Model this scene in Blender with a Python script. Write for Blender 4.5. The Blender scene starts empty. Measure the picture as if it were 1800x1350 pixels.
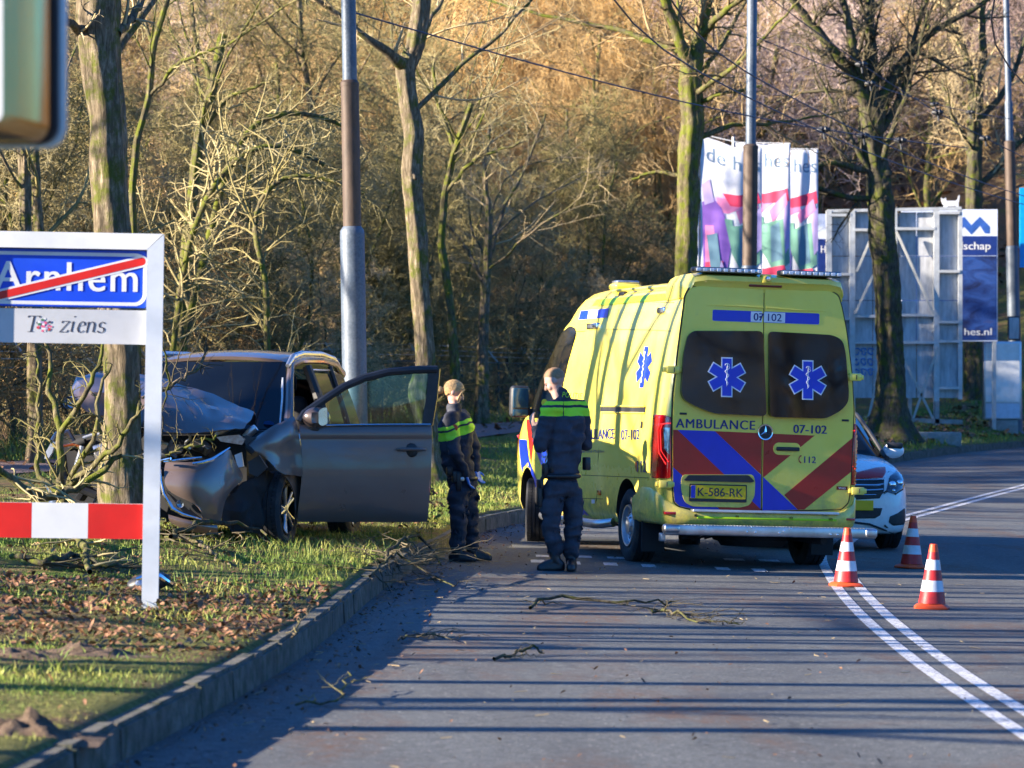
import bpy, bmesh, math, random
import numpy as np
from mathutils import Vector, Matrix
from mathutils.bvhtree import BVHTree
from mathutils import noise as mnoise
random.seed(7); RNG = np.random.default_rng(7)
S = bpy.context.scene; COL = S.collection
R = math.radians

# ------------------------------------------------------------------ camera, sky, sun
FPX, CX, HY, CAMZ = 6200.0, 900.0, 680.0, 1.65      # focal length in photo pixels, horizon row, eye height
cam_d = bpy.data.cameras.new('camera'); cam = bpy.data.objects.new('camera', cam_d); COL.objects.link(cam)
cam_d.sensor_width = 36.0; cam_d.lens = 36.0 * FPX / 1800.0
cam.location = (0, 0, CAMZ); cam.rotation_euler = (R(90), 0, 0)
cam_d.shift_y = 5.0 / 1800.0
cam_d.clip_start = 0.5; cam_d.clip_end = 2000
cam_d.dof.use_dof = True; cam_d.dof.focus_distance = 33.0; cam_d.dof.aperture_fstop = 5.0
S.camera = cam

SUN_EL = 17.0
TOSUN = Vector((-0.962, -0.275, 0)).normalized() * math.cos(R(SUN_EL)) + Vector((0, 0, math.sin(R(SUN_EL))))
SUN_AZ = math.atan2(TOSUN.x, TOSUN.y)               # clockwise from +Y
world = bpy.data.worlds.new('World'); S.world = world; world.use_nodes = True
wn = world.node_tree.nodes; wl = world.node_tree.links; wn.clear()
wo = wn.new('ShaderNodeOutputWorld'); wb = wn.new('ShaderNodeBackground'); ws = wn.new('ShaderNodeTexSky')
ws.sky_type = 'NISHITA'; ws.sun_disc = False; ws.sun_elevation = R(SUN_EL); ws.sun_rotation = SUN_AZ
ws.air_density = 1.0; ws.dust_density = 0.3; ws.ozone_density = 4.5
wt = wn.new('ShaderNodeMix'); wt.data_type = 'RGBA'; wt.blend_type = 'MULTIPLY'; wt.inputs[0].default_value = 1.0; wt.inputs[7].default_value = (0.42, 0.99, 1.62, 1)   # the clear winter sky's blue, evenly over the whole dome
wl.new(ws.outputs[0], wt.inputs[6]); wl.new(wt.outputs[2], wb.inputs[0]); wb.inputs[1].default_value = 0.05
wl.new(wb.outputs[0], wo.inputs[0])
sun_d = bpy.data.lights.new('sun', 'SUN'); sun_d.energy = 5.0; sun_d.angle = R(0.5); sun_d.color = (1.0, 0.87, 0.71)
sun = bpy.data.objects.new('sun', sun_d); COL.objects.link(sun)
sun.rotation_euler = TOSUN.to_track_quat('Z', 'Y').to_euler(); sun.location = (-20, -5, 30)
S.view_settings.view_transform = 'Standard'; S.view_settings.look = 'None'
S.view_settings.exposure = 2.1; S.view_settings.gamma = 1.0; S.view_settings.use_curve_mapping = False
S.render.engine = 'CYCLES'
S.cycles.max_bounces = 6; S.cycles.transparent_max_bounces = 12; S.cycles.use_denoising = True
S.cycles.caustics_reflective = False; S.cycles.caustics_refractive = False
S.render.use_persistent_data = False

def W(px, py, Y):                                    # the place that is seen at a photo pixel, Y metres away
    return Vector(((px - CX) * Y / FPX, Y, CAMZ - (py - HY) * Y / FPX))

# ------------------------------------------------------------------ materials
def sset(sock, v):
    sock.default_value = v
class NT:
    def __init__(s, name):
        s.m = bpy.data.materials.new(name); s.m.use_nodes = True; s.t = s.m.node_tree
        s.n = s.t.nodes; s.l = s.t.links; s.b = s.n['Principled BSDF']; s._tc = None
    def new(s, t, **kw):
        x = s.n.new(t)
        for k, v in kw.items(): setattr(x, k, v)
        return x
    def link(s, a, b): s.l.new(a, b)
    def coord(s, kind='Object', scale=(1, 1, 1)):
        if s._tc is None: s._tc = s.new('ShaderNodeTexCoord')
        if scale == (1, 1, 1): return s._tc.outputs[kind]
        mp = s.new('ShaderNodeMapping'); mp.inputs['Scale'].default_value = scale
        s.link(s._tc.outputs[kind], mp.inputs[0]); return mp.outputs[0]
    def pos(s, scale=(1, 1, 1)):
        g = s.new('ShaderNodeNewGeometry')
        mp = s.new('ShaderNodeMapping'); mp.inputs['Scale'].default_value = scale
        s.link(g.outputs['Position'], mp.inputs[0]); return mp.outputs[0]
    def noise(s, vec, scale, detail=4, rough=0.55, dist=0.0):
        x = s.new('ShaderNodeTexNoise'); x.inputs['Scale'].default_value = scale
        x.inputs['Detail'].default_value = detail; x.inputs['Roughness'].default_value = rough
        x.inputs['Distortion'].default_value = dist
        s.link(vec, x.inputs['Vector']); return x.outputs['Fac']
    def ramp(s, fac, stops, interp='LINEAR'):
        x = s.new('ShaderNodeValToRGB'); cr = x.color_ramp; cr.interpolation = interp
        while len(cr.elements) < len(stops): cr.elements.new(0.5)
        for e, (p, c) in zip(cr.elements, stops):
            e.position = p; e.color = (c[0], c[1], c[2], 1) if not isinstance(c, (int, float)) else (c, c, c, 1)
        s.link(fac, x.inputs[0]); return x.outputs[0]
    def mix(s, fac, a, b, mode='MIX'):
        x = s.new('ShaderNodeMix', data_type='RGBA', blend_type=mode)
        for i, v in ((0, fac), (6, a), (7, b)):
            if isinstance(v, (int, float)): x.inputs[i].default_value = v
            elif isinstance(v, tuple): x.inputs[i].default_value = (*v[:3], 1)
            else: s.link(v, x.inputs[i])
        return x.outputs[2]
    def math(s, op, a, b=None, clamp=False):
        x = s.new('ShaderNodeMath', operation=op); x.use_clamp = clamp
        for i, v in ((0, a), (1, b)):
            if v is None: continue
            if isinstance(v, (int, float)): x.inputs[i].default_value = v
            else: s.link(v, x.inputs[i])
        return x.outputs[0]
    def bump(s, h, strength=0.3, dist=0.01):
        x = s.new('ShaderNodeBump'); x.inputs['Strength'].default_value = strength; x.inputs['Distance'].default_value = dist
        s.link(h, x.inputs['Height']); s.link(x.outputs[0], s.b.inputs['Normal'])
    def base(s, c):
        if isinstance(c, tuple): s.b.inputs['Base Color'].default_value = (*c[:3], 1)
        else: s.link(c, s.b.inputs['Base Color'])
    def set(s, **kw):
        for k, v in kw.items():
            i = s.b.inputs[k.replace('_', ' ')]
            if isinstance(v, (int, float, tuple)): i.default_value = v
            else: s.link(v, i)
        return s.m
M = {}
def simple(name, col, rough=0.5, metal=0.0, var=0.12, scale=6.0, coat=0.0, bump=0.0, bscale=60, dirt=None):
    """a plain surface with cloudy wear in its colour and gloss"""
    t = NT(name); v = t.coord()
    n = t.noise(v, scale, 6, 0.6)
    lo = tuple(c * (1 - var) for c in col); hi = tuple(min(1, c * (1 + var)) for c in col)
    c = t.ramp(n, [(0.3, lo), (0.7, hi)])
    if dirt:
        n2 = t.noise(v, scale * 0.6, 8, 0.7)
        f = t.ramp(n2, [(0.5, 0.0), (0.72, dirt[1])]); c = t.mix(f, c, dirt[0])
    t.base(c)
    t.set(Roughness=t.ramp(n, [(0.2, max(0, rough - 0.06)), (0.8, min(1, rough + 0.1))]), Metallic=metal, Coat_Weight=coat, Coat_Roughness=0.06)
    if bump: t.bump(t.noise(v, bscale, 4, 0.6), bump, 0.004)
    M[name] = t.m; return t.m
def glassy(name, tint, transp=0.9, rough=0.02):
    """thin pane: see-through with a fresnel reflection"""
    t = NT(name); t.n.remove(t.b)
    out = [n for n in t.n if n.type == 'OUTPUT_MATERIAL'][0]
    a = t.new('ShaderNodeBsdfTransparent'); a.inputs[0].default_value = (*tint, 1)
    g = t.new('ShaderNodeBsdfGlossy'); g.inputs['Roughness'].default_value = rough
    fr = t.new('ShaderNodeFresnel'); fr.inputs[0].default_value = 1.5
    n = t.noise(t.coord(), 3.0, 5)
    f = t.math('ADD', t.math('MULTIPLY', fr.outputs[0], 1.3), t.math('MULTIPLY', n, (1 - transp) * 0.3), clamp=True)
    mx = t.new('ShaderNodeMixShader'); t.link(f, mx.inputs[0]); t.link(a.outputs[0], mx.inputs[1]); t.link(g.outputs[0], mx.inputs[2])
    t.link(mx.outputs[0], out.inputs[0]); M[name] = t.m; return t.m

# ------------------------------------------------------------------ scene graph helpers
def tag(o, label=None, cat=None, group=None, kind=None):
    if label: o['label'] = label
    if cat: o['category'] = cat
    if group: o['group'] = group
    if kind: o['kind'] = kind
    return o
def thing(name, label, cat, loc=(0, 0, 0), rot=(0, 0, 0), group=None):
    o = bpy.data.objects.new(name, None); COL.objects.link(o); o.location = loc; o.rotation_euler = rot
    o.empty_display_size = 0.2
    return tag(o, label, cat, group)
def link(name, mesh, parent=None, loc=None, rot=None):
    o = bpy.data.objects.new(name, mesh); COL.objects.link(o)
    if parent is not None: o.parent = parent
    if loc is not None: o.location = loc
    if rot is not None: o.rotation_euler = rot
    return o
def copy_tree(o, parent=None):
    c = o.copy(); COL.objects.link(c)
    if parent is not None: c.parent = parent
    for ch in [x for x in KIDS.get(o, [])]:
        k = copy_tree(ch, c); KIDS.setdefault(c, []).append(k)
    return c
KIDS = {}
def reg(parent, child): KIDS.setdefault(parent, []).append(child)

class MB:
    """mesh builder"""
    def __init__(s): s.v = []; s.f = []; s.mi = []; s.m = 0
    def add(s, vs, fs, m=None):
        k = len(s.v); s.v.extend([tuple(p) for p in vs]); m = s.m if m is None else m
        for f in fs: s.f.append(tuple(i + k for i in f)); s.mi.append(m)
    def box(s, a, b, mat=None, m=None):
        (x0, y0, z0), (x1, y1, z1) = a, b
        vs = [Vector(p) for p in ((x0,y0,z0),(x1,y0,z0),(x1,y1,z0),(x0,y1,z0),(x0,y0,z1),(x1,y0,z1),(x1,y1,z1),(x0,y1,z1))]
        if mat is not None: vs = [mat @ p for p in vs]
        s.add(vs, [(0,3,2,1),(4,5,6,7),(0,1,5,4),(1,2,6,5),(2,3,7,6),(3,0,4,7)], m)
    def rbox(s, a, b, r=0.01, seg=2, mat=None, m=None):
        bm = bmesh.new(); bmesh.ops.create_cube(bm, size=1)
        c = [(a[i] + b[i]) / 2 for i in range(3)]; d = [abs(b[i] - a[i]) for i in range(3)]
        for v in bm.verts: v.co = Vector([c[i] + v.co[i] * d[i] for i in range(3)])
        bmesh.ops.bevel(bm, geom=list(bm.edges), offset=min(r, min(d) * 0.49), segments=seg, profile=0.5, affect='EDGES')
        s.bm(bm, mat, m)
    def bm(s, bm, mat=None, m=None):
        bm.verts.index_update(); k = [v.co.copy() if mat is None else mat @ v.co for v in bm.verts]
        s.add(k, [tuple(v.index for v in f.verts) for f in bm.faces], m); bm.free()
    def tube(s, pts, rad, sides=8, caps=True, m=None):
        pts = [Vector(p) for p in pts]; n = len(pts)
        if not hasattr(rad, '__len__'): rad = [rad] * n
        ring = []; k = len(s.v); u = None
        for i, p in enumerate(pts):
            d = (pts[min(i + 1, n - 1)] - pts[max(i - 1, 0)]).normalized()
            if u is None:
                u = d.cross(Vector((0, 0, 1)) if abs(d.z) < 0.9 else Vector((1, 0, 0))).normalized()
            else:
                u = (u - d * u.dot(d)); u = u.normalized() if u.length > 1e-6 else d.orthogonal().normalized()
            w = d.cross(u)
            ring += [p + (u * math.cos(a) + w * math.sin(a)) * rad[i] for a in [2 * math.pi * j / sides for j in range(sides)]]
        fs = []
        for i in range(n - 1):
            for j in range(sides):
                a = i * sides + j; b = i * sides + (j + 1) % sides
                fs.append((a, b, b + sides, a + sides))
        if caps: fs.append(tuple(reversed(range(sides)))); fs.append(tuple(range((n - 1) * sides, n * sides)))
        s.add(ring, fs, m)
    def lathe(s, prof, c=(0, 0, 0), axis='Z', sides=24, m=None, mat=None):
        vs = []; fs = []; n = len(prof)
        for i, (r, h) in enumerate(prof):
            for j in range(sides):
                a = 2 * math.pi * j / sides; x, y = r * math.cos(a), r * math.sin(a)
                p = {'Z': (x, y, h), 'X': (h, x, y), 'Y': (x, h, y)}[axis]
                p = Vector(p) + Vector(c); vs.append(mat @ p if mat is not None else p)
        for i in range(n - 1):
            for j in range(sides):
                a = i * sides + j; b = i * sides + (j + 1) % sides
                fs.append((a, b, b + sides, a + sides))
        s.add(vs, fs, m)
    def loft(s, rings, closed=True, cap=True, m=None):
        n = len(rings[0]); vs = [p for r in rings for p in r]; fs = []
        for i in range(len(rings) - 1):
            for j in range(n if closed else n - 1):
                a = i * n + j; b = i * n + (j + 1) % n
                fs.append((a, b, b + n, a + n))
        if cap and closed: fs.append(tuple(reversed(range(n)))); fs.append(tuple(range((len(rings) - 1) * n, len(rings) * n)))
        s.add(vs, fs, m)
    def prism(s, poly, fr, w0=0.0, w1=0.01, m=None, bevel=0.0):
        """poly (u,v) list, fr maps (u,v,w) to a point; w0 back, w1 front"""
        n = len(poly); a = sum(poly[i][0] * poly[(i + 1) % n][1] - poly[(i + 1) % n][0] * poly[i][1] for i in range(n))
        if a < 0: poly = poly[::-1]
        vs = [fr(u, v, w0) for u, v in poly] + [fr(u, v, w1) for u, v in poly]
        fs = [tuple(reversed(range(n))), tuple(range(n, 2 * n))] + [(i, (i + 1) % n, n + (i + 1) % n, n + i) for i in range(n)]
        if w1 < w0: pass
        s.add(vs, fs, m)
    def mesh(s, name, mats, smooth=True, angle=35):
        me = bpy.data.meshes.new(name); me.from_pydata([tuple(p) for p in s.v], [], s.f); me.validate(verbose=False)
        for x in (mats if isinstance(mats, (list, tuple)) else [mats]): me.materials.append(x)
        if len(me.polygons) == len(s.mi): me.polygons.foreach_set('material_index', s.mi)
        bm = bmesh.new(); bm.from_mesh(me); bmesh.ops.recalc_face_normals(bm, faces=bm.faces); bm.to_mesh(me); bm.free()
        if smooth:
            me.polygons.foreach_set('use_smooth', [True] * len(me.polygons))
            me.set_sharp_from_angle(angle=R(angle))
        me.update(); return me
    def obj(s, name, mats, parent=None, smooth=True, angle=35, loc=None, rot=None):
        o = link(name, s.mesh(name, mats, smooth, angle), parent, loc, rot)
        if parent is not None: reg(parent, o)
        return o

def rrect(u0, v0, u1, v1, r, seg=4):
    out = []
    for cx, cy, a0 in ((u1 - r, v1 - r, 0), (u0 + r, v1 - r, 90), (u0 + r, v0 + r, 180), (u1 - r, v0 + r, 270)):
        for k in range(seg + 1):
            a = R(a0 + 90 * k / seg); out.append((cx + r * math.cos(a), cy + r * math.sin(a)))
    return out
def smooth_poly(pts, r=0.03, seg=4):
    """round the corners of a polygon"""
    out = []; n = len(pts)
    for i in range(n):
        p = Vector(pts[i]); a = Vector(pts[i - 1]); b = Vector(pts[(i + 1) % n])
        rr = min(r, (a - p).length * 0.45, (b - p).length * 0.45)
        p0 = p + (a - p).normalized() * rr; p1 = p + (b - p).normalized() * rr
        for k in range(seg + 1):
            t = k / seg; q = p0 * (1 - t) ** 2 + p * 2 * t * (1 - t) + p1 * t * t; out.append((q.x, q.y))
    return out
def clip(poly, region):
    """Sutherland-Hodgman; region convex, counter-clockwise"""
    n = len(region); ar = sum(region[i][0] * region[(i + 1) % n][1] - region[(i + 1) % n][0] * region[i][1] for i in range(n))
    if ar < 0: region = region[::-1]
    out = list(poly)
    for i in range(n):
        a, b = region[i], region[(i + 1) % n]; inp = out; out = []
        def side(p): return (b[0] - a[0]) * (p[1] - a[1]) - (b[1] - a[1]) * (p[0] - a[0])
        for j in range(len(inp)):
            p, q = inp[j - 1], inp[j]; sp, sq = side(p), side(q)
            if (sp >= 0) != (sq >= 0):
                t = sp / (sp - sq); out.append((p[0] + (q[0] - p[0]) * t, p[1] + (q[1] - p[1]) * t))
            if sq >= 0: out.append(q)
        if not out: return []
    return out
_fonts = {}
def text2d(txt, size=1.0, shear=0.0, spacing=1.0, offset=0.0, width=1.0, height=None):
    """glyph outlines as (verts2d, faces); centred on x, baseline at 0"""
    cu = bpy.data.curves.new('t', 'FONT'); cu.body = txt; cu.size = size; cu.shear = shear; cu.space_character = spacing
    cu.offset = 0; cu.fill_mode = 'FRONT'; cu.resolution_u = 4
    o = bpy.data.objects.new('t', cu); COL.objects.link(o); bpy.context.view_layer.update()
    me = bpy.data.meshes.new_from_object(o.evaluated_get(bpy.context.evaluated_depsgraph_get()))
    vs = [(v.co.x, v.co.y) for v in me.vertices]; fs = [tuple(p.vertices) for p in me.polygons]
    bpy.data.objects.remove(o); bpy.data.curves.remove(cu); bpy.data.meshes.remove(me)
    x0 = min(v[0] for v in vs); x1 = max(v[0] for v in vs); y1 = max(v[1] for v in vs)
    k = (height / y1) if height else 1.0
    return [((x - (x0 + x1) / 2) * width * k, y * k) for x, y in vs], fs
def lay_text(mb, txt, fr, cu, cv, w, h, wd=0.004, m=None, bold=0.0, shear=0.0, spacing=1.0, rot=0.0):
    """flat lettering of total width w and cap height h, centred at (cu, cv) in the frame fr"""
    vs, fs = text2d(txt, 1.0, shear, spacing, bold)
    x0 = min(v[0] for v in vs); x1 = max(v[0] for v in vs); y0 = min(0, min(v[1] for v in vs)); y1 = max(v[1] for v in vs)
    kx = w / (x1 - x0); ky = h / y1; c, s_ = math.cos(rot), math.sin(rot)
    out = []
    for x, y in vs:
        a, b = x * kx, y * ky - h / 2
        out.append(fr(cu + a * c - b * s_, cv + a * s_ + b * c, wd))
    mb.add(out, fs, m)
    if bold > .001:
        for sg, dz in ((-1, .00015), (1, .0003)):
            o2 = []
            for x, y in vs:
                a, b = x * kx + sg * bold * h * 1.1, y * ky - h / 2; o2.append(fr(cu + a * c - b * s_, cv + a * s_ + b * c, wd + dz))
            mb.add(o2, fs, m)
def evalmesh(o, name):
    bpy.context.view_layer.update()
    return bpy.data.meshes.new_from_object(o.evaluated_get(bpy.context.evaluated_depsgraph_get()))
# ------------------------------------------------------------------ shared materials
def yellow():
    t = NT('yellow_paint'); v = t.coord(); n = t.noise(v, 2.5, 6, .6); g = t.noise(v, 9, 8, .7); sep = t.new('ShaderNodeSeparateXYZ'); t.link(v, sep.inputs[0])
    c = t.ramp(n, [(.3, (.95, .74, .09)), (.7, (.98, .80, .13))])
    low = t.ramp(sep.outputs[2], [(0.35, 1.0), (0.95, 0.0)]); f = t.math('MULTIPLY', low, t.ramp(g, [(.38, .05), (.65, .75)]))
    c = t.mix(t.math('MULTIPLY', t.ramp(g, [(.56, 0.), (.75, .22)]), 1.0), c, (.46, .40, .12)); c = t.mix(f, c, (.20, .18, .12))
    t.base(c); t.set(Roughness=t.math('ADD', .26, t.math('MULTIPLY', f, .5)), Coat_Weight=.4, Coat_Roughness=.08); t.bump(t.noise(v, 1.6, 2), .12, .02); M['yellow_paint'] = t.m
yellow()
simple('lime_reflective', (0.50, 0.80, 0.01), 0.35, var=0.06)
simple('blue_foil', (0.006, 0.035, 0.52), 0.3, var=0.08, coat=0.2)
simple('red_foil', (0.50, 0.018, 0.012), 0.3, var=0.08, coat=0.2)
simple('white_foil', (0.75, 0.77, 0.80), 0.35, var=0.04)
simple('navy_letter', (0.008, 0.02, 0.16), 0.35)
simple('black_rubber', (0.018, 0.018, 0.02), 0.75, var=0.3, bump=0.2)
simple('tyre_rubber', (0.022, 0.022, 0.024), 0.85, var=0.35, scale=12, bump=0.4, dirt=((0.10, 0.09, 0.075), 0.6))
simple('black_plastic', (0.02, 0.021, 0.024), 0.5, var=0.25, dirt=((0.07, 0.065, 0.06), 0.4))
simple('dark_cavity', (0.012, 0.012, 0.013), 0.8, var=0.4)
simple('seam', (0.03, 0.028, 0.01), 0.7)
simple('steel', (0.55, 0.56, 0.58), 0.32, 1.0, var=0.2, dirt=((0.2, 0.18, 0.16), 0.5))
simple('chrome', (0.85, 0.86, 0.88), 0.08, 1.0, var=0.05)
simple('aluminium', (0.62, 0.64, 0.67), 0.38, 0.9, var=0.1, dirt=((0.3, 0.28, 0.25), 0.35))
simple('engine_metal', (0.22, 0.22, 0.23), 0.5, 0.7, var=0.5, scale=14)
def dglass():
    t = NT('dark_glass'); n = t.noise(t.coord(), 2.5, 5); t.base((0.005, 0.007, 0.010)); t.set(Roughness=t.ramp(n, [(.3, .015), (.8, .07)]), Specular_IOR_Level=0.6); M['dark_glass'] = t.m
dglass()
simple('mirror_glass', (0.02, 0.07, 0.13), 0.12)
simple('taupe_paint', (0.15, 0.108, 0.090), 0.30, 0.30, var=0.06, scale=3, coat=0.8, dirt=((0.16, 0.13, 0.11), 0.4))
simple('white_paint', (0.84, 0.85, 0.86), 0.25, coat=0.6, var=0.03, dirt=((0.5, 0.49, 0.46), 0.25))
simple('panel_grey', (0.50, 0.51, 0.53), 0.5, var=.06, scale=3, dirt=((.36, .37, .33), .5))
simple('sign_white', (0.68, 0.69, 0.70), 0.45, var=0.04, scale=3, dirt=((0.50, 0.51, 0.47), 0.5))
simple('sign_blue', (0.004, 0.055, 0.62), 0.38, var=0.08, scale=3, dirt=((0.02, 0.09, 0.45), 0.4))
simple('sign_blue_edge', (0.003, 0.04, 0.20), 0.45, var=0.1)
simple('sign_red', (0.58, 0.012, 0.006), 0.4, var=0.1, scale=4, dirt=((0.40, 0.02, 0.012), 0.5))
simple('ink', (0.03, 0.03, 0.05), 0.5)
simple('grey_post', (0.66, 0.69, 0.72), 0.4, 0.2, var=0.06, dirt=((0.45, 0.46, 0.44), 0.4))
simple('orange_lens', (0.75, 0.14, 0.01), 0.2, coat=0.6)
simple('headliner', (0.35, 0.36, 0.36), 0.9)
simple('interior', (0.03, 0.03, 0.033), 0.8, var=0.4)
simple('plate_yellow', (0.95, 0.58, 0.01), 0.35, var=0.04)
simple('cone_red', (0.50, 0.02, 0.02), 0.45, var=0.2, scale=14, dirt=((0.16, 0.04, 0.035), 0.8))
simple('cone_orange', (0.85, 0.09, 0.02), 0.5, var=0.1, dirt=((0.45, 0.08, 0.04), 0.5))
simple('cone_white', (0.62, 0.64, 0.68), 0.35, var=0.12, scale=14, dirt=((0.30, 0.30, 0.31), 0.75))
simple('concrete', (0.30, 0.29, 0.27), 0.9, var=0.2, bump=0.5, bscale=40, dirt=((0.14, 0.15, 0.09), 0.7))
simple('skin', (0.56, 0.33, 0.25), 0.5, var=0.08, scale=12)
simple('hair_blond', (0.50, 0.31, 0.13), 0.6, var=0.35, scale=60, bump=0.6, bscale=150)
simple('hair_short', (0.30, 0.18, 0.09), 0.65, var=0.35, scale=80, bump=0.6, bscale=200)
simple('glove_blue', (0.05, 0.24, 0.70), 0.4)
simple('boot_leather', (0.018, 0.017, 0.018), 0.35, var=0.3, scale=20, bump=0.3)
simple('belt_black', (0.012, 0.012, 0.014), 0.4, var=0.3)
def lens_red():
    t = NT('lens_red'); t.base((0.55, 0.004, 0.006)); t.set(Roughness=0.08, Coat_Weight=1.0, Coat_Roughness=0.02)
    M['lens_red'] = t.m
lens_red()
def lens_lit():
    t = NT('lens_lit'); t.base((0.9, 0.03, 0.02)); t.set(Roughness=0.2, Emission_Color=(1, 0.03, 0.02, 1), Emission_Strength=0.35)
    M['lens_lit'] = t.m
lens_lit()
simple('lens_clear', (0.30, 0.33, 0.38), 0.08, 0.6, var=0.4, scale=20, coat=1.0)
simple('lens_dark_red', (0.16, 0.006, 0.01), 0.12, coat=1.0)
glassy('clear_glass', (0.42, 0.66, 0.68), 0.75)
glassy('tinted_glass', (0.32, 0.38, 0.40), 0.8)
def uniform_cloth(name, bands):
    """navy cloth with woven grain, folds and printed reflective bands at given heights (object space)"""
    t = NT(name); v = t.coord()
    n = t.noise(v, 5, 6, 0.6); c = t.ramp(n, [(0.3, (0.014, 0.016, 0.025)), (0.7, (0.052, 0.056, 0.078))])
    rg = t.noise(v, 2, 2)
    sep = t.new('ShaderNodeSeparateXYZ'); t.link(v, sep.inputs[0])
    wob = t.math('ADD', sep.outputs[2], t.math('MULTIPLY', t.math('SUBTRACT', t.noise(v, 7, 2), 0.5), 0.03))
    rough = 0.8
    for z0, z1, col in bands:
        f = t.math('MULTIPLY', t.math('GREATER_THAN', wob, z0), t.math('LESS_THAN', wob, z1))
        c = t.mix(f, c, col)
    t.base(c); t.set(Roughness=rough)
    h = t.math('ADD', t.noise(v, 9, 3, 0.5, 0.6), t.math('MULTIPLY', t.noise(v, 300, 2), 0.05))
    t.bump(h, 0.7, 0.02); M[name] = t.m; return t.m

simple('lamp_glass', (0.05, 0.06, 0.08), 0.06, 0.2, var=0.6, scale=25, coat=1.0)
# ------------------------------------------------------------------ layout of the road
KERB = np.array([(-4.2, -60), (-3.4, -10), (-2.35, 5), (-1.68, 14.8), (-1.42, 18), (-1.2, 22), (-1.02, 28), (-0.68, 34), (-0.07, 41.7), (1.9, 50), (4.8, 63), (8.9, 80), (14.6, 98), (26, 125), (48, 160), (90, 210)], float)
LINE = np.array([(3.4, -60), (2.7, 0), (2.62, 17.85), (2.62, 22), (2.74, 27), (2.98, 32), (3.35, 37), (4.2, 43), (5.95, 51), (9.1, 63.5), (13.5, 78), (19.5, 95), (30, 121), (52, 155), (95, 205)], float)
def catmull(P, n):
    out = []
    for i in range(len(P) - 1):
        p0 = P[max(i - 1, 0)]; p1 = P[i]; p2 = P[i + 1]; p3 = P[min(i + 2, len(P) - 1)]
        k = max(2, int(np.linalg.norm(p2 - p1) / n))
        m1 = (p2 - p0) / 2; m2 = (p3 - p1) / 2
        d = np.linalg.norm(p2 - p1)
        if np.linalg.norm(p2 - p0) > 0: m1 = (p2 - p0) / np.linalg.norm(p2 - p0) * d
        if np.linalg.norm(p3 - p1) > 0: m2 = (p3 - p1) / np.linalg.norm(p3 - p1) * d
        for j in range(k):
            t = j / k; h = (2*t**3 - 3*t**2 + 1, t**3 - 2*t**2 + t, -2*t**3 + 3*t**2, t**3 - t**2)
            out.append(h[0] * p1 + h[1] * m1 + h[2] * p2 + h[3] * m2)
    out.append(P[-1]); return np.array(out)
KC = catmull(KERB, 0.5); LC = catmull(LINE, 0.5)
def normals(C):
    d = np.gradient(C, axis=0); d /= np.linalg.norm(d, axis=1)[:, None]
    return np.stack([d[:, 1], -d[:, 0]], 1)      # to the right of travel
KN = normals(KC); LN = normals(LC)
def kdist(x, y):
    """signed distance from the left kerb, positive on the road"""
    x = np.atleast_1d(np.asarray(x, float)); y = np.atleast_1d(np.asarray(y, float)); out = np.empty(x.shape)
    step = 20000
    for i in range(0, x.size, step):
        dx = x.ravel()[i:i+step, None] - KC[None, ::2, 0]; dy = y.ravel()[i:i+step, None] - KC[None, ::2, 1]
        j = np.argmin(dx * dx + dy * dy, axis=1); r = np.arange(j.size); nn = KN[::2][j]
        out.ravel()[i:i+step] = dx[r, j] * nn[:, 0] + dy[r, j] * nn[:, 1]
    return out
def sm(a, b, x): t = np.clip((np.asarray(x, float) - a) / (b - a), 0, 1); return t * t * (3 - 2 * t)
def road_z(x, y):
    k = 0.03 * (1 - sm(45, 90, y)); return -k * np.clip(x, -5, 9)
def hill(x, y):
    f = np.where(y > 60, y + 0.35 * np.minimum(np.abs(x), 120), 0) ; x = np.minimum(x, 120)
    return 26 * sm(112, 215, f + 0.25 * x) + 14 * sm(190, 330, f)
def verge_z(x, y, d):
    """height left of the kerb (d < 0)"""
    t = np.clip(-d, 0, None); far = sm(55, 85, y)
    b = 0.16 + 0.022 * np.minimum(t, 9) * (1 - far) + (0.16 * np.minimum(t, 3.2) + 0.01 * np.minimum(t, 20)) * far
    return road_z(np.minimum(x, 9), y) + b + hill(x, y)
def vnoise(x, y, s, seed=0):
    """smooth value noise for relief"""
    x = np.asarray(x, float) * s + seed * 17.3; y = np.asarray(y, float) * s + seed * 7.1
    xi = np.floor(x).astype(int); yi = np.floor(y).astype(int); fx = x - xi; fy = y - yi
    fx = fx * fx * (3 - 2 * fx); fy = fy * fy * (3 - 2 * fy)
    def h(a, b): return (np.sin(a * 127.1 + b * 311.7 + seed * 74.7) * 43758.5453) % 1.0
    return (h(xi, yi) * (1 - fx) + h(xi + 1, yi) * fx) * (1 - fy) + (h(xi, yi + 1) * (1 - fx) + h(xi + 1, yi + 1) * fx) * fy - 0.5
def gz(x, y):
    """top of the ground at one spot"""
    d = float(kdist(x, y)[0])
    if d >= 0: return float(road_z(x, y))
    return float(verge_z(x, y, d)) + float(vnoise(x, y, 0.8) * 0.05)
def nmesh(name, V, Fq, mat, smooth=True):
    me = bpy.data.meshes.new(name); me.vertices.add(len(V)); me.vertices.foreach_set('co', np.asarray(V, np.float32).ravel())
    Fq = np.asarray(Fq, np.int32); n, k = Fq.shape
    me.loops.add(n * k); me.loops.foreach_set('vertex_index', Fq.ravel())
    me.polygons.add(n); me.polygons.foreach_set('loop_start', np.arange(0, n * k, k, dtype=np.int32))
    if smooth: me.polygons.foreach_set('use_smooth', np.ones(n, bool))
    for m in (mat if isinstance(mat, (list, tuple)) else [mat]): me.materials.append(m)
    me.update(calc_edges=True); return me
def gridfaces(nu, nv):
    i = np.arange(nu - 1)[:, None] * nv + np.arange(nv - 1)[None]; i = i.ravel()
    return np.stack([i, i + nv, i + nv + 1, i + 1], 1)
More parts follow.
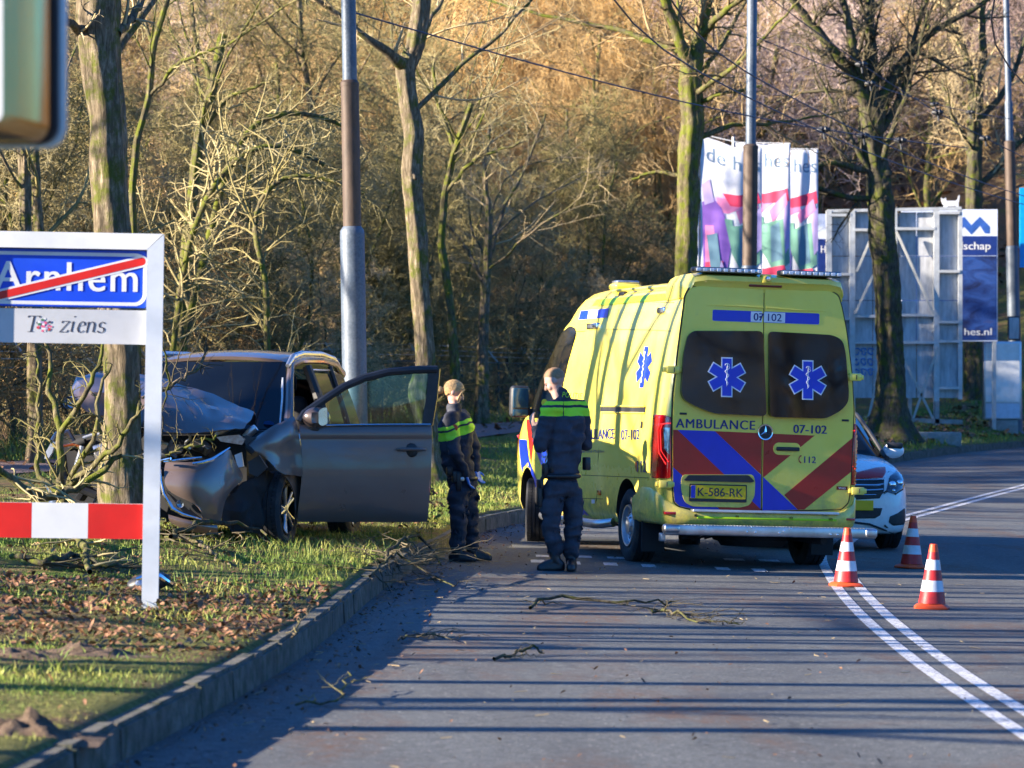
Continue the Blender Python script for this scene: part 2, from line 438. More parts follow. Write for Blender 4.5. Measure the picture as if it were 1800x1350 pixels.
def strip(C, N, offs, zf, name, mat, lift=0.0):
    P = C[:, None, :] + N[:, None, :] * np.asarray(offs)[None, :, None]
    x = P[..., 0].ravel(); y = P[..., 1].ravel(); z = zf(x, y) + lift
    return nmesh(name, np.stack([x, y, z], 1), gridfaces(len(C), len(offs)), mat)

def asphalt():
    t = NT('asphalt'); p = t.pos()
    fine = t.noise(p, 60, 4, 0.8); mid = t.noise(p, 3.0, 6, 0.65); big = t.noise(t.pos((0.9, 0.15, 1)), 1.2, 4, 0.5)
    c = t.ramp(fine, [(0.30, (0.038, 0.038, 0.040)), (0.50, (0.112, 0.120, 0.116)), (0.66, (0.22, 0.215, 0.205)), (0.78, (0.40, 0.38, 0.35))])
    c = t.mix(t.ramp(mid, [(0.35, 0.0), (0.7, 0.4)]), c, (0.130, 0.138, 0.132))
    c = t.mix(t.ramp(big, [(0.42, 0.0), (0.66, 0.45)]), c, (0.062, 0.063, 0.065))
    ck = t.new('ShaderNodeTexVoronoi', feature='DISTANCE_TO_EDGE'); ck.inputs['Scale'].default_value = 0.45; dv = t.new('ShaderNodeVectorMath', operation='ADD'); t.link(t.pos((1, .5, 1)), dv.inputs[0]); nn = t.new('ShaderNodeTexNoise'); nn.inputs['Scale'].default_value = 2.2; nn.inputs['Detail'].default_value = 6; t.link(p, nn.inputs['Vector']); t.link(nn.outputs['Color'], dv.inputs[1]); t.link(dv.outputs[0], ck.inputs['Vector'])
    c = t.mix(t.math('MULTIPLY', t.ramp(ck.outputs['Distance'], [(0.0, 0.8), (0.006, 0.0)]), t.ramp(mid, [(.45, 0.), (.55, 1.)])), c, (0.02, 0.02, 0.022))
    mm = t.noise(p, 13, 4, .7); c = t.mix(.7, c, t.ramp(mm, [(.3, .62), (.7, 1.35)]), 'MULTIPLY'); gr = t.noise(p, 34, 1, .5); c = t.mix(t.ramp(gr, [(.70, 0.), (.74, .7)]), c, (.42, .40, .36)); c = t.mix(t.ramp(gr, [(.24, .8), (.28, 0.)]), c, (.018, .018, .018))
    # rust-brown leaf and dirt stains, in patches
    st = t.math('MULTIPLY', t.ramp(t.noise(t.pos((1, 0.35, 1)), 0.9, 5, 0.6, 0.5), [(0.50, 0.0), (0.62, 1.0)]), t.ramp(t.noise(p, 14, 5, 0.7), [(0.40, 0.0), (0.6, 0.85)]))
    c = t.mix(st, c, (0.13, 0.07, 0.04))
    t.base(c); t.set(Roughness=0.82, Specular_IOR_Level=0.3); t.bump(t.math('ADD', fine, t.math('MULTIPLY', mid, 0.6)), 0.9, 0.008); M['asphalt'] = t.m
asphalt()
def soil(name, green, seed=0.0):
    t = NT(name); p = t.pos()
    a = t.noise(p, 1.1, 6, 0.65); b = t.noise(p, 22, 5, 0.7); g = t.noise(p, 0.45, 3, 0.5)
    earth = t.ramp(b, [(0.3, (0.05, 0.032, 0.018)), (0.5, (0.15, 0.10, 0.055)), (0.72, (0.32, 0.21, 0.115))])
    gr = t.ramp(b, [(0.3, (0.04, 0.05, 0.015)), (0.5, (0.14, 0.14, 0.04)), (0.75, (0.32, 0.27, 0.10))])
    t.base(t.mix(t.ramp(a, [(0.5 - green, 0.0), (0.62 - green, 1.0)]), earth, gr)); t.set(Roughness=0.95, Specular_IOR_Level=0.1)
    t.bump(t.math('ADD', b, a), 0.8, 0.04); M[name] = t.m
soil('verge_soil', 0.10); soil('wood_floor', -0.04)
simple('path_red', (0.20, 0.13, 0.11), 0.9, var=0.2, scale=3, bump=0.4)

def build_ground():
    # ground sheet out to the horizon
    xs = np.unique(np.concatenate([np.linspace(-700, -60, 20), np.arange(-60, 61, 2.0), np.linspace(60, 700, 20)]))
    ys = np.unique(np.concatenate([np.linspace(-400, -60, 12), np.arange(-60, 240, 2.5), np.linspace(240, 1200, 25)]))
    X, Y = np.meshgrid(xs, ys, indexing='ij'); x = X.ravel(); y = Y.ravel(); d = kdist(x, y)
    z = np.where(d < -1.5, verge_z(x, y, d) - 0.10, road_z(x, y) - 0.30)
    z = np.where(d > 9.5, road_z(x, y) + 0.02 + 0.6 * sm(12, 30, d), z) + np.where(d > 12, hill(x, y), 0)
    z = z + np.where(np.abs(d - 4) > 14, vnoise(x, y, 0.08, 3) * 1.2 * sm(60, 140, y), 0)
    o = link('ground', nmesh('ground', np.stack([x, y, z], 1), gridfaces(len(xs), len(ys)), M['wood_floor'])); tag(o, kind='structure')
    # road
    o = link('road', strip(KC, KN, [-0.02, 0.4, 1, 2, 3, 4, 5.5, 7, 8.6], road_z, 'road', M['asphalt'])); tag(o, kind='structure')
    # verge beside the left kerb
    offs = -np.concatenate([[0.05, 0.13, 0.3], np.arange(0.5, 6, 0.25), np.arange(6, 15.1, 0.75)])
    def vz(x, y):
        d = np.tile(offs, len(KC)); t = -d
        z = verge_z(x, y, d) + vnoise(x, y, 0.8) * 0.05 * sm(0.2, 1, t) + vnoise(x, y, 3.1, 2) * 0.035 * sm(0.3, 1.2, t) + .012 * (1 - sm(.2, .8, t)) - .05 * (t < .1)
        return z + 0.06 * np.clip(vnoise(x, y, 0.5, 5), 0, 1) * sm(0.3, 1, t)
    o = link('verge', strip(KC, KN, offs, vz, 'verge', M['verge_soil'])); tag(o, kind='structure')
    # cycle path behind the verge
    m = (KC[:, 1] > 5) & (KC[:, 1] < 92)
    def pz(x, y): return verge_z(x, y, np.tile(np.array([-9.9, -8.6, -7.4]), int(m.sum()))) + 0.035
    o = link('path', strip(KC[m], KN[m], [-9.9, -8.6, -7.4], pz, 'path', M['path_red'])); tag(o, kind='structure')
    # verge on the right of the road
    o = link('verge', strip(KC, KN, [8.75, 9.5, 11, 14], lambda x, y: road_z(x, y) + 0.13, 'right_verge', M['verge_soil'])); tag(o, kind='structure')
build_ground()

def kerbs():
    # kerb stones, each its own piece: 1 m long
    t = NT('kerb_stone'); p = t.pos()
    n = t.noise(p, 4, 6, 0.7); c = t.ramp(n, [(0.3, (0.05, 0.045, 0.036)), (0.7, (0.17, 0.155, 0.125))])
    c = t.mix(t.ramp(t.noise(p, 9, 6, 0.7), [(0.45, 0.0), (0.6, 0.85)]), c, (0.035, 0.045, 0.018))
    t.base(c); t.set(Roughness=0.92); t.bump(t.noise(p, 45, 4), 0.6, 0.006)
    root = link('kerb', None); tag(root, 'low grey concrete kerb edging the grass verge along the left of the road', kind='structure')
    seg = np.concatenate([[0], np.cumsum(np.linalg.norm(np.diff(KC, axis=0), axis=1))])
    s = seg[np.searchsorted(KC[:, 1], 8)]; end = seg[np.searchsorted(KC[:, 1], 122)]; pos = []
    while s < end: pos.append(s); s += 1.0
    cache = None
    for k, s in enumerate(pos):
        a = np.array([np.interp(s, seg, KC[:, i]) for i in (0, 1)]); b = np.array([np.interp(s + 1.0, seg, KC[:, i]) for i in (0, 1)])
        if cache is None:
            mb = MB(); bmm = bmesh.new(); bmesh.ops.create_cube(bmm, size=1)
            for v in bmm.verts:
                v.co = Vector((v.co.x * 0.15, (v.co.y) * 0.985, v.co.z * 0.42 - 0.050))
                if v.co.x > 0 and v.co.z > 0: v.co.x -= 0.015
            ed = [e for e in bmm.edges if all(v.co.z > 0 for v in e.verts)]
            bmesh.ops.bevel(bmm, geom=ed, offset=0.02, segments=2, affect='EDGES'); mb.bm(bmm); cache = mb.mesh('kerb_stone', t.m)
        mid = (a + b) / 2; nrm = np.array([(b - a)[1], -(b - a)[0]]); mid = mid - nrm * 0.075
        z = float(road_z(mid[0], mid[1])) + 0.005 + random.uniform(-0.008, 0.008)
        o = link('kerb_stone', cache, root, (mid[0], mid[1], z), (0, random.uniform(-0.02, 0.02), math.atan2(-(b - a)[0], (b - a)[1]) + random.uniform(-.008, .008)))
kerbs()

def markings():
    t = NT('road_paint'); p = t.pos()
    n = t.noise(p, 30, 6, 0.75); c = t.ramp(n, [(0.42, (0.15, 0.15, 0.15)), (0.50, (0.58, 0.58, 0.58)), (0.7, (0.78, 0.78, 0.78))])
    t.base(c); t.set(Roughness=0.6); M['road_paint'] = t.m
    sel = (LC[:, 1] > 3) & (LC[:, 1] < 150)
    for off in (-0.085, 0.115):
        wdt = 0.048
        o = link('road_marking', strip(LC[sel], LN[sel], [off - wdt, off + wdt], road_z, 'centre_line', t.m, 0.004)); tag(o, kind='structure')
    # two rows of short blocks across the left lane, each a mark
    def blk(c, w, l, rot=0.0):
        V = []
        for a, b in ((-w/2, -l/2), (w/2, -l/2), (w/2, l/2), (-w/2, l/2)):
            x, y = c[0] + a, c[1] + b + a * 0.06; V.append((x, y, float(road_z(x, y)) + 0.004))
        o = link('road_marking', nmesh('block_mark', V, [(0, 1, 2, 3)], t.m)); tag(o, kind='structure')
    for px, py in ((945, 987), (1008, 990), (1073, 992), (1140, 995), (1270, 1000), (1335, 1003)):
        Y = 10230 / ((py - 680) - 0.03 * (px - 900)); blk(((px - 900) / FPX * Y, Y), 0.13, 0.55)
    for px, py in ((960, 978), (1022, 979), (1085, 981), (1290, 984), (1352, 986)):
        Y = 10230 / ((py - 680) - 0.03 * (px - 900)); blk(((px - 900) / FPX * Y, Y), 0.2, 0.4)
markings()
# ------------------------------------------------------------------ bark and twigs
def bark(name, cols, moss=0.5, mcol=(0.085, 0.10, 0.012)):
    t = NT(name); p = t.coord('Object', (1, 1, 0.22)); q = t.coord('Object')
    t._tc = t._tc
    a = t.noise(p, 26, 6, 0.7, 0.4); b = t.noise(q, 2.2, 5, 0.6); g = t.noise(q, 5, 6, 0.7)
    c = t.ramp(a, [(0.32, tuple(x * 0.3 for x in cols[0])), (0.5, cols[0]), (0.7, cols[1])])
    c = t.mix(t.ramp(b, [(0.45, 0.0), (0.62, 0.5)]), c, tuple(x * 0.55 for x in cols[0]))
    c = t.mix(t.ramp(g, [(0.62 - 0.22 * moss, 0.0), (0.74 - 0.2 * moss, 0.85)]), c, mcol)
    t.base(c); t.set(Roughness=0.95, Specular_IOR_Level=0.15)
    t.bump(t.math('ADD', a, t.math('MULTIPLY', b, 0.8)), 0.9, 0.02); M[name] = t.m
bark('bark_grey', ((0.16, 0.125, 0.08), (0.36, 0.29, 0.20)), 0.6)
bark('bark_moss', ((0.12, 0.10, 0.055), (0.26, 0.215, 0.12)), 0.8, (0.115, 0.135, 0.012))
bark('bark_dark', ((0.075, 0.065, 0.045), (0.17, 0.145, 0.10)), 0.6)
def twig(name, a, b, c3):
    t = NT(name); oi = t.new('ShaderNodeObjectInfo'); q = t.coord('Object')
    n = t.noise(q, 1.7, 4, 0.6)
    f = t.math('ADD', t.math('MULTIPLY', oi.outputs['Random'], 0.45), t.math('MULTIPLY', n, 0.75))
    t.base(t.ramp(f, [(0.25, a), (0.55, b), (0.85, c3)])); t.set(Roughness=0.85, Specular_IOR_Level=0.2); M[name] = t.m
twig('twig_olive', (0.10, 0.09, 0.028), (0.25, 0.21, 0.085), (0.42, 0.35, 0.18))
twig('twig_brown', (0.15, 0.105, 0.05), (0.32, 0.23, 0.115), (0.46, 0.36, 0.20))
twig('twig_gold', (0.36, 0.19, 0.05), (0.54, 0.33, 0.115), (0.68, 0.47, 0.22))
twig('twig_pink', (0.30, 0.21, 0.17), (0.44, 0.32, 0.27), (0.55, 0.43, 0.37))
twig('twig_tan', (0.19, 0.12, 0.05), (0.42, 0.28, 0.12), (0.62, 0.45, 0.23))
twig('twig_dark', (0.05, 0.042, 0.026), (0.10, 0.085, 0.05), (0.17, 0.14, 0.085))

class Poly:
    """many tapered tubes turned into one mesh at once"""
    def __init__(s): s.b = {}
    def add(s, P, Rr, sides):            # P (M,N,3)  Rr (M,N)
        s.b.setdefault((P.shape[1], sides), []).append((P, Rr))
    def mesh(s, name, mat, rough=0.0):
        VV, FF = [], []; off = 0; QQ = []
        for (n, sides), lst in s.b.items():
            P = np.concatenate([a for a, _ in lst]); Rr = np.concatenate([b for _, b in lst]); m = len(P)
            T = np.gradient(P, axis=1); T /= (np.linalg.norm(T, axis=2, keepdims=True) + 1e-9)
            ref = np.where(np.abs(T.mean(1))[:, 2:3] > 0.8, np.array([[1.0, 0.1, 0]]), np.array([[0.1, 0, 1.0]]))
            U = np.cross(T, ref[:, None, :]); U /= (np.linalg.norm(U, axis=2, keepdims=True) + 1e-9); V = np.cross(T, U)
            a = np.arange(sides) * 2 * np.pi / sides
            rad = Rr[..., None] * np.ones(sides)
            if rough:
                rad = rad * (1 + rough * RNG.normal(0, 1, rad.shape))
            C = P[:, :, None, :] + rad[..., None] * (np.cos(a)[None, None, :, None] * U[:, :, None, :] + np.sin(a)[None, None, :, None] * V[:, :, None, :])
            VV.append(C.reshape(-1, 3))
            i = np.arange(n - 1)[:, None] * sides; j = np.arange(sides)[None]
            q = np.stack([i + j, i + (j + 1) % sides, i + sides + (j + 1) % sides, i + sides + j], -1).reshape(-1, 4)
            QQ.append((q[None] + (np.arange(m) * n * sides)[:, None, None] + off).reshape(-1, 4)); off += m * n * sides
        return nmesh(name, np.concatenate(VV), np.concatenate(QQ), mat)
def unit(v): return v / (np.linalg.norm(v, axis=-1, keepdims=True) + 1e-9)
def spawn(P, Rr, n, ang, lr, rr, npts, wig, trop, tmin=0.25, tmax=1.0, rng=RNG, minr=0.0, absl=None, spread=(1, 1, 1)):
    """children along parents. P (M,N,3). returns (M*n, npts, 3), radii"""
    m, N, _ = P.shape; L = np.linalg.norm(np.diff(P, axis=1), axis=2).sum(1)
    t = (tmin + (tmax - tmin) * (np.arange(n)[None] + rng.random((m, n))) / n) * (N - 1); t = np.clip(t, 0, N - 1.001)
    i = t.astype(int); f = (t - i)[..., None]; r = np.arange(m)[:, None]
    s = P[r, i] * (1 - f) + P[r, i + 1] * f; tan = unit(P[r, i + 1] - P[r, i])
    rad = (Rr[r, i] * (1 - f[..., 0]) + Rr[r, i + 1] * f[..., 0])
    rnd = rng.normal(size=(m, n, 3)) * np.array(spread); perp = unit(rnd - (rnd * tan).sum(-1, keepdims=True) * tan)
    a = np.radians(rng.uniform(ang[0], ang[1], (m, n)))[..., None]
    d = unit(tan * np.cos(a) + perp * np.sin(a))
    ln = (L[:, None] * rng.uniform(lr[0], lr[1], (m, n)) * (1.15 - 0.6 * t / (N - 1))) if absl is None else rng.uniform(absl[0], absl[1], (m, n))
    cr = np.maximum(rad * rng.uniform(rr[0], rr[1], (m, n)), minr)
    s = s.reshape(-1, 3); d = d.reshape(-1, 3); ln = ln.reshape(-1); cr = cr.reshape(-1)
    pts = [s]; st = ln[:, None] / (npts - 1)
    for k in range(npts - 1):
        d = unit(d + rng.normal(0, wig, d.shape) + np.array([0, 0, trop])); pts.append(pts[-1] + d * st)
    taper = np.linspace(1, 0.35, npts)[None]
    return np.stack(pts, 1), cr[:, None] * taper
def tree_parts(seed, h=9.0, r=0.14, stems=1, lean=0.1, gold=False, dens=1.0, drop=0.0, bushy=False, wig=0.16, fine=True, tw=0.006):
    rng = np.random.default_rng(seed); base = []
    for k in range(stems):
        a = rng.uniform(0, 6.28); off = np.array([math.cos(a), math.sin(a), 0]) * (0.25 if stems > 1 else 0)
        d = unit(np.array([math.cos(a), math.sin(a), 0]) * (lean if stems == 1 else rng.uniform(0.15, 0.6)) + np.array([0, 0, 1.0]))
        p = [off + np.array([0, 0, -0.3])]; n = 12; hh = h * (1 if k == 0 else rng.uniform(0.6, 1))
        for i in range(n - 1):
            d = unit(d + rng.normal(0, wig * 0.5, 3) + np.array([0, 0, 0.06])); p.append(p[-1] + d * hh / (n - 1))
        base.append(p)
    B = np.array(base); taper = np.linspace(1, 0.25, 12) ** 0.9; RB = (r * (1 if stems == 1 else 0.6)) * taper[None] * np.ones((stems, 1))
    tr = Poly(); tr.add(B, RB, 9)
    t0 = 0.08 if bushy else 0.3
    n1 = int((9 if stems > 1 else 16) * dens)
    A, RA = spawn(B, RB, n1, (35, 75), (0.28, 0.5), (0.35, 0.6), 8, wig, 0.05 - drop, t0, 1, rng, 0.012)
    tr.add(A, RA, 5)
    cr = Poly()
    A2, RA2 = spawn(A, RA, int(9 * dens), (30, 75), (0.35, 0.65), (0.4, 0.65), 6, wig * 1.2, 0.02 - drop, 0.15, 1, rng, tw * 1.4)
    cr.add(A2, RA2, 3)
    A3, RA3 = spawn(A2, RA2, int(7 * dens), (25, 80), (0.4, 0.8), (0.5, 0.8), 4, wig * 1.4, 0.0 - drop * 1.5, 0.1, 1, rng, tw)
    cr.add(A3, RA3, 3)
    if fine:
        A4, RA4 = spawn(A3, RA3, 3, (25, 80), (0.4, 0.9), (0.6, 0.9), 3, wig * 1.5, -drop * 2, 0.1, 1, rng, tw * 0.75)
        cr.add(A4, RA4, 3)
    return tr, cr
def willow_parts(seed, h=11):
    rng = np.random.default_rng(seed)
    B = np.zeros((3, 10, 3)); 
    for k in range(3):
        d = unit(np.array([rng.normal(0, .3), rng.normal(0, .3), 1.0])); p = np.array([0, 0, -.3])
        for i in range(10): B[k, i] = p; d = unit(d + rng.normal(0, .12, 3)); p = p + d * h / 9
    RB = np.linspace(0.22, 0.05, 10)[None] * np.ones((3, 1)); tr = Poly(); tr.add(B, RB, 8)
    A, RA = spawn(B, RB, 12, (40, 75), (0.28, 0.45), (0.3, 0.5), 8, 0.12, 0.02, 0.3, 1, rng, 0.02); tr.add(A, RA, 4)
    cr = Poly()
    A2, RA2 = spawn(A, RA, 9, (20, 80), (0.3, 0.5), (0.4, 0.6), 5, 0.2, -0.05, 0.2, 1, rng, 0.01); cr.add(A2, RA2, 3)
    A3, RA3 = spawn(A2, RA2, 12, (20, 90), (1, 1), (0.6, 0.8), 6, 0.10, -0.75, 0.1, 1, rng, 0.011, absl=(1.0, 3.2)); cr.add(A3, RA3, 3)
    return tr, cr

PROTO = {}
def proto(key, fn, bm_, tm_):
    tr, cr = fn; PROTO[key] = (tr.mesh(key + '_trunk', M[bm_]), cr.mesh(key + '_crown', M[tm_]))
proto('thicket_a', tree_parts(11, 6.0, 0.09, 4, bushy=True, dens=1.15, wig=0.22, tw=0.010), 'bark_moss', 'twig_olive')
proto('thicket_b', tree_parts(12, 7.0, 0.10, 3, bushy=True, dens=1.15, wig=0.24, tw=0.010), 'bark_moss', 'twig_olive')
proto('thicket_c', tree_parts(13, 5.5, 0.08, 4, bushy=True, dens=1.0, wig=0.24, drop=0.04, tw=0.011), 'bark_dark', 'twig_tan')
proto('wood_a', tree_parts(21, 12, 0.17, 1, dens=1.0, wig=0.14, tw=0.013), 'bark_grey', 'twig_olive')
proto('wood_b', tree_parts(22, 13, 0.19, 1, dens=1.0, wig=0.16, tw=0.013), 'bark_moss', 'twig_tan')
proto('willow', willow_parts(31), 'bark_grey', 'twig_gold')
proto('pink', tree_parts(23, 12, 0.16, 1, dens=1.0, wig=0.14, tw=0.015), 'bark_grey', 'twig_pink')
proto('street', tree_parts(41, 12, 0.17, 1, dens=0.36, wig=0.1, fine=False, tw=0.008), 'bark_grey', 'twig_brown')
proto('street_b', tree_parts(42, 13, 0.14, 1, dens=0.36, wig=0.1, fine=False, tw=0.008), 'bark_grey', 'twig_brown')

def plant(key, name, x, y, s, rot, label, cat, group, crown_mat=None, sz=None):
    tm, cm = PROTO[key]
    root = thing(name, label, cat, (x, y, gz(x, y)), (0, 0, rot), group); root.scale = (s, s, sz or s)
    link('trunk', tm, root); link('crown', cm, root)
    return root
def scatter_wood():
    rng = np.random.default_rng(5)
    # the thicket behind the wire fence: rows at growing distance from the kerb
    spots = []
    for row, (d0, keys, step, s0, s1) in enumerate(((-12.6, ('thicket_a', 'thicket_b', 'thicket_c'), 2.3, 0.75, 1.05), (-15.5, ('thicket_b', 'thicket_a', 'thicket_c'), 2.6, 0.9, 1.25),
                                          (-19, ('thicket_b', 'wood_a', 'thicket_a'), 2.9, 0.8, 1.1), (-24, ('wood_a', 'wood_b', 'willow'), 3.4, 0.75, 1.0), (-31, ('wood_a', 'willow', 'wood_b'), 4.5, 0.9, 1.15), (-40, ('willow', 'wood_b'), 5.5, 0.95, 1.2))):
        i0 = np.searchsorted(KC[:, 1], 24); s = 0.0
        for i in range(i0, len(KC)):
            if KC[i, 1] > 128: break
            s += 0.5
            if s < step: continue
            s = 0; d = d0 + rng.normal(0, 0.7)
            x, y = KC[i] + KN[i] * d
            if abs(x) > 0.17 * y + 4.5 or y < 36: continue
            spots.append((row, x, y, keys, rng.uniform(s0, s1)))
    for row, x, y, keys, s in spots:
        px = x / y * FPX + 900
        # what grows where: mossy olive on the left, gold in the middle, brown to the right
        w = rng.random()
        if row >= 3: key = 'willow' if (660 < px < 1320 and w < 0.75) else ('wood_b' if w < 0.5 else 'wood_a')
        elif px > 1000 and w < 0.7: key = 'thicket_c' if row < 2 else 'wood_b'
        else: key = keys[rng.integers(len(keys))]
        if px > 1400 and row < 3: continue
        lab = {'thicket_a': ('bushy_shrub', 'bare olive-green many-stemmed shrub tangled in the thicket behind the wire fence', 'shrub', 'shrubs of the thicket'),
               'thicket_b': ('bushy_shrub', 'bare mossy many-stemmed shrub tangled in the thicket behind the wire fence', 'shrub', 'mossy shrubs of the thicket'),
               'thicket_c': ('bushy_shrub', 'bare brown shrub with drooping twigs in the thicket behind the wire fence', 'shrub', 'brown shrubs of the thicket'),
               'wood_a': ('bare_tree', 'bare grey-trunked tree in the wood behind the thicket', 'tree', 'grey trees of the wood'),
               'wood_b': ('bare_tree', 'bare mossy-trunked tree in the wood behind the thicket', 'tree', 'mossy trees of the wood'),
               'willow': ('willow_tree', 'golden weeping willow hanging its bare twigs behind the thicket', 'tree', 'golden willows behind the thicket')}[key]
        plant(key, lab[0], x, y, s, rng.uniform(0, 6.28), lab[1], lab[2], lab[3])
    # the wooded hillside beyond
    rng2 = np.random.default_rng(9); k = 0
    for yy in range(128, 235, 9):
        half = 0.15 * yy + 6; n = int(2 * half / 5.2)
        for j in range(n):
            x = -half + 2 * half * (j + rng2.random()) / n; y = yy + rng2.uniform(-4, 4)
            if -1 < kdist(x, y)[0] < 11: continue
            px = x / y * FPX + 900; w = rng2.random()
            key = 'pink' if (px > 1250 and w < 0.85) or (px < 1250 and w < 0.2) else ('willow' if 650 < px < 1250 and yy < 170 else ('wood_a' if w < 0.6 else 'wood_b'))
            lab = {'pink': ('hillside_tree', 'bare pinkish-brown tree on the far wooded hillside', 'pink-brown trees of the hillside'), 'willow': ('willow_tree', 'golden willow at the foot of the far wooded hillside', 'willows at the foot of the hillside'),
                   'wood_a': ('hillside_tree', 'bare olive tree on the far wooded hillside', 'olive trees of the hillside'), 'wood_b': ('hillside_tree', 'bare brown tree on the far wooded hillside', 'brown trees of the hillside')}[key]
            plant(key, lab[0], x, y, rng2.uniform(0.85, 1.2), rng2.uniform(0, 6.28), lab[1], 'tree', lab[2])
scatter_wood()

def outside_trees():
    """the avenue and wood beside and behind the photographer, which shade the road and mirror in the glass"""
    rng = np.random.default_rng(77)
    spots = [(-9.5, 8.5), (-13, 13.2), (-10.5, 16.8), (-17, 18.2), (-12.2, 20.9), (-21, 21.5), (-14.5, 24.6), (-25, 25.0), (-18.8, 27.4), (-12.8, 29.2), (-24, 31.5), (-16.4, 32.8),
             (-13.6, 35.6), (-29, 29.8), (-20, 36), (-11, 11), (-22, 15), (-30, 22), (-33, 27), (-27, 35), (-18, 41), (-24, 44), (-35, 38), (-10, 30.7), (-10.5, 32.1), (-9.5, 33.2), (-12, 33.9), (-15, 14), (-19, 12.6), (-26, 19), (-28, 16.4), (-16, 22.6), (-22, 23.6), (-32, 24), (-20, 20), (-27, 27.4), (-13, 18.6)]
    for x, y in spots:
        if x > -0.155 * y - 1.5: continue
        k = 'street' if rng.random() < 0.5 else 'street_b'
        plant(k, 'roadside_tree', x, y, rng.uniform(0.85, 1.15), rng.uniform(0, 6.28), 'bare tree of the wood beside the road, out of the picture to the left', 'tree', 'trees beside the road out of the picture')
    for x, y in [(9, -14), (17, -10), (-7, -18), (3, -34), (26, -22), (14, -32), (-14, -12), (22, -40), (36, -30), (8, -50), (-4, -44), (30, -8), (18, 9), (23, 3), (20, -3), (27, -4), (25, -13), (37, -3), (42, -30), (56, -32), (18, -55), (44, -48), (0, -62)]:
        k = ('street', 'street_b', 'wood_a')[int(rng.integers(3))]
        plant(k, 'roadside_tree', x, y, rng.uniform(0.9, 1.2), rng.uniform(0, 6.28), 'bare tree of the avenue behind the photographer', 'tree', 'trees of the avenue behind the camera')
outside_trees()
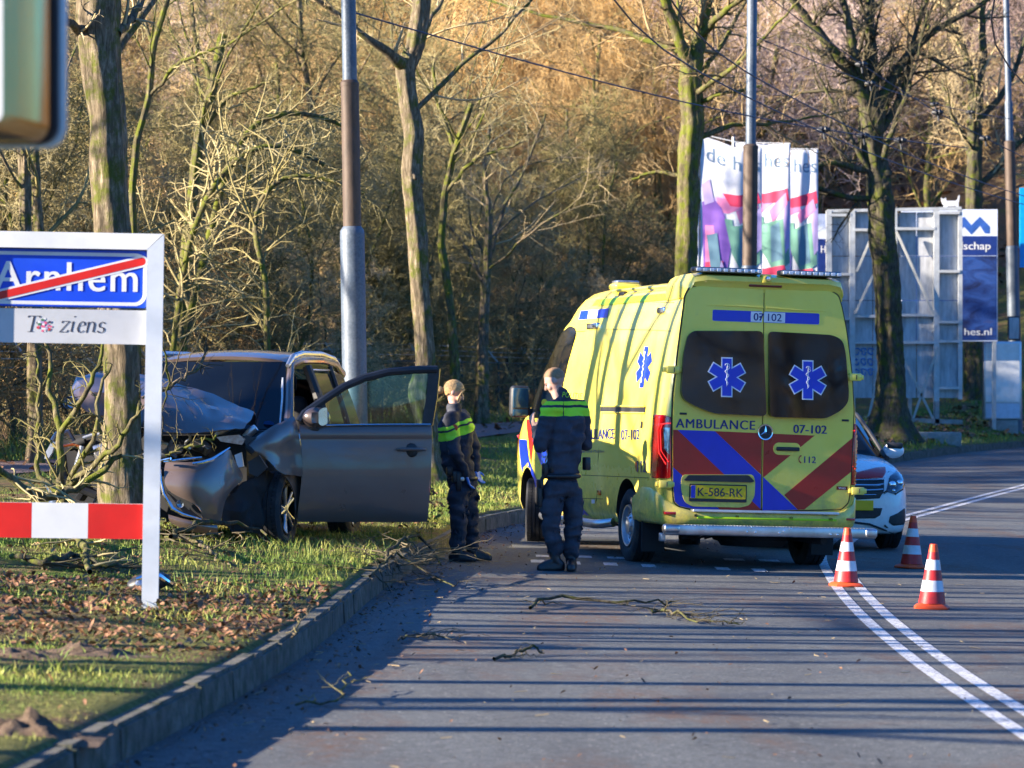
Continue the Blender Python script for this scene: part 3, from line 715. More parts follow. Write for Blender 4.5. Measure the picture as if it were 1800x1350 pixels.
# ------------------------------------------------------------------ street trees whose trunks can be read one by one
def resample(P, Rr, n):
    P = np.array(P, float); Rr = np.array(Rr, float); s = np.concatenate([[0], np.cumsum(np.linalg.norm(np.diff(P, axis=0), axis=1))]); t = np.linspace(0, s[-1], n)
    Q = np.stack([np.interp(t, s, P[:, i]) for i in range(3)], 1)
    for _ in range(2):
        Q[1:-1] = (Q[:-2] + 2 * Q[1:-1] + Q[2:]) / 4
    return Q, np.interp(t, s, Rr)
def hero(name, label, Y, trunk, limbs, bm_, tm_, base_w=1.6, n2=10, n3=8, seed=1, cat='tree', tw=0.006, drop=0.0, n4=2, knots=4, back=4):
    """trunk: (px, py, width_px); limbs: lists of (px, py, width_px, dY). world points come from where they stand, Y metres off"""
    rng = np.random.default_rng(seed); b = W(trunk[-1][0], trunk[-1][1], Y); base = Vector((b.x, Y, gz(b.x, Y)))
    def L(q): v = W(q[0], q[1], Y + (q[3] if len(q) > 3 else 0)) - base; return (v.x, v.y, v.z)
    P = [L(q) for q in trunk][::-1]; Rr = [q[2] * Y / FPX / 2 for q in trunk][::-1]
    if P[0][2] > 0.02: P = [(P[0][0], 0, -0.25)] + P; Rr = [Rr[0] * base_w] + Rr
    NR = 110; Q, RQ = resample(P, Rr, NR)
    z = Q[:, 2]; RQ = RQ * (1 + (base_w - 1) * np.exp(-np.clip(z, 0, 9) / 0.25))
    sides = 44; mb = MB(); rings = []
    for i in range(NR):
        t = Q[min(i + 1, NR - 1)] - Q[max(i - 1, 0)]; t = t / np.linalg.norm(t); u = np.cross(t, [0, 1, 0]); u /= np.linalg.norm(u); v = np.cross(t, u); ring = []
        for j in range(sides):
            a = 2 * math.pi * j / sides; dirv = u * math.cos(a) + v * math.sin(a)
            q = Vector(Q[i] + dirv * RQ[i])
            nn = mnoise.fractal(Vector((q.x * 3.2 + seed, q.y * 3.2, q.z * 1.3)), 1.0, 2.0, 3) * 0.16
            rib = 0.055 * (1 - 2 * abs(mnoise.noise(Vector((math.cos(a) * 5.5 + seed, math.sin(a) * 5.5, q.z * 1.7))))) + 0.03 * mnoise.noise(Vector((math.cos(a) * 12, math.sin(a) * 12 + seed, q.z * 6))) + 0.05 * math.sin(a * 7 + q.z * 0.7 + 2 * mnoise.noise(Vector((q.x, q.y, q.z * 0.6)))) + 0.04 * mnoise.noise(Vector((math.cos(a) * 6, math.sin(a) * 6, q.z * 9 + seed)))
            flare = 0.22 * math.exp(-max(z[i], 0) / 0.3) * math.sin(a * 4 + seed)
            ring.append(Vector(Q[i] + dirv * RQ[i] * (1 + nn + rib + flare)))
        rings.append(ring)
    mb.loft(rings, True, False)
    for k in range(knots):
        i = int(rng.integers(18, NR - 18)); a = rng.uniform(0, 6.28); r = RQ[i] * rng.uniform(0.3, 0.5)
        c = Vector(Q[i]) + Vector((math.cos(a), math.sin(a), 0)) * RQ[i] * 0.85
        bmm = bmesh.new(); bmesh.ops.create_icosphere(bmm, subdivisions=3, radius=r)
        for v in bmm.verts: v.co = c + v.co * (1 + 0.35 * mnoise.noise(v.co * 22 + Vector((seed, k, 0))))
        mb.bm(bmm)
    root = thing(name, label, cat, base)
    mb.obj('trunk', M[bm_], root, angle=80)
    cr = Poly(); lb = Poly(); LP = []; LR = []
    for l in limbs:
        q, rr = resample([L(x) for x in l], [x[2] * Y / FPX / 2 for x in l], 16); LP.append(q); LR.append(rr)
    for k in range(back):                      # limbs toward and away from the viewer, above the frame too
        i = int(rng.integers(NR - 30, NR - 1)); d = unit(np.array([rng.normal(0, .5), rng.choice([-1, 1]) * rng.uniform(.4, 1), rng.uniform(.4, 1.2)])); p = Q[i]; pts = []
        for s in range(16): pts.append(p); d = unit(d + rng.normal(0, .08, 3) + np.array([0, 0, .02])); p = p + d * 0.28
        LP.append(np.array(pts)); LR.append(np.linspace(RQ[i] * .3, .008, 16))
    LP = np.array(LP); LR = np.array(LR)
    if len(LP):
        jit = RNG.normal(0, 0.012, LP.shape); jit[:, 0] = 0; LP = LP + jit
        lb.add(LP, LR, 10); link('limb', lb.mesh(name + '_limbs', M[bm_], 0.03), root)
        A, RA = spawn(LP, LR, n2, (25, 70), (0.22, 0.5), (0.3, 0.55), 8, 0.14, 0.03 - drop, 0.1, 1, rng, tw * 1.6); cr.add(A, RA, 4)
        B, RB = spawn(A, RA, n3, (25, 70), (0.3, 0.6), (0.5, 0.7), 5, 0.18, -drop, 0.15, 1, rng, tw); cr.add(B, RB, 3)
        if n4:
            C, RC = spawn(B, RB, n4, (25, 70), (0.4, 0.8), (0.6, 0.8), 4, 0.2, -drop, 0.15, 1, rng, tw * 0.8); cr.add(C, RC, 3)
        link('crown', cr.mesh(name + '_crown', M[tm_]), root)
    return root

hero('roadside_tree', 'thick grey tree with a knobbly mossy foot that the crashed car has struck', 30.6,
     [(172, -60, 78), (172, 0, 74), (170, 60, 72), (178, 120, 66), (186, 200, 62), (190, 300, 62), (198, 400, 66), (207, 500, 63), (211, 600, 62), (213, 700, 61), (215, 780, 66), (212, 830, 78), (214, 870, 78), (216, 930, 76), (216, 985, 84)],
     [[(150, 70, 20), (125, 40, 16, -.2), (100, 10, 12, -.3), (70, -40, 8, -.4)], [(205, 60, 18), (240, 20, 14, .3), (262, -30, 10, .5)]],
     'bark_grey', 'twig_brown', 1.08, n2=5, n3=4, seed=3, knots=7, back=2)
hero('slender_tree', 'slender pale tree with a bend and a knot, behind the open car door', 50,
     [(745, -40, 30), (738, 30, 30), (728, 90, 31), (712, 118, 36), (716, 170, 33), (728, 230, 33), (722, 300, 34), (726, 350, 31), (734, 420, 34), (738, 500, 33), (744, 580, 33), (748, 640, 33), (740, 690, 42), (752, 750, 36), (752, 800, 42)],
     [[(712, 118, 26), (690, 95, 18, -.3), (650, 70, 13, -.5), (610, 40, 10, -.6), (560, 0, 8, -.8), (520, -30, 5, -1)], [(735, 20, 18), (760, -40, 12, .4), (790, -90, 8, .5)]],
     'bark_grey', 'twig_brown', 1.4, n2=8, n3=6, seed=5, knots=6)
hero('forked_tree', 'tall tree with bright green moss below its fork, left of the white banners', 70,
     [(1216, 105, 36), (1214, 150, 38), (1216, 220, 38), (1210, 300, 38), (1208, 400, 36), (1206, 480, 38), (1204, 600, 42), (1202, 700, 46), (1202, 770, 50)],
     [[(1214, 120, 26), (1200, 90, 22, -.2), (1185, 40, 20, -.3), (1165, -10, 17, -.5), (1150, -60, 14, -.6)], [(1218, 120, 30), (1232, 60, 26, .2), (1240, 0, 24, .4), (1248, -60, 20, .6)],
      [(1200, 90, 14), (1160, 78, 12, .3), (1100, 55, 9, .6), (1040, 42, 8, .8), (960, 30, 6, 1), (870, 5, 5, 1.2), (830, -8, 4, 1.4)], [(1236, 60, 14), (1262, 30, 12, -.4), (1300, 0, 10, -.7), (1340, -30, 8, -1)],
      [(1232, 180, 9), (1262, 165, 7, -.3), (1300, 160, 6, -.4), (1340, 150, 4, -.5)], [(1198, 310, 8), (1150, 300, 6, .3), (1100, 320, 4, .4)]],
     'bark_moss', 'twig_brown', 1.5, n2=11, n3=8, seed=8, knots=5, n4=2)
hero('spreading_tree', 'dark spreading tree on the grass bank, in front of the grey billboard frame', 85,
     [(1532, 190, 46), (1530, 240, 44), (1540, 290, 40), (1548, 360, 44), (1552, 430, 44), (1560, 500, 42), (1564, 580, 44), (1566, 660, 46), (1566, 710, 54), (1566, 745, 70)],
     [[(1530, 200, 26), (1510, 150, 22, -.2), (1480, 110, 20, -.3), (1440, 60, 16, -.5), (1400, 10, 13, -.6), (1370, -40, 9, -.8)], [(1534, 190, 24), (1536, 120, 22, .2), (1528, 50, 19, .3), (1530, -10, 16, .4), (1536, -60, 12, .6)],
      [(1538, 200, 20), (1570, 130, 17, .3), (1610, 80, 14, .5), (1660, 40, 11, .7), (1720, 15, 9, .9), (1760, -20, 7, 1)], [(1545, 300, 14), (1500, 300, 12, -.3), (1470, 278, 11, -.5), (1420, 300, 10, -.6), (1375, 320, 9, -.7), (1340, 318, 8, -.8), (1285, 325, 11, -.9), (1250, 300, 6, -1), (1225, 310, 4, -1.1)],
      [(1548, 350, 13), (1500, 350, 10, -.2), (1450, 335, 9, -.4), (1410, 318, 8, -.5), (1380, 340, 6, -.6), (1370, 390, 5, -.7), (1366, 430, 3, -.8)], [(1526, 180, 18), (1500, 90, 15, -.4), (1490, 30, 12, -.5), (1470, -30, 9, -.6)],
      [(1540, 240, 15), (1575, 190, 13, .4), (1600, 120, 10, .5), (1610, 50, 8, .6), (1640, -20, 6, .7)], [(1285, 325, 8), (1275, 370, 5, 0), (1280, 430, 3, 0)]],
     'bark_dark', 'twig_dark', 1.35, n2=12, n3=9, seed=13, knots=5, n4=2, tw=0.007)
hero('park_tree', 'bare many-limbed tree above the blue advertising panel', 112,
     [(1716, 160, 24), (1714, 220, 25), (1712, 290, 26), (1712, 350, 28), (1712, 420, 30), (1712, 560, 32), (1712, 700, 34)],
     [[(1716, 170, 18), (1700, 110, 15, 0), (1680, 50, 12, 0), (1660, -10, 9, 0)], [(1716, 170, 17), (1730, 100, 14, .3), (1725, 30, 11, .4), (1735, -30, 8, .5)], [(1714, 220, 13), (1760, 170, 11, .5), (1790, 110, 9, .6), (1810, 40, 7, .6)],
      [(1716, 330, 12), (1750, 300, 11, .4), (1790, 250, 9, .5), (1830, 230, 7, .5)], [(1710, 260, 12), (1680, 220, 10, .2), (1660, 160, 8, .2), (1650, 90, 6, .2)]],
     'bark_dark', 'twig_brown', 1.3, n2=11, n3=8, seed=17, knots=2, tw=0.009)
hero('twin_tree', 'pale twin-stemmed tree with moss patches at the left edge, above the blue sign', 52,
     [(40, 250, 20), (45, 330, 20), (44, 400, 22), (52, 480, 22), (60, 600, 24), (62, 760, 26)], [[(60, 600, 20), (64, 500, 19, .3), (72, 430, 19, .5), (66, 350, 18, .5), (58, 270, 17, .5), (64, 150, 14, .5), (60, 40, 10, .5)], [(40, 255, 16), (38, 150, 14), (30, 50, 11), (34, -30, 8)]],
     'bark_grey', 'twig_olive', 1.3, n2=6, n3=5, seed=23, knots=3)
hero('slender_tree', 'slim orange-barked trunk behind the policewoman and the wire fence', 82,
     [(860, 380, 12), (856, 480, 15), (850, 560, 17), (848, 640, 20), (846, 700, 22), (846, 780, 26)], [[(860, 385, 10), (850, 300, 8), (862, 220, 6)], [(856, 470, 8), (880, 380, 7, .4), (920, 300, 5, .5), (960, 200, 4, .6)], [(852, 500, 7), (810, 420, 6, .3), (770, 380, 4, .3)]],
     'bark_grey', 'twig_brown', 1.3, n2=7, n3=5, seed=29, knots=1)
# dark leaning trunks inside the thicket
for k, (nm, lb, Y, tr_) in enumerate((
    ('mossy_tree', 'mossy leaning trunk in the thicket, between the struck tree and the lamp post', 60, [(392, 60, 15), (375, 150, 17), (352, 230, 19), (340, 330, 18), (330, 420, 21), (318, 560, 23), (312, 700, 26)]),
    ('curved_tree', 'long thin trunk curving up to the right in the left thicket', 57, [(300, -20, 9), (270, 80, 10), (262, 170, 11), (240, 250, 12), (232, 340, 13), (236, 460, 13), (240, 620, 15), (240, 720, 16)]),
    ('leaning_tree', 'dark leaning trunk right of the slender pale tree', 66, [(830, 180, 9), (800, 260, 11), (782, 340, 12), (775, 430, 13), (790, 520, 14), (800, 640, 16), (802, 740, 18)]))):
    hero(nm, lb, Y, tr_, [[(tr_[1][0], tr_[1][1], tr_[1][2] * .7), (tr_[1][0] - 30, tr_[1][1] - 70, 7, .3), (tr_[1][0] - 40, tr_[1][1] - 160, 5, .5)], [(tr_[2][0], tr_[2][1], tr_[2][2] * .6), (tr_[2][0] + 50, tr_[2][1] - 60, 7, -.3), (tr_[2][0] + 130, tr_[2][1] - 90, 4, -.5)]],
         'bark_moss', 'twig_olive', 1.3, n2=9, n3=7, seed=60 + k, knots=1)
# moss-covered low boughs arching through the thicket
def bough(label, Y, pts, seed):
    rng = np.random.default_rng(seed); base = W(pts[0][0], pts[0][1], Y); zb = gz(base.x, Y)
    root = thing('fallen_bough', label, 'branch', (base.x, Y, zb))
    P = [(W(p[0], p[1], Y + p[3]) - Vector((base.x, Y, zb))) for p in pts]; P = [Vector((P[0].x, P[0].y, -0.1))] + P if False else P
    q, rr = resample([tuple(v) for v in P], [p[2] * Y / FPX / 2 for p in pts], 20); b = Poly(); b.add(q[None], rr[None], 8); link('limb', b.mesh('bough', M['bark_moss'], 0.06), root)
    A, RA = spawn(q[None], rr[None], 30, (20, 75), (0.15, 0.4), (0.3, 0.6), 7, 0.2, 0.03, 0.02, 1, rng, 0.008); c = Poly(); c.add(A, RA, 3)
    B, RB = spawn(A, RA, 9, (20, 80), (0.3, 0.6), (0.5, 0.8), 5, 0.25, 0, 0.1, 1, rng, 0.005); c.add(B, RB, 3)
    link('twigs', c.mesh('bough_twigs', M['twig_olive']), root)
bough('mossy bough arching right from the leaning trunk through the left thicket', 58.5, [(318, 620, 12, 0), (352, 480, 14, 0), (400, 290, 12, 0), (440, 215, 11, .3), (500, 195, 10, .5), (560, 200, 8, .8), (620, 230, 6, 1)], 3)
bough('yellow-mossed bough low in the thicket left of the lamp post', 57.5, [(300, 640, 10, 0), (330, 430, 11, 0), (370, 330, 11, 0), (430, 262, 10, .2), (500, 250, 9, .4), (570, 290, 7, .6)], 4)
bough('drooping bough crossing above the crashed car roof', 56.5, [(470, 700, 11, 0), (468, 480, 11, 0), (440, 400, 10, .1), (470, 320, 9, .2), (540, 300, 8, .3), (640, 340, 6, .4)], 6)
# ------------------------------------------------------------------ ambulance
def wheel(parent, loc, rad=0.35, wid=0.235, rimr=0.215, style='steel', side=-1, rot=(0, 0, 0), name='wheel'):
    """side -1: outer face towards local -x"""
    w = bpy.data.objects.new(name, None); COL.objects.link(w); w.parent = parent; w.location = loc; w.rotation_euler = rot; reg(parent, w)
    h = wid / 2; s = side
    mb = MB(); pr = [(rimr, -h * .72), (rimr + .012, -h * .9), (rad - .085, -h), (rad - .035, -h * .98), (rad - .012, -h * .86)]
    for k in range(4):
        a = -h * .8 + k * h * .4; pr += [(rad, a), (rad, a + h * .3), (rad - .012, a + h * .32), (rad - .012, a + h * .38)]
    pr += [(rad - .035, h * .98), (rad - .085, h), (rimr + .012, h * .9), (rimr, h * .72)]
    mb.lathe([(r, x) for r, x in pr], axis='X', sides=56)
    for k in range(56):                                   # shoulder blocks
        a = 2 * math.pi * k / 56; m = Matrix.Rotation(a, 4, 'X')
        for q in (-1, 1): mb.box((q * h * .62 - .02, -.012, rad - .02), (q * h * .62 + .022, .012, rad + .003), m)
    mb.obj('tyre', M['tyre_rubber'], w, angle=50)
    mb = MB(); x0 = s * h
    if style == 'steel':
        mb.lathe([(rimr, s * h * .75), (rimr - .005, s * h * .98), (rimr - .022, s * h * .96), (rimr - .03, s * h * .6), (rimr - .055, s * h * .45), (rimr - .075, s * h * .62), (.10, s * h * .72), (.075, s * h * .95), (.04, s * h * 1.0), (0.001, s * h * 1.0)], axis='X', sides=40)
        for k in range(6):
            a = 2 * math.pi * k / 6; mb.lathe([(.011, 0), (.011, s * .03), (0.001, s * .035)], c=(s * h * .66, .088 * math.cos(a), .088 * math.sin(a)), axis='X', sides=8)
        mb.obj('rim', M['aluminium'], w)
        mb = MB()
        for k in range(14):
            a = 2 * math.pi * (k + .5) / 14; m = Matrix.Rotation(a, 4, 'X'); mb.rbox((s * h * .52 - .006, -.016, rimr - .068), (s * h * .52 + .02, .016, rimr - .046), .006, 1, m)
        mb.obj('rim_slot', M['dark_cavity'], w)
    else:
        mb.lathe([(rimr, -s * h * .6), (rimr - .01, s * h * .8), (rimr + .002, s * h * .96), (rimr - .016, s * h * .94), (rimr - .03, s * h * .3), (rimr - .04, -s * h * .2), (.001, -s * h * .2)], axis='X', sides=40, m=1)
        mb.lathe([(.055, s * h * .5), (.055, s * h * .8), (.03, s * h * .88), (.001, s * h * .88)], axis='X', sides=20)
        for k in range(5):
            for q in (-.13, .13):
                a = 2 * math.pi * k / 5 + q; c, n = math.cos(a), math.sin(a)
                mb.tube([(s * h * .68, .04 * c, .04 * n), (s * h * .78, .12 * c, .12 * n), (s * h * .82, (rimr - .012) * math.cos(a + q * .3), (rimr - .012) * math.sin(a + q * .3))], [.02, .014, .016], 8)
        mb.obj('rim', [M['aluminium'], M['dark_cavity']], w)
    return w

AMB_TH, AMB_ROLL = 14.0, 1.7
amb = thing('ambulance', 'yellow ambulance van with red and blue stripes, its closed rear doors facing us', 'ambulance', (2.327, 33.24, -0.07), (0, R(AMB_ROLL), R(AMB_TH)))
bpy.context.view_layer.update()
AM = Matrix.Translation(amb.location) @ amb.rotation_euler.to_matrix().to_4x4(); AI = AM.inverted()
CAMO = Vector((0, 0, CAMZ))
def ray(inv, px, py):
    o = inv @ CAMO; d = (inv.to_3x3() @ Vector(((px - CX) / FPX, 1, -(py - HY) / FPX))).normalized(); return o, d
def RP(px, py, y=0.0):
    o, d = ray(AI, px, py); t = (y - o.y) / d.y; p = o + d * t; return (p.x, p.z)
def rpoly(pts, y=0.0): return [RP(a, b, y) for a, b in pts]
PROF0 = [(.84, .42), (.94, .45), (.975, .54), (.992, .72), (1.0, .92), (1.0, 1.12), (.992, 1.3), (.975, 1.5), (.95, 1.7), (.915, 1.9), (.875, 2.08), (.83, 2.24), (.795, 2.33), (.75, 2.44), (.68, 2.535), (.58, 2.595), (.4, 2.635), (.2, 2.65), (0, 2.655)]
PROF = [(h, z if z <= 1.2 else 1.2 + (z - 1.2) * 1.072) for h, z in PROF0]
def ring(y, hs=1.0, zs=1.0, ztop=None, zb=.42, hb=None):
    out = []
    for h, z in PROF:
        hh = h * hs; zz = z
        if ztop is not None and z > 1.0: zz = 1.0 + (z - 1.0) * (ztop - 1.0) / 1.76
        elif ztop is not None: zz = min(zz, ztop)
        zz = zb + (zz - .42) if zz < .6 else zz
        zz = 1.2 + (zz - 1.2) * zs if zz > 1.2 else zz
        if ztop is not None and 1.3 < z < 2.76: hh = hs * (.15 * h + .85 * float(np.interp(zz, [1.0, 1.3, 1.5, 1.75, 1.95, 2.15, 2.4, 2.6], [1.0, .99, .972, .94, .90, .85, .78, .69]))) * (1 if z < 2.5 else .93 if z < 2.66 else .82 if z < 2.72 else .6)
        if hb is not None: hh = min(hh, hb + max(0, (1.2 - zz)) * 0.02)
        out.append((hh, zz))
    return [Vector((-h, y, z)) for h, z in out] + [Vector((h, y, z)) for h, z in reversed(out[:-1])]
def build_body():
    st = [(0.0, .885, .965), (.02, .915, .975), (.06, .95, .985), (.12, .98, .995), (.2, .997, 1.0), (.3, 1, 1)]
    rings = [ring(y, h, z) for y, h, z in st] + [ring(y, zb=.42 if y < 1.3 else .34) for y in (.7, 1.13, 1.6, 2.2, 2.8, 3.2)]
    for y, zt, hs in ((3.55, 2.76, 1), (3.9, 2.755, 1), (4.15, 2.74, 1), (4.35, 2.65, 1), (4.54, 2.46, .999), (4.7, 2.24, .997), (4.85, 2.02, .994), (5.02, 1.79, .99), (5.2, 1.6, .98), (5.4, 1.47, .97), (5.6, 1.39, .955), (5.8, 1.28, .92), (5.95, 1.14, .86), (6.03, 1.0, .79)):
        rings.append(ring(y, hs, 1, zt, .34 if y < 5.7 else .40))
    mb = MB(); mb.loft(rings, True, True)
    me = mb.mesh('body', [M['yellow_paint'], M['dark_cavity'], M['dark_glass']], smooth=False)
    o = link('body', me, amb); reg(amb, o)
    # wheel arches cut out
    for y, r in ((1.13, .435), (5.10, .455)):
        cb = MB(); cb.lathe([(.001, -1.2), (r, -1.2), (r, -.62), (.001, -.62)], c=(0, y, .37), axis='X', sides=40); cb.lathe([(.001, .62), (r, .62), (r, 1.2), (.001, 1.2)], c=(0, y, .37), axis='X', sides=40)
        cm = cb.mesh('cut', [M['yellow_paint'], M['dark_cavity'], M['dark_glass']], smooth=False)
        for p in cm.polygons: p.material_index = 1
        c = bpy.data.objects.new('cut', cm); COL.objects.link(c); c.parent = amb
        b = o.modifiers.new('b', 'BOOLEAN'); b.object = c; b.operation = 'DIFFERENCE'; b.solver = 'EXACT'
        ne = evalmesh(o, 'body'); o.modifiers.clear(); o.data = ne; bpy.data.objects.remove(c)
    me = o.data
    for p in me.polygons:
        c = p.center
        if p.material_index == 0 and 4.3 < c.y < 5.2 and c.z > 1.5 and abs(p.normal.y) > .45 and abs(c.x) < .82: p.material_index = 2
    me.polygons.foreach_set('use_smooth', [True] * len(me.polygons)); me.set_sharp_from_angle(angle=R(32))
    return o
abody = build_body()
_bm = bmesh.new(); _bm.from_mesh(abody.data); ABVH = BVHTree.FromBMesh(_bm); _bm.free()
def proj(px, py, lift=0.005):
    o, d = ray(AI, px, py); h = ABVH.ray_cast(o, d)
    if h[0] is None:
        n = ABVH.find_nearest(o + d * 36); return n[0] + n[1] * lift
    n = h[1] if h[1].dot(d) < 0 else -h[1]
    return h[0] + n * lift
def sproj(px, py, lift=.005):
    # a spot on the left flank: found on the flank plane, then dropped onto the skin square to the side
    o, d = ray(AI, px, py); x = -.98
    for _ in range(4):
        p = o + d * ((x - o.x) / d.x); h = ABVH.ray_cast(Vector((-3, min(p.y, 5.9), p.z)), Vector((1, 0, 0)))
        if h[0] is None: break
        x = h[0].x
    q = h[0] if h[0] is not None else Vector((x, min(p.y, 5.9), p.z)); n = h[1] if h[0] is not None else Vector((-1, 0, 0))
    if n.x > 0: n = -n
    return q + n * lift
def ydecal(mb, poly, lift=.006, step=.08):
    bm = bmesh.new(); f = bm.faces.new([bm.verts.new((a, b, 0)) for a, b in poly]); bmesh.ops.triangulate(bm, faces=[f])
    for _ in range(6):
        e = [e for e in bm.edges if e.calc_length() > step]
        if not e: break
        bmesh.ops.subdivide_edges(bm, edges=e, cuts=1); bmesh.ops.triangulate(bm, faces=[f for f in bm.faces if len(f.verts) > 3])
    for v in bm.verts:
        h = ABVH.ray_cast(Vector((-3, v.co.x, v.co.y)), Vector((1, 0, 0))); v.co = Vector((h[0].x - lift, v.co.x, v.co.y)) if h[0] is not None else Vector((-.9, v.co.x, v.co.y))
    mb.bm(bm)
def decal(mb, poly, m=None, lift=0.005, step=7.0, thick=False):
    bm = bmesh.new(); vs = [bm.verts.new((x, y, 0)) for x, y in poly]; f = bm.faces.new(vs); bmesh.ops.triangulate(bm, faces=[f])
    for _ in range(6):
        e = [e for e in bm.edges if e.calc_length() > step]
        if not e: break
        bmesh.ops.subdivide_edges(bm, edges=e, cuts=1); bmesh.ops.triangulate(bm, faces=[f for f in bm.faces if len(f.verts) > 3])
    for v in bm.verts: v.co = sproj(v.co.x, v.co.y, lift) if min(p[0] for p in poly) < 1140 and max(p[0] for p in poly) < 1146 else proj(v.co.x, v.co.y, lift)
    mb.bm(bm, None, m)
def decal_text(mb, txt, cx, cy, w, h, m=None, slope=0.0, bold=0.01, shear=0, lift=0.006, spacing=1.0):
    vs, fs = text2d(txt, 1.0, shear, spacing, bold); x0 = min(v[0] for v in vs); x1 = max(v[0] for v in vs); y1 = max(v[1] for v in vs)
    out = []
    for x, y in vs:
        a = x * w / (x1 - x0); b = y * h / y1 - h / 2; out.append(proj(cx + a, cy - b + a * slope, lift))
    mb.add(out, fs, m)
FR = lambda off: (lambda u, v, w: Vector((u, -off - w, v)))      # rear frame, w outward (towards -y)

def rear_doors():
    top = [(1343, 507), (1227, 503), (1213, 506), (1205, 520), (1193, 613), (1184, 690), (1182, 740), (1182, 850), (1185, 882), (1193, 890), (1218, 895), (1338, 898)]
    rt = [(1343.5, 507), (1460, 512), (1473, 520), (1479, 540), (1487, 580), (1497, 660), (1500, 724), (1497, 790), (1494, 862), (1490, 884), (1478, 895), (1338.5, 898)]
    seam_top, seam_bot = RP(1343, 507)[0], RP(1338, 898)[0]
    L = rpoly(top); Rr = rpoly(rt); g = 0.004
    L = [(min(u, seam_bot + (seam_top - seam_bot) * (v - .45) / 2.1 - g), v) for u, v in L]; Rr = [(max(u, seam_bot + (seam_top - seam_bot) * (v - .45) / 2.1 + g), v) for u, v in Rr]
    shapes = {}
    for key, poly in (('left', L), ('right', Rr)):
        mb = MB(); mb.prism(smooth_poly(poly, .03, 3), FR(0.0), 0.001, 0.014)
        bmm = bmesh.new(); me = mb.mesh('d', M['yellow_paint'], False); bmm.from_mesh(me)
        e = [e for e in bmm.edges if e.calc_face_angle(0) > 1.2 and all(v.co.y < -.012 for v in e.verts)]
        bmesh.ops.bevel(bmm, geom=e, offset=.006, segments=2, affect='EDGES'); m2 = MB(); m2.bm(bmm)
        # pressed swage lines
        d = m2.obj('rear_door', M['yellow_paint'], amb, angle=30); shapes[key] = (d, poly)
    # dark gap behind the doors
    mb = MB(); mb.prism(smooth_poly(rpoly([(1343, 505), (1226, 501), (1211, 504.5), (1203, 519), (1191, 613), (1182, 690), (1180, 740), (1180, 850), (1183, 883), (1192, 892), (1217, 897), (1338, 900), (1479, 897), (1492, 885), (1496, 862), (1499, 790), (1502, 724), (1499, 660), (1489, 580), (1481, 540), (1475, 519), (1461, 510)]), .03, 3), FR(0.0), -0.02, 0.003)
    mb.obj('door_seal', M['seam'], amb)
    (ld, lp), (rd, rp) = shapes['left'], shapes['right']
    ZW = 0.0165
    # stripes, clipped to each door
    def z2(pts): return rpoly([(1140 + a * .22222, 720 + b * .22222) for a, b in pts])
    sh = {'blue_stripe': [z2([(225, 160), (520, 170), (1180, 795), (1180, 815), (905, 812), (885, 790)]), z2([(150, 420), (190, 455), (600, 826), (150, 826)])],
          'red_stripe': [z2([(150, 157), (225, 160), (885, 790), (905, 812), (600, 826), (190, 455), (150, 420)]), z2([(520, 170), (1310, 205), (908, 533)]), z2([(1650, 190), (1650, 450), (1215, 800), (1180, 795), (1070, 675)])]}
    for nm, polys in sh.items():
        mt = M['blue_foil'] if nm[0] == 'b' else M['red_foil']
        for door, reg_ in ((ld, lp), (rd, rp)):
            for p in polys:
                k = max(range(len(reg_)), key=lambda i: 0)
                hull = reg_
                # shrink the clip outline a little
                cx = sum(u for u, v in hull) / len(hull); cz = sum(v for u, v in hull) / len(hull)
                hull = [(cx + (u - cx) * .992, cz + (v - cz) * .996) for u, v in hull]
                c = clip(p, hull)
                if len(c) > 2:
                    mb = MB(); mb.prism(c, FR(0), .0141, ZW); mb.obj(nm, mt, door, smooth=False)
    # windows
    gl = [(1207, 590), (1218, 581.5), (1339.5, 582), (1342.5, 731.5), (1251, 727), (1218, 714), (1199, 703), (1194, 690), (1199, 625)]
    gr = [(1349, 582.5), (1462, 589), (1479, 598), (1484, 620), (1488, 690), (1486, 708), (1473, 722), (1447, 735.5), (1349, 733)]
    for d, p, q in ((ld, gl, (1274, 663)), (rd, gr, (1416, 668))):
        mb = MB(); pp = smooth_poly(rpoly(p), .05, 5); mb.prism(pp, lambda u, v, w: Vector((u, -w - (0.055 * (2.38 - v) / .75 if w > .02 else 0), v)), .012, .021); mb.obj('window_glass', M['dark_glass'], d, angle=30)
        # six-barred star with rod and snake
        cx, cz = RP(*q); r = .175
        def bars(r, w):
            out = []
            for k in range(6):
                a = math.pi / 2 + k * math.pi / 3; u = (math.cos(a), math.sin(a)); n = (-u[1], u[0])
                out += [(cx + u[0] * r + n[0] * -w, cz + u[1] * r - n[1] * w), (cx + u[0] * r + n[0] * w, cz + u[1] * r + n[1] * w)]
                b = a + math.pi / 6; out.append((cx + math.cos(b) * w * 2.0, cz + math.sin(b) * w * 2.0))
            return out
        GO = lambda v: -(0.055 * (2.38 - v) / .75)
        GF = lambda u, v, w: Vector((u, -w + GO(v), v))
        st = MB(); st.prism(bars(r + .012, .056), GF, .0215, .0230, 0); st.prism(bars(r, .045), GF, .0231, .0246, 1)
        rod = [(cx, cz + r * .8), (cx, cz - r * .85)]
        st.tube([(cx, -.026 + GO(cz), cz + r * .72), (cx, -.026 + GO(cz), cz - r * .8)], .005, 5, m=0)
        st.tube([(cx + .026 * math.sin(t * 2.2) * (1 - t * .09), -.027 + GO(cz), cz + r * .62 - t * .026) for t in [k * .35 for k in range(27)]], .0042, 5, m=0)
        st.tube([(cx + .02 * math.cos(t), -.027 + GO(cz), cz + r * .62 + .02 * math.sin(t)) for t in [k * .5 for k in range(7)]], .0042, 5, m=0)
        st.obj('star_emblem', [M['white_foil'], M['blue_foil']], d, smooth=False)
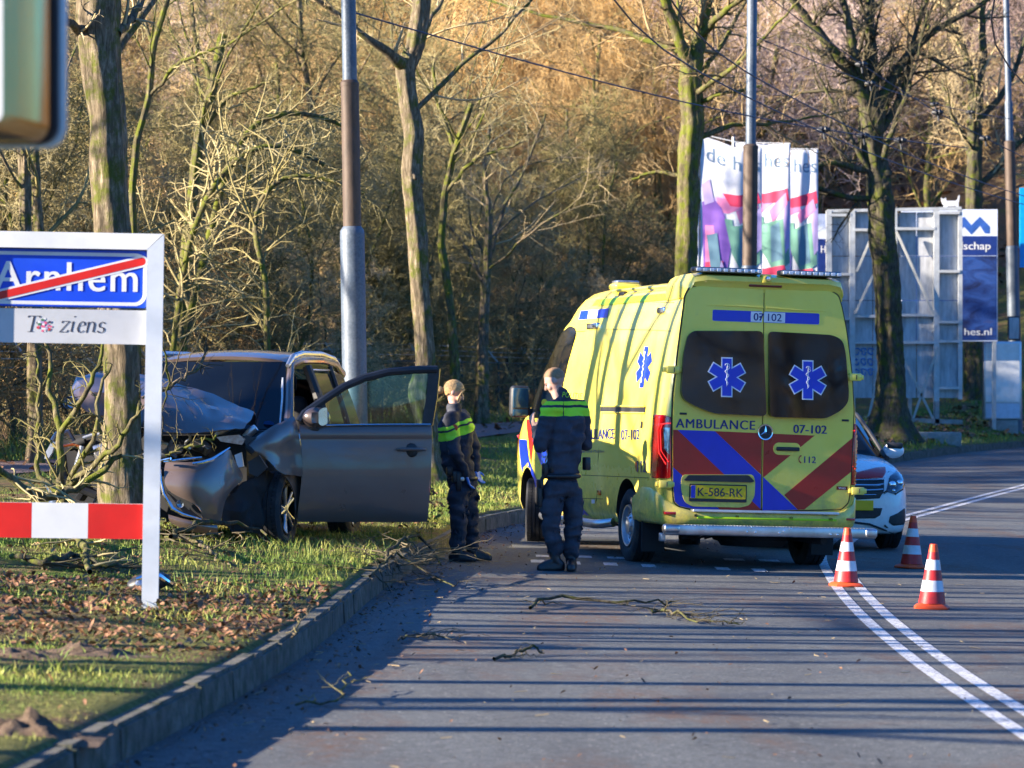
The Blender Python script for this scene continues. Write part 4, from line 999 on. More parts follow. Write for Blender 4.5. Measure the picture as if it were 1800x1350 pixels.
    # number bar at the top, split over the two doors
    a, b = RP(1252, 544.5), RP(1439, 571); za = RP(1252, 564)[1]; sl = 0
    z0, z1 = (RP(1345, 570)[1] + .003), RP(1345, 548)[1] + .003
    zc = (RP(1345, 557.5)[1]); hh = .052; sx = seam_top - .01
    for d, u0, u1, w0, w1 in ((ld, a[0], sx - .006, RP(1319, 560)[0], sx - .006), (rd, sx + .012, b[0], sx + .012, RP(1379, 560)[0])):
        mb = MB(); mb.prism(rrect(u0, zc - hh, u1, zc + hh, .015), FR(0), .0141, .0158); mb.obj('blue_bar', M['blue_foil'], d, smooth=False)
        mb = MB(); mb.prism([(w0, zc - hh + .004), (w1, zc - hh + .004), (w1, zc + hh - .004), (w0, zc + hh - .004)], FR(0), .0158, .0168); mb.obj('number_field', M['white_foil'], d, smooth=False)
    mb = MB(); x0, x1 = RP(1323, 557)[0], RP(1341, 557)[0]; lay_text(mb, '07', FR(0), (x0 + x1) / 2 + .004, zc, .098, .07, .0176, bold=.03); mb.obj('lettering', M['navy_letter'], ld, smooth=False); mb = MB()
    mb.prism([(sx - .034, zc - .009), (sx - .008, zc - .009), (sx - .008, zc + .009), (sx - .034, zc + .009)], FR(0), .0168, .0176); mb.obj('lettering', M['navy_letter'], ld, smooth=False)
    mb = MB(); lay_text(mb, '102', FR(0), RP(1361, 557)[0], zc, .135, .07, .0176, bold=.012); mb.obj('lettering', M['navy_letter'], rd, smooth=False)
    # AMBULANCE / 07-102 / 112
    mb = MB(); u, v = RP(1257, 745.5); lay_text(mb, 'AMBULANCE', FR(0), u, v, .775, .085, .0172, bold=.03, spacing=1.12); mb.obj('lettering', M['navy_letter'], ld, smooth=False)
    mb = MB(); u, v = RP(1423, 754.5); lay_text(mb, '07-102', FR(0), u, v, .33, .078, .0172, bold=.035)
    mb.obj('lettering', M['navy_letter'], rd, smooth=False); mb = MB(); u, v = RP(1423, 808); lay_text(mb, '112', FR(0), u, v, .115, .062, .0172, bold=.02); mb.obj('lettering', M['navy_letter'], rd, smooth=False)
    mb = MB(); u, v = RP(1405, 807); mb.tube([(u + .012, -.0185, v + .034), (u - .006, -.0185, v + .02), (u - .01, -.0185, v), (u - .006, -.0185, v - .02), (u + .012, -.0185, v - .034)], [.007, .004, .0035, .004, .007], 6); mb.obj('handset_sign', M['red_foil'], rd)
    mb = MB(); u, v = RP(1479, 858); mb.prism(rrect(u - .055, v - .017, u + .055, v + .017, .004), FR(0), .0166, .0182, 0); lay_text(mb, 'WAS', FR(0), u, v, .07, .02, .0188, m=1, bold=.02); mb.obj('maker_badge', [M['lens_dark_red'], M['white_foil']], rd, smooth=False)
    # handle in its oval dish
    u, v = RP(1382, 789); mb = MB(); mb.prism(rrect(u - .135, v - .058, u + .135, v + .058, .055, 8), FR(0), .0166, .0225, 0); mb.obj('handle_dish', M['yellow_paint'], rd, angle=30)
    mb = MB(); mb.rbox((u - .11, -.05, v - .02), (u + .12, -.024, v + .018), .012, 3); mb.obj('handle', M['black_plastic'], rd)
    # round three-pointed badge
    u, v = RP(1344, 759.5); mb = MB(); mb.lathe([(.001, .022), (.062, .022), (.064, .026)], c=(u, -.05, v), axis='Y', sides=40, m=0)
    mb2 = MB(); mb2.lathe([(.076, .036), (.078, .0), (.074, -.008), (.064, -.006), (.062, .006)], c=(u, -.022, v), axis='Y', sides=40, m=1); mb2.lathe([(.001, -.002), (.063, -.002), (.063, .02)], c=(u, -.022, v), axis='Y', sides=40, m=0)
    for k in range(3):
        a = math.pi / 2 + k * 2 * math.pi / 3; d_ = Vector((math.cos(a), 0, math.sin(a))); n_ = Vector((-math.sin(a), 0, math.cos(a))); c = Vector((u, -.03, v))
        mb2.add([c + n_ * .011 + d_ * .006, c - n_ * .011 + d_ * .006, c + d_ * .062, c + Vector((0, -.008, 0))], [(0, 1, 3), (1, 2, 3), (2, 0, 3)], 1)
    mb2.obj('round_badge', [M['black_plastic'], M['chrome']], rd, angle=25)
    # number plate in its niche
    n = [RP(1199, 834), RP(1322, 834), RP(1326, 845), RP(1325, 872), RP(1316, 888), RP(1300, 892), RP(1215, 890), RP(1202, 882), RP(1196, 862), RP(1196, 845)]
    mb = MB(); mb.prism(smooth_poly(n, .03, 4), FR(0), .0166, .028, 0); mb.obj('plate_surround', M['yellow_paint'], ld, angle=30)
    g = [RP(1200, 844), RP(1208, 835), RP(1313, 835), RP(1324, 846), RP(1318, 848), RP(1206, 845)]
    mb = MB(); mb.prism(smooth_poly(g, .012, 3), FR(0), .0281, .05, 0); mb.obj('plate_lamp_bar', M['black_plastic'], ld, angle=30)
    (u0, v0), (u1, v1) = RP(1211, 876.5), RP(1309.5, 853.5); um, vm = (u0 + u1) / 2, (v0 + v1) / 2; hw, hh = .27, .062
    mb = MB(); mb.prism(rrect(um - hw - .012, vm - hh - .03, um + hw + .012, vm + hh + .012, .01), FR(0), .0285, .036, 2); mb.prism(rrect(um - hw, vm - hh, um + hw, vm + hh, .008), FR(0), .036, .039, 0)
    mb.prism([(um - hw + .003, vm - hh + .003), (um - hw + .045, vm - hh + .003), (um - hw + .045, vm + hh - .003), (um - hw + .003, vm + hh - .003)], FR(0), .039, .0395, 1)
    lay_text(mb, 'K-586-RK', FR(0), um + .022, vm, .445, .078, .0402, m=3, bold=.015); mb.obj('number_plate', [M['plate_yellow'], M['blue_foil'], M['black_plastic'], M['ink']], ld, smooth=False)
    # hinges
    for cx, cy, d in ((1181, 650, ld), (1501, 663, rd), (1168, 851, ld), (1506, 863, rd)):
        u, v = RP(cx, cy); mb = MB(); mb.rbox((u - .062, -.052, v - .036), (u + .062, -.004, v + .036), .01, 2); mb.rbox((u - .09, -.036, v - .024), (u + .09, .03, v + .024), .01, 2)
        mb.m = 1; mb.rbox((u + .004, -.056, v - .022), (u + .014, -.05, v + .022), .002, 1); mb.obj('hinge', [M['yellow_paint'], M['black_plastic']], d)
    # small vents left and right
    for cx, cy, d in ((1200, 727, ld), (1485, 739, rd)):
        u, v = RP(cx, cy); mb = MB(); mb.rbox((u - .035, -.024, v - .01), (u + .035, -.013, v + .01), .004, 2); mb.obj('vent', M['black_plastic'], d)
    # pressed crease above the number bar
    for d, pts in ((ld, [(1240, 536), (1300, 538), (1341, 541)]), (rd, [(1347, 541), (1400, 545), (1452, 547)])):
        mb = MB(); q = [RP(a, b) for a, b in pts]; mb.tube([(u, -.0125, v) for u, v in q], [.003, .011, .011][:len(q)] if d is ld else [.011, .011, .003], 8); mb.obj('swage', M['yellow_paint'], d)
rear_doors()

def tail_lights():
    for s, pts, inner, lit in ((-1, [(1150, 729), (1166, 729), (1179.5, 733), (1180, 838), (1176, 841), (1147, 840), (1145, 836)], [(1168, 752), (1178, 752), (1178, 800), (1170, 790)], [(1176, 744), (1162, 746), (1158.5, 756), (1160, 796), (1172, 816)]),
                               (1, [(1502, 744), (1509, 745), (1513.5, 752), (1514, 800), (1511, 848), (1506, 854), (1496, 852), (1498, 790)], [(1500, 768), (1509, 762), (1509, 800), (1500, 815)], [(1500, 757), (1510, 758), (1512, 765), (1511, 800), (1500, 824)])):
        root = MB(); decal(root, smooth_poly(pts, 3, 3), 0, .012, 4)
        # give the lens depth: solidify by hand
        o = root.obj('tail_light', M['lens_red'], amb); sm_ = o.modifiers.new('s', 'SOLIDIFY'); sm_.thickness = .02; sm_.offset = -1; o.data = evalmesh(o, 'tail_light'); o.modifiers.clear()
        mb = MB(); decal(mb, inner, 0, .0145, 4); mb.obj('reversing_lamp', M['lens_clear'], o)
        mb = MB(); mb.tube([proj(a, b, .014) for a, b in lit], .006, 6); mb.obj('light_tube', M['lens_lit'], o)
        mb = MB(); mb.tube([proj(a + (4 if s < 0 else -3), b + (0 if k < 3 else -4), .016) for k, (a, b) in enumerate(lit)], .004, 6); mb.obj('light_tube', M['lens_lit'], o)
tail_lights()

def rear_low():
    def bx(name, px0, py0, px1, py1, y0, y1, mat, r=.01, par=amb):
        a, b = RP(px0, py0), RP(px1, py1); mb = MB(); mb.rbox((a[0], y0, b[1]), (b[0], y1, a[1]), r, 3); return mb.obj(name, mat, par)
    # bumper: moulded, wrapping round the corners
    mb = MB(); rings = []
    zt, zb = RP(1335, 900)[1], RP(1335, 925)[1]
    for u, yb, dz in ((-1.0, .9, .1), (-1.005, .6, .2), (-1.0, .3, .2), (-.985, .12, .16), (-.93, .01, .09), (-.82, -.05, .03), (-.7, -.065, 0), (0, -.07, 0), (.7, -.065, 0), (.82, -.05, .03), (.93, .01, .09), (.985, .12, .16), (1.0, .3, .2), (1.005, .6, .2), (1.0, .9, .1)):
        n = Vector((0, 1, 0)) if abs(u) < .8 else Vector((-math.copysign(1, u) * min(1, (yb + .06) * 4), max(0, 1 - (yb + .05) * 3), 0)).normalized()
        base = Vector((u, yb, 0)); prof = [(0.12, zt + dz), (0.01, zt + dz), (-.004, zt + dz - .02), (0.0, (zt + zb) / 2), (.012, zb + .02), (.04, zb - .005), (0.12, zb - .005)]
        rings.append([base + n * d + Vector((0, 0, z)) for d, z in prof])
    mb.loft(rings, True, True); bump = mb.obj('bumper', M['yellow_paint'], amb, angle=50)
    bx('tread_plate', 1213, 894.5, 1469, 904.5, -.105, .0, M['aluminium'], .004)
    o = bx('reflective_strip', 1222, 907, 1466, 916, -.076, -.06, M['lime_reflective'], .003, amb)
    for px in (1219, 1291.5, 1386, 1456):
        u, v = RP(px, 905.5 + (px - 1219) * .03); m_ = MB(); m_.lathe([(.014, -.085), (.014, -.04), (.001, -.086)][:2] + [(.001, -.086)], c=(u, 0, v), axis='Y', sides=16); m_.obj('parking_sensor', M['black_plastic'], bump)
    for pts in ([(1167, 899), (1206, 901), (1206, 905), (1170, 903)], [(1469, 910), (1501, 911), (1500, 915), (1470, 914)]):
        u = [RP(*p) for p in pts]; m_ = MB(); xs = [a for a, b in u]; zs = [b for a, b in u]; m_.rbox((min(xs), -.07 if max(xs) < .9 and min(xs) > -.9 else -.04, min(zs)), (max(xs), .03, max(zs)), .004, 2); m_.obj('reflector', M['lens_red'], bump)
    # steel step bar
    za, zb2 = RP(1335, 924)[1], RP(1335, 942)[1]
    mb = MB(); mb.rbox((-.99, -.2, zb2), (1.09, -.12, za), .012, 2); mb.rbox((-1.0, -.21, zb2 + .01), (-.84, -.1, za + .004), .03, 3); mb.rbox((.98, -.212, zb2 + .012), (1.1, -.11, za - .004), .02, 3)
    for k in range(56): u = -.8 + k * .032; mb.rbox((u, -.203, za - .006), (u + .018, -.13, za + .004), .002, 1)
    bar = mb.obj('step_bar', M['steel'], amb)
    for px in (1221, 1242, 1313, 1320, 1328, 1370, 1378, 1389, 1460, 1472):
        u, v = RP(px, 928 + (px % 3) * 4 + (px - 1335) * .03, -.2); m_ = MB(); m_.lathe([(.009, -.209), (.009, -.2)] and [(.001, -.211), (.009, -.209), (.009, -.195)], c=(u, 0, v), axis='Y', sides=6); m_.obj('bolt', M['chrome'], bar)
    # underbody: axle, exhaust, spare wheel cradle, tank
    mb = MB(); mb.box((-.8, .2, .34), (.8, 5.6, .45)); mb.tube([(-.78, 1.13, .36), (.78, 1.13, .36)], .055, 10); mb.lathe([(.001, -.12), (.13, -.1), (.15, 0), (.13, .1), (.001, .12)], c=(.0, 1.13, .36), axis='X', sides=16)
    mb.lathe([(.001, .0), (.3, .0), (.34, .06), (.3, .16), (.001, .16)], c=(.1, .55, .2), axis='Z', sides=24); mb.box((-.7, .1, .3), (-.6, 3, .4)); mb.box((.5, .1, .3), (.6, 3, .4)); mb.box((-.5, 2, .26), (.4, 3, .42)); mb.tube([(.62, -.05, .28), (.6, .4, .28), (.5, 1.8, .3)], .035, 10)
    for k in range(18):
        a = random.uniform(-.75, .8); y = random.uniform(.05, .8); mb.tube([(a, y, .42), (a + random.uniform(-.1, .1), y + .1, .33), (a + random.uniform(-.25, .25), y + .2, random.uniform(.25, .34))], random.uniform(.008, .02), 6)
    mb.obj('underbody', M['dark_cavity'], amb)
    for x in (-.92, .78):
        mb = MB(); mb.rbox((x - .06, .62, .12), (x + .17, .64, .5), .006, 1); mb.obj('mud_flap', M['black_rubber'], amb)
    mb = MB(); u, v = RP(1162, 940, .1); mb.rbox((u - .02, .05, v - .06), (u + .03, .12, v + .02), .01, 2); mb.obj('tow_eye', M['aluminium'], amb)
    # wheels
    for y, fr in ((1.13, 0), (5.10, 1)):
        for s in (-1, 1): wheel(amb, (s * (.865 if not fr else .86), y, .352 + (.0 if s < 0 else .0)), .352, .235, .205, 'steel', s, (0, 0, R(-16) if fr else 0))
rear_low()

def roof_bits():
    mb = MB()                                         # rear roof fairing carrying the light bars
    prof = [(-.015, 2.675), (-.05, 2.705), (-.04, 2.75), (.1, 2.785), (.35, 2.785), (.6, 2.77), (.75, 2.75)]
    rings = []
    for x, dz, dy in ((-.76, -.10, .04), (-.72, -.02, .01), (-.6, 0, 0), (-.3, .0, -.01), (0, 0, -.015), (.3, 0, -.01), (.6, 0, 0), (.72, -.02, .01), (.76, -.10, .04)):
        rings.append([Vector((x, y + dy, z + dz)) for y, z in prof] + [Vector((x, .75, 2.52)), Vector((x, .02, 2.55))])
    mb.loft(rings, True, True); fa = mb.obj('roof_fairing', M['yellow_paint'], amb, angle=50)
    for x0, x1 in ((-.735, -.075), (.115, .715)):
        o_ = MB(); o_.rbox((x0, -.085, 2.775), (x1, .09, 2.828), .02, 3, m=0); o_.rbox((x0 + .01, -.092, 2.781), (x1 - .01, -.078, 2.821), .006, 2, m=1)
        for k in range(10): u = x0 + .03 + (x1 - x0 - .06) * k / 9; o_.rbox((u - .02, -.096, 2.787), (u + .02, -.09, 2.815), .004, 1, m=2)
        o_.obj('light_bar', [M['black_plastic'], M['lens_clear'], M['white_foil']], amb)
    mb = MB(); u, v = RP(1344, 502); mb.rbox((u - .165, -.035, v - .018), (u + .165, .03, v + .022), .012, 3); mb.obj('brake_light', M['lens_dark_red'], amb)
    mb = MB(); u, v = RP(1343, 491); mb.lathe([(.001, -.14), (.02, -.138), (.026, -.12), (.026, -.06)], c=(u, 0, v), axis='Y', sides=16); mb.rbox((u - .045, -.09, v - .04), (u + .045, .0, v + .045), .01, 2, m=1); mb.obj('rear_camera', [M['chrome'], M['yellow_paint']], amb)
    for s in (-1, 1):                                 # front roof beacons
        mb = MB(); mb.rbox((s * .5 - .14, 3.0, 2.70), (s * .5 + .14, 3.3, 2.765), .03, 3, m=0); mb.rbox((s * .5 - .12, 3.02, 2.76), (s * .5 + .12, 3.25, 2.795), .03, 3, m=1); mb.obj('roof_beacon', [M['yellow_paint'], M['lens_clear']], amb)
    mb = MB(); mb.tube([(-.66, 3.0, 2.68), (-.66, 1.2, 2.675), (-.66, .75, 2.67)], .018, 8); mb.obj('roof_rail', M['yellow_paint'], amb)
    # side flash lamps
    for px0, px1, py, pz in ((1156, 1175, 540, 552), (986, 1002, 549, 560)):
        mb = MB(); p = proj((px0 + px1) / 2, (py + pz) / 2, 0); l = .12 if px0 > 1100 else .2
        mb.rbox((p.x - .03, p.y - l, p.z - .033), (p.x + .05, p.y + l, p.z + .033), .012, 3, m=0); mb.rbox((p.x - .036, p.y - l * .85, p.z - .02), (p.x - .02, p.y + l * .85, p.z + .02), .006, 2, m=1); mb.obj('flash_lamp', [M['chrome'], M['lens_clear']], amb)
roof_bits()

def side_bits():
    z3 = lambda P: [(870 + a * .22222, 500 + b * .22222) for a, b in P]
    z4 = lambda P: [(870 + a * .17036, 780 + b * .17036) for a, b in P]
    def dec(name, poly, mat, lift=.005, par=abody, step=6):
        mb = MB(); decal(mb, poly, 0, lift, step); return mb.obj(name, mat, par, angle=60)
    mb = MB(); ydecal(mb, smooth_poly([(3.78, 2.24), (3.84, 1.45), (4.3, 1.38), (5.22, 1.34), (5.12, 1.52), (4.86, 1.84), (4.6, 2.12), (4.4, 2.28), (4.15, 2.34), (3.9, 2.31)], .08, 4), .007); mb.obj('side_window', M['dark_glass'], abody, angle=60)
    dec('blue_bar', z3([(680, 212), (905, 190), (890, 262), (664, 280)]), M['blue_foil'])
    dec('number_field', z3([(745, 208), (822, 200), (812, 266), (735, 272)]), M['white_foil'], .008)
    mb = MB(); decal_text(mb, '07-102', 870 + 779 * .2222, 500 + 236 * .2222, 13, 7.5, 0, -.08, .02, lift=.011); mb.obj('lettering', M['navy_letter'], abody, smooth=False)
    # star of life, seen very obliquely
    cx, cy = 870 + 1182 * .2222, 500 + 655 * .2222
    def star(rx, ry, w):
        out = []
        for k in range(6):
            a = math.pi / 2 + k * math.pi / 3; u = (math.cos(a), math.sin(a)); n = (-u[1], u[0])
            for sg in (-1, 1): x, y = u[0] + n[0] * w * sg, u[1] + n[1] * w * sg; out.append((cx + x * rx + y * 4.5, cy - y * ry))
            b = a + math.pi / 6; out.append((cx + math.cos(b) * w * 2 * rx + math.sin(b) * w * 2 * 4.5, cy - math.sin(b) * w * 2 * ry))
        return out
    dec('star_emblem', star(12.5, 36, .27), M['blue_foil'], .006, step=5)
    mb = MB(); mb.tube([proj(cx + y * 4.5 + .9 * math.sin(t * 1.4), cy - y * 36, .012) for t, y in [(k, .75 - k * .06) for k in range(26)]], .006, 5); mb.obj('rod_emblem', M['white_foil'], abody)
    # sliding-door rail slot
    dec('door_rail', z3([(842, 962), (1195, 966), (1190, 1014), (842, 1008)]), M['black_plastic'], .008)
    mb = MB(); mb.tube([proj(870 + 850 * .2222, 500 + 962 * .2222, .012), proj(870 + 1192 * .2222, 500 + 966 * .2222, .012)], .01, 6); mb.tube([proj(870 + 850 * .2222, 500 + 1012 * .2222, .012), proj(870 + 1190 * .2222, 500 + 1018 * .2222, .012)], .008, 6); mb.obj('rail_trim', M['yellow_paint'], abody)
    for tx, cx_, cy_, w_, h_ in (('AMBULANCE', 1049, 763, 62, 18), ('07-102', 1108.5, 764, 32, 18), ('112', 1128.5, 820, 15, 20), ('Gelderland-Midden', 1038, 793, 50, 5)):
        mb = MB(); decal_text(mb, tx, cx_, cy_, w_, h_, 0, -.03 if h_ == 18 else 0, .0)
        if h_ > 6: decal_text(mb, tx, cx_ + .5, cy_, w_, h_, 0, -.03 if h_ == 18 else 0, .0, lift=.0063)
        mb.obj('lettering', M['navy_letter'], abody, smooth=False)
    dec('handset_sign', [(1118, 812), (1120, 810), (1119.5, 820), (1121, 829), (1119, 828), (1117.5, 820)], M['red_foil'], .007)
    # chevrons on the cab door and sill
    for nm, polys, mt in (('red_stripe', [[(5.32, 1.34), (4.94, 1.34), (4.80, 1.13), (4.88, .86), (5.04, 1.10)], [(5.93, 1.16), (5.78, 1.24), (5.72, 1.10), (5.84, .90)]], 'red_foil'),
                          ('blue_stripe', [[(5.60, 1.12), (5.16, 1.12), (4.98, .90), (4.62, .70), (4.36, .36), (4.56, .36), (4.64, .55), (4.82, .78), (5.10, .86), (5.40, .80)], [(4.84, 1.12), (4.44, 1.12), (2.5, .35), (3.1, .35), (4.3, .80)]], 'blue_foil')):
        for p in polys: mb = MB(); ydecal(mb, p, .0055 if mt == 'red_foil' else .0065, .1); mb.obj(nm, M[mt], abody, angle=60)
    # seams
    def seam(pts, r=.0035): mb = MB(); mb.tube([proj(a, b, .001) for a, b in pts], r, 5); mb.obj('door_seam', M['seam'], abody)
    seam([(1098, 503), (1088, 545), (1078, 580), (1070, 640), (1060, 720), (1052, 800), (1049, 880), (1049, 915)]); seam([(1171, 497), (1168, 700), (1166, 870)], .003)
    seam([(1010, 583), (1078, 579), (1140, 580), (1180, 582)], .003); seam([(1012, 533), (1090, 530), (1185, 532)], .003); seam([(1023, 835), (1140, 840)], .003); seam([(1023, 876), (1060, 877)], .003)
    seam([(921, 733), (916, 780), (918, 830), (925, 880), (937, 915)], .004)
    for px, py, r in ((1054, 866, .028), (1132.5, 867, .02)):
        p = proj(px, py, 0); mb = MB(); mb.rbox((p.x - .014, p.y - r * 2, p.z - r * .9), (p.x + .01, p.y + r * 2, p.z + r * .9), .006, 2); mb.obj('marker_lamp', M['orange_lens'], amb)
    dec('warning_sticker', [(1041, 878), (1047, 878), (1047, 885), (1041, 885)], M['white_foil'], .008)
    dec('fuel_flap', z3([(1160, 1080), (1172, 1085), (1168, 1140), (1152, 1135)]), M['black_plastic'], .007)
    # small lamp high on the side
    p = proj(1095, 517, 0); mb = MB(); mb.rbox((p.x - .02, p.y - .1, p.z - .02), (p.x + .02, p.y + .1, p.z + .02), .008, 2); mb.obj('marker_lamp', M['black_plastic'], amb)
    # lime strip along the roof edge
    mb = MB()
    for a in range(12):
        y0 = .35 + a * .26
        pts = [(-.750, y0, 2.530), (-.750, y0 + .262, 2.530), (-.705, y0 + .262, 2.598), (-.705, y0, 2.598)]; mb.add([Vector(p) + Vector((-.006, 0, .004)) for p in pts], [(0, 1, 2, 3)])
    mb.obj('reflective_strip', M['lime_reflective'], amb)
    # running board tube
    mb = MB(); mb.tube([(-.94, 4.35, .36), (-1.03, 4.2, .34), (-1.04, 3.9, .33), (-1.04, 2.1, .33), (-1.03, 1.85, .34), (-.95, 1.72, .36)], .045, 12); mb.obj('side_bar', M['steel'], amb)
    # door mirror, left and right
    for s in (-1, 1):
        mb = MB(); x = s * 1.10; y = 5.0
        mb.rbox((x - .105, y, 1.36), (x + .105, y + .13, 1.70), .045, 4, m=0); mb.rbox((x - .085, y - .008, 1.46), (x + .085, y + .004, 1.675), .02, 3, m=1); mb.rbox((x - .085, y - .008, 1.375), (x + .085, y + .004, 1.445), .015, 3, m=1)
        mb.rbox((x - s * .05 - .03, y + .04, 1.38), (s * .96 + .03 * s, y + .10, 1.46) if s > 0 else (s * .9, y + .10, 1.46), .015, 2, m=0); mb.obj('wing_mirror', [M['black_plastic'], M['mirror_glass']], amb)
    # front: grille and headlights, for views from elsewhere
    mb = MB(); mb.rbox((-.5, 5.98, .75), (.5, 6.06, 1.0), .03, 2); mb.obj('grille', M['black_plastic'], amb)
    for s in (-1, 1): mb = MB(); mb.rbox((s * .68 - .12, 5.86, .86), (s * .68 + .12, 5.98, 1.06), .03, 2); mb.obj('headlight', M['lens_clear'], amb)
side_bits()
# ------------------------------------------------------------------ crashed car
CAR_YAW = 170.0
car = thing('crashed_car', 'taupe-grey car with its front wrecked round the tree trunk and the driver door hanging open', 'car', (-2.877, 31.64, 0.285), (0, 0, R(CAR_YAW)))
CM = Matrix.Translation(car.location) @ car.rotation_euler.to_matrix().to_4x4(); CI = CM.inverted()
def C(px, py, Y): return CI @ W(px, py, Y)
def cpar(px, py, x):                                # where a photo pixel meets the plane local x = const
    o, d = ray(CI, px, py); return o + d * ((x - o.x) / d.x)
def sheet(name, rows, mat, parent, thick=.004, sub=2, wrinkle=0.0, seed=0, angle=60):
    """a curved panel through a grid of local points"""
    mb = MB(); n = len(rows[0]); mb.add([p for r in rows for p in r], [(i * n + j, i * n + j + 1, (i + 1) * n + j + 1, (i + 1) * n + j) for i in range(len(rows) - 1) for j in range(n - 1)])
    o = mb.obj(name, mat, parent, angle=180)
    if sub: m = o.modifiers.new('s', 'SUBSURF'); m.levels = abs(sub); m.subdivision_type = 'CATMULL_CLARK' if sub > 0 else 'SIMPLE'; m.boundary_smooth = 'PRESERVE_CORNERS'
    if wrinkle: 
        o.data = evalmesh(o, name); o.modifiers.clear()
        for v in o.data.vertices:
            q = v.co; v.co = q + Vector((mnoise.noise(q * 7 + Vector((seed, 0, 0))), mnoise.noise(q * 7 + Vector((0, seed, 3))), mnoise.noise(q * 7 + Vector((5, 0, seed))))) * wrinkle
    m = o.modifiers.new('t', 'SOLIDIFY'); m.thickness = thick; m.offset = 0
    o.data = evalmesh(o, name); o.modifiers.clear(); o.data.polygons.foreach_set('use_smooth', [True] * len(o.data.polygons)); o.data.set_sharp_from_angle(angle=R(angle)); return o
def panel_px(name, poly, Yf, mat, parent, thick=.02, smooth=False):
    """flat-ish panel from photo outline; Yf(px,py) gives its real distance"""
    mb = MB(); n = len(poly); f = [C(a, b, Yf(a, b)) for a, b in poly]; bk = [p + Vector((0, -thick, 0)) for p in f]
    bm = bmesh.new(); vf = [bm.verts.new(p) for p in f]; vb = [bm.verts.new(p) for p in bk]
    bm.faces.new(vf); bm.faces.new(list(reversed(vb)))
    for i in range(n): bm.faces.new((vf[i], vb[i], vb[(i + 1) % n], vf[(i + 1) % n]))
    bmesh.ops.triangulate(bm, faces=[x for x in bm.faces if len(x.verts) > 4]); mb.bm(bm)
    return mb.obj(name, mat, parent, smooth=smooth, angle=40)

def car_body(root, P):
    """generic car lower body + roof from section tables in P; returns body object"""
    mb = MB(); rings = []
    for y, hw, zb, zt, tuck in P['low']:
        half = [(hw - .14, zb), (hw - .04, zb + .02), (hw - .005, zb + .14), (hw, zb + (zt - zb) * .45), (hw - .01, zb + (zt - zb) * .72), (hw - .03 - tuck * .3, zb + (zt - zb) * .9), (hw - .08 - tuck * .5, zt - .015), (hw - .22 - tuck, zt + .01), (hw * .4, zt + P.get('crown', .03)), (0, zt + P.get('crown', .03) * 1.15)]
        rings.append([Vector((-h, y, z)) for h, z in half] + [Vector((h, y, z)) for h, z in reversed(half[:-1])])
    mb.loft(rings, True, True)
    me = mb.mesh('body', [M[P['paint']], M['dark_cavity']], smooth=False); o = link('body', me, root); reg(root, o)
    m = o.modifiers.new('s', 'SUBSURF'); m.levels = 1; o.data = evalmesh(o, 'body'); o.modifiers.clear()
    for y in P['wheels']:
        cb = MB()
        for a, b in ((-1.2, -.58), (.58, 1.2)): cb.lathe([(.001, a), (P['arch'], a), (P['arch'], b), (.001, b)], c=(0, y, .335), axis='X', sides=36)
        cm = cb.mesh('cut', [M[P['paint']], M['dark_cavity']], smooth=False)
        for p in cm.polygons: p.material_index = 1
        c = bpy.data.objects.new('cut', cm); COL.objects.link(c); c.parent = root; b = o.modifiers.new('b', 'BOOLEAN'); b.object = c; b.solver = 'EXACT'
        ne = evalmesh(o, 'body'); o.modifiers.clear(); o.data = ne; bpy.data.objects.remove(c)
    o.data.polygons.foreach_set('use_smooth', [True] * len(o.data.polygons)); o.data.set_sharp_from_angle(angle=R(40)); return o

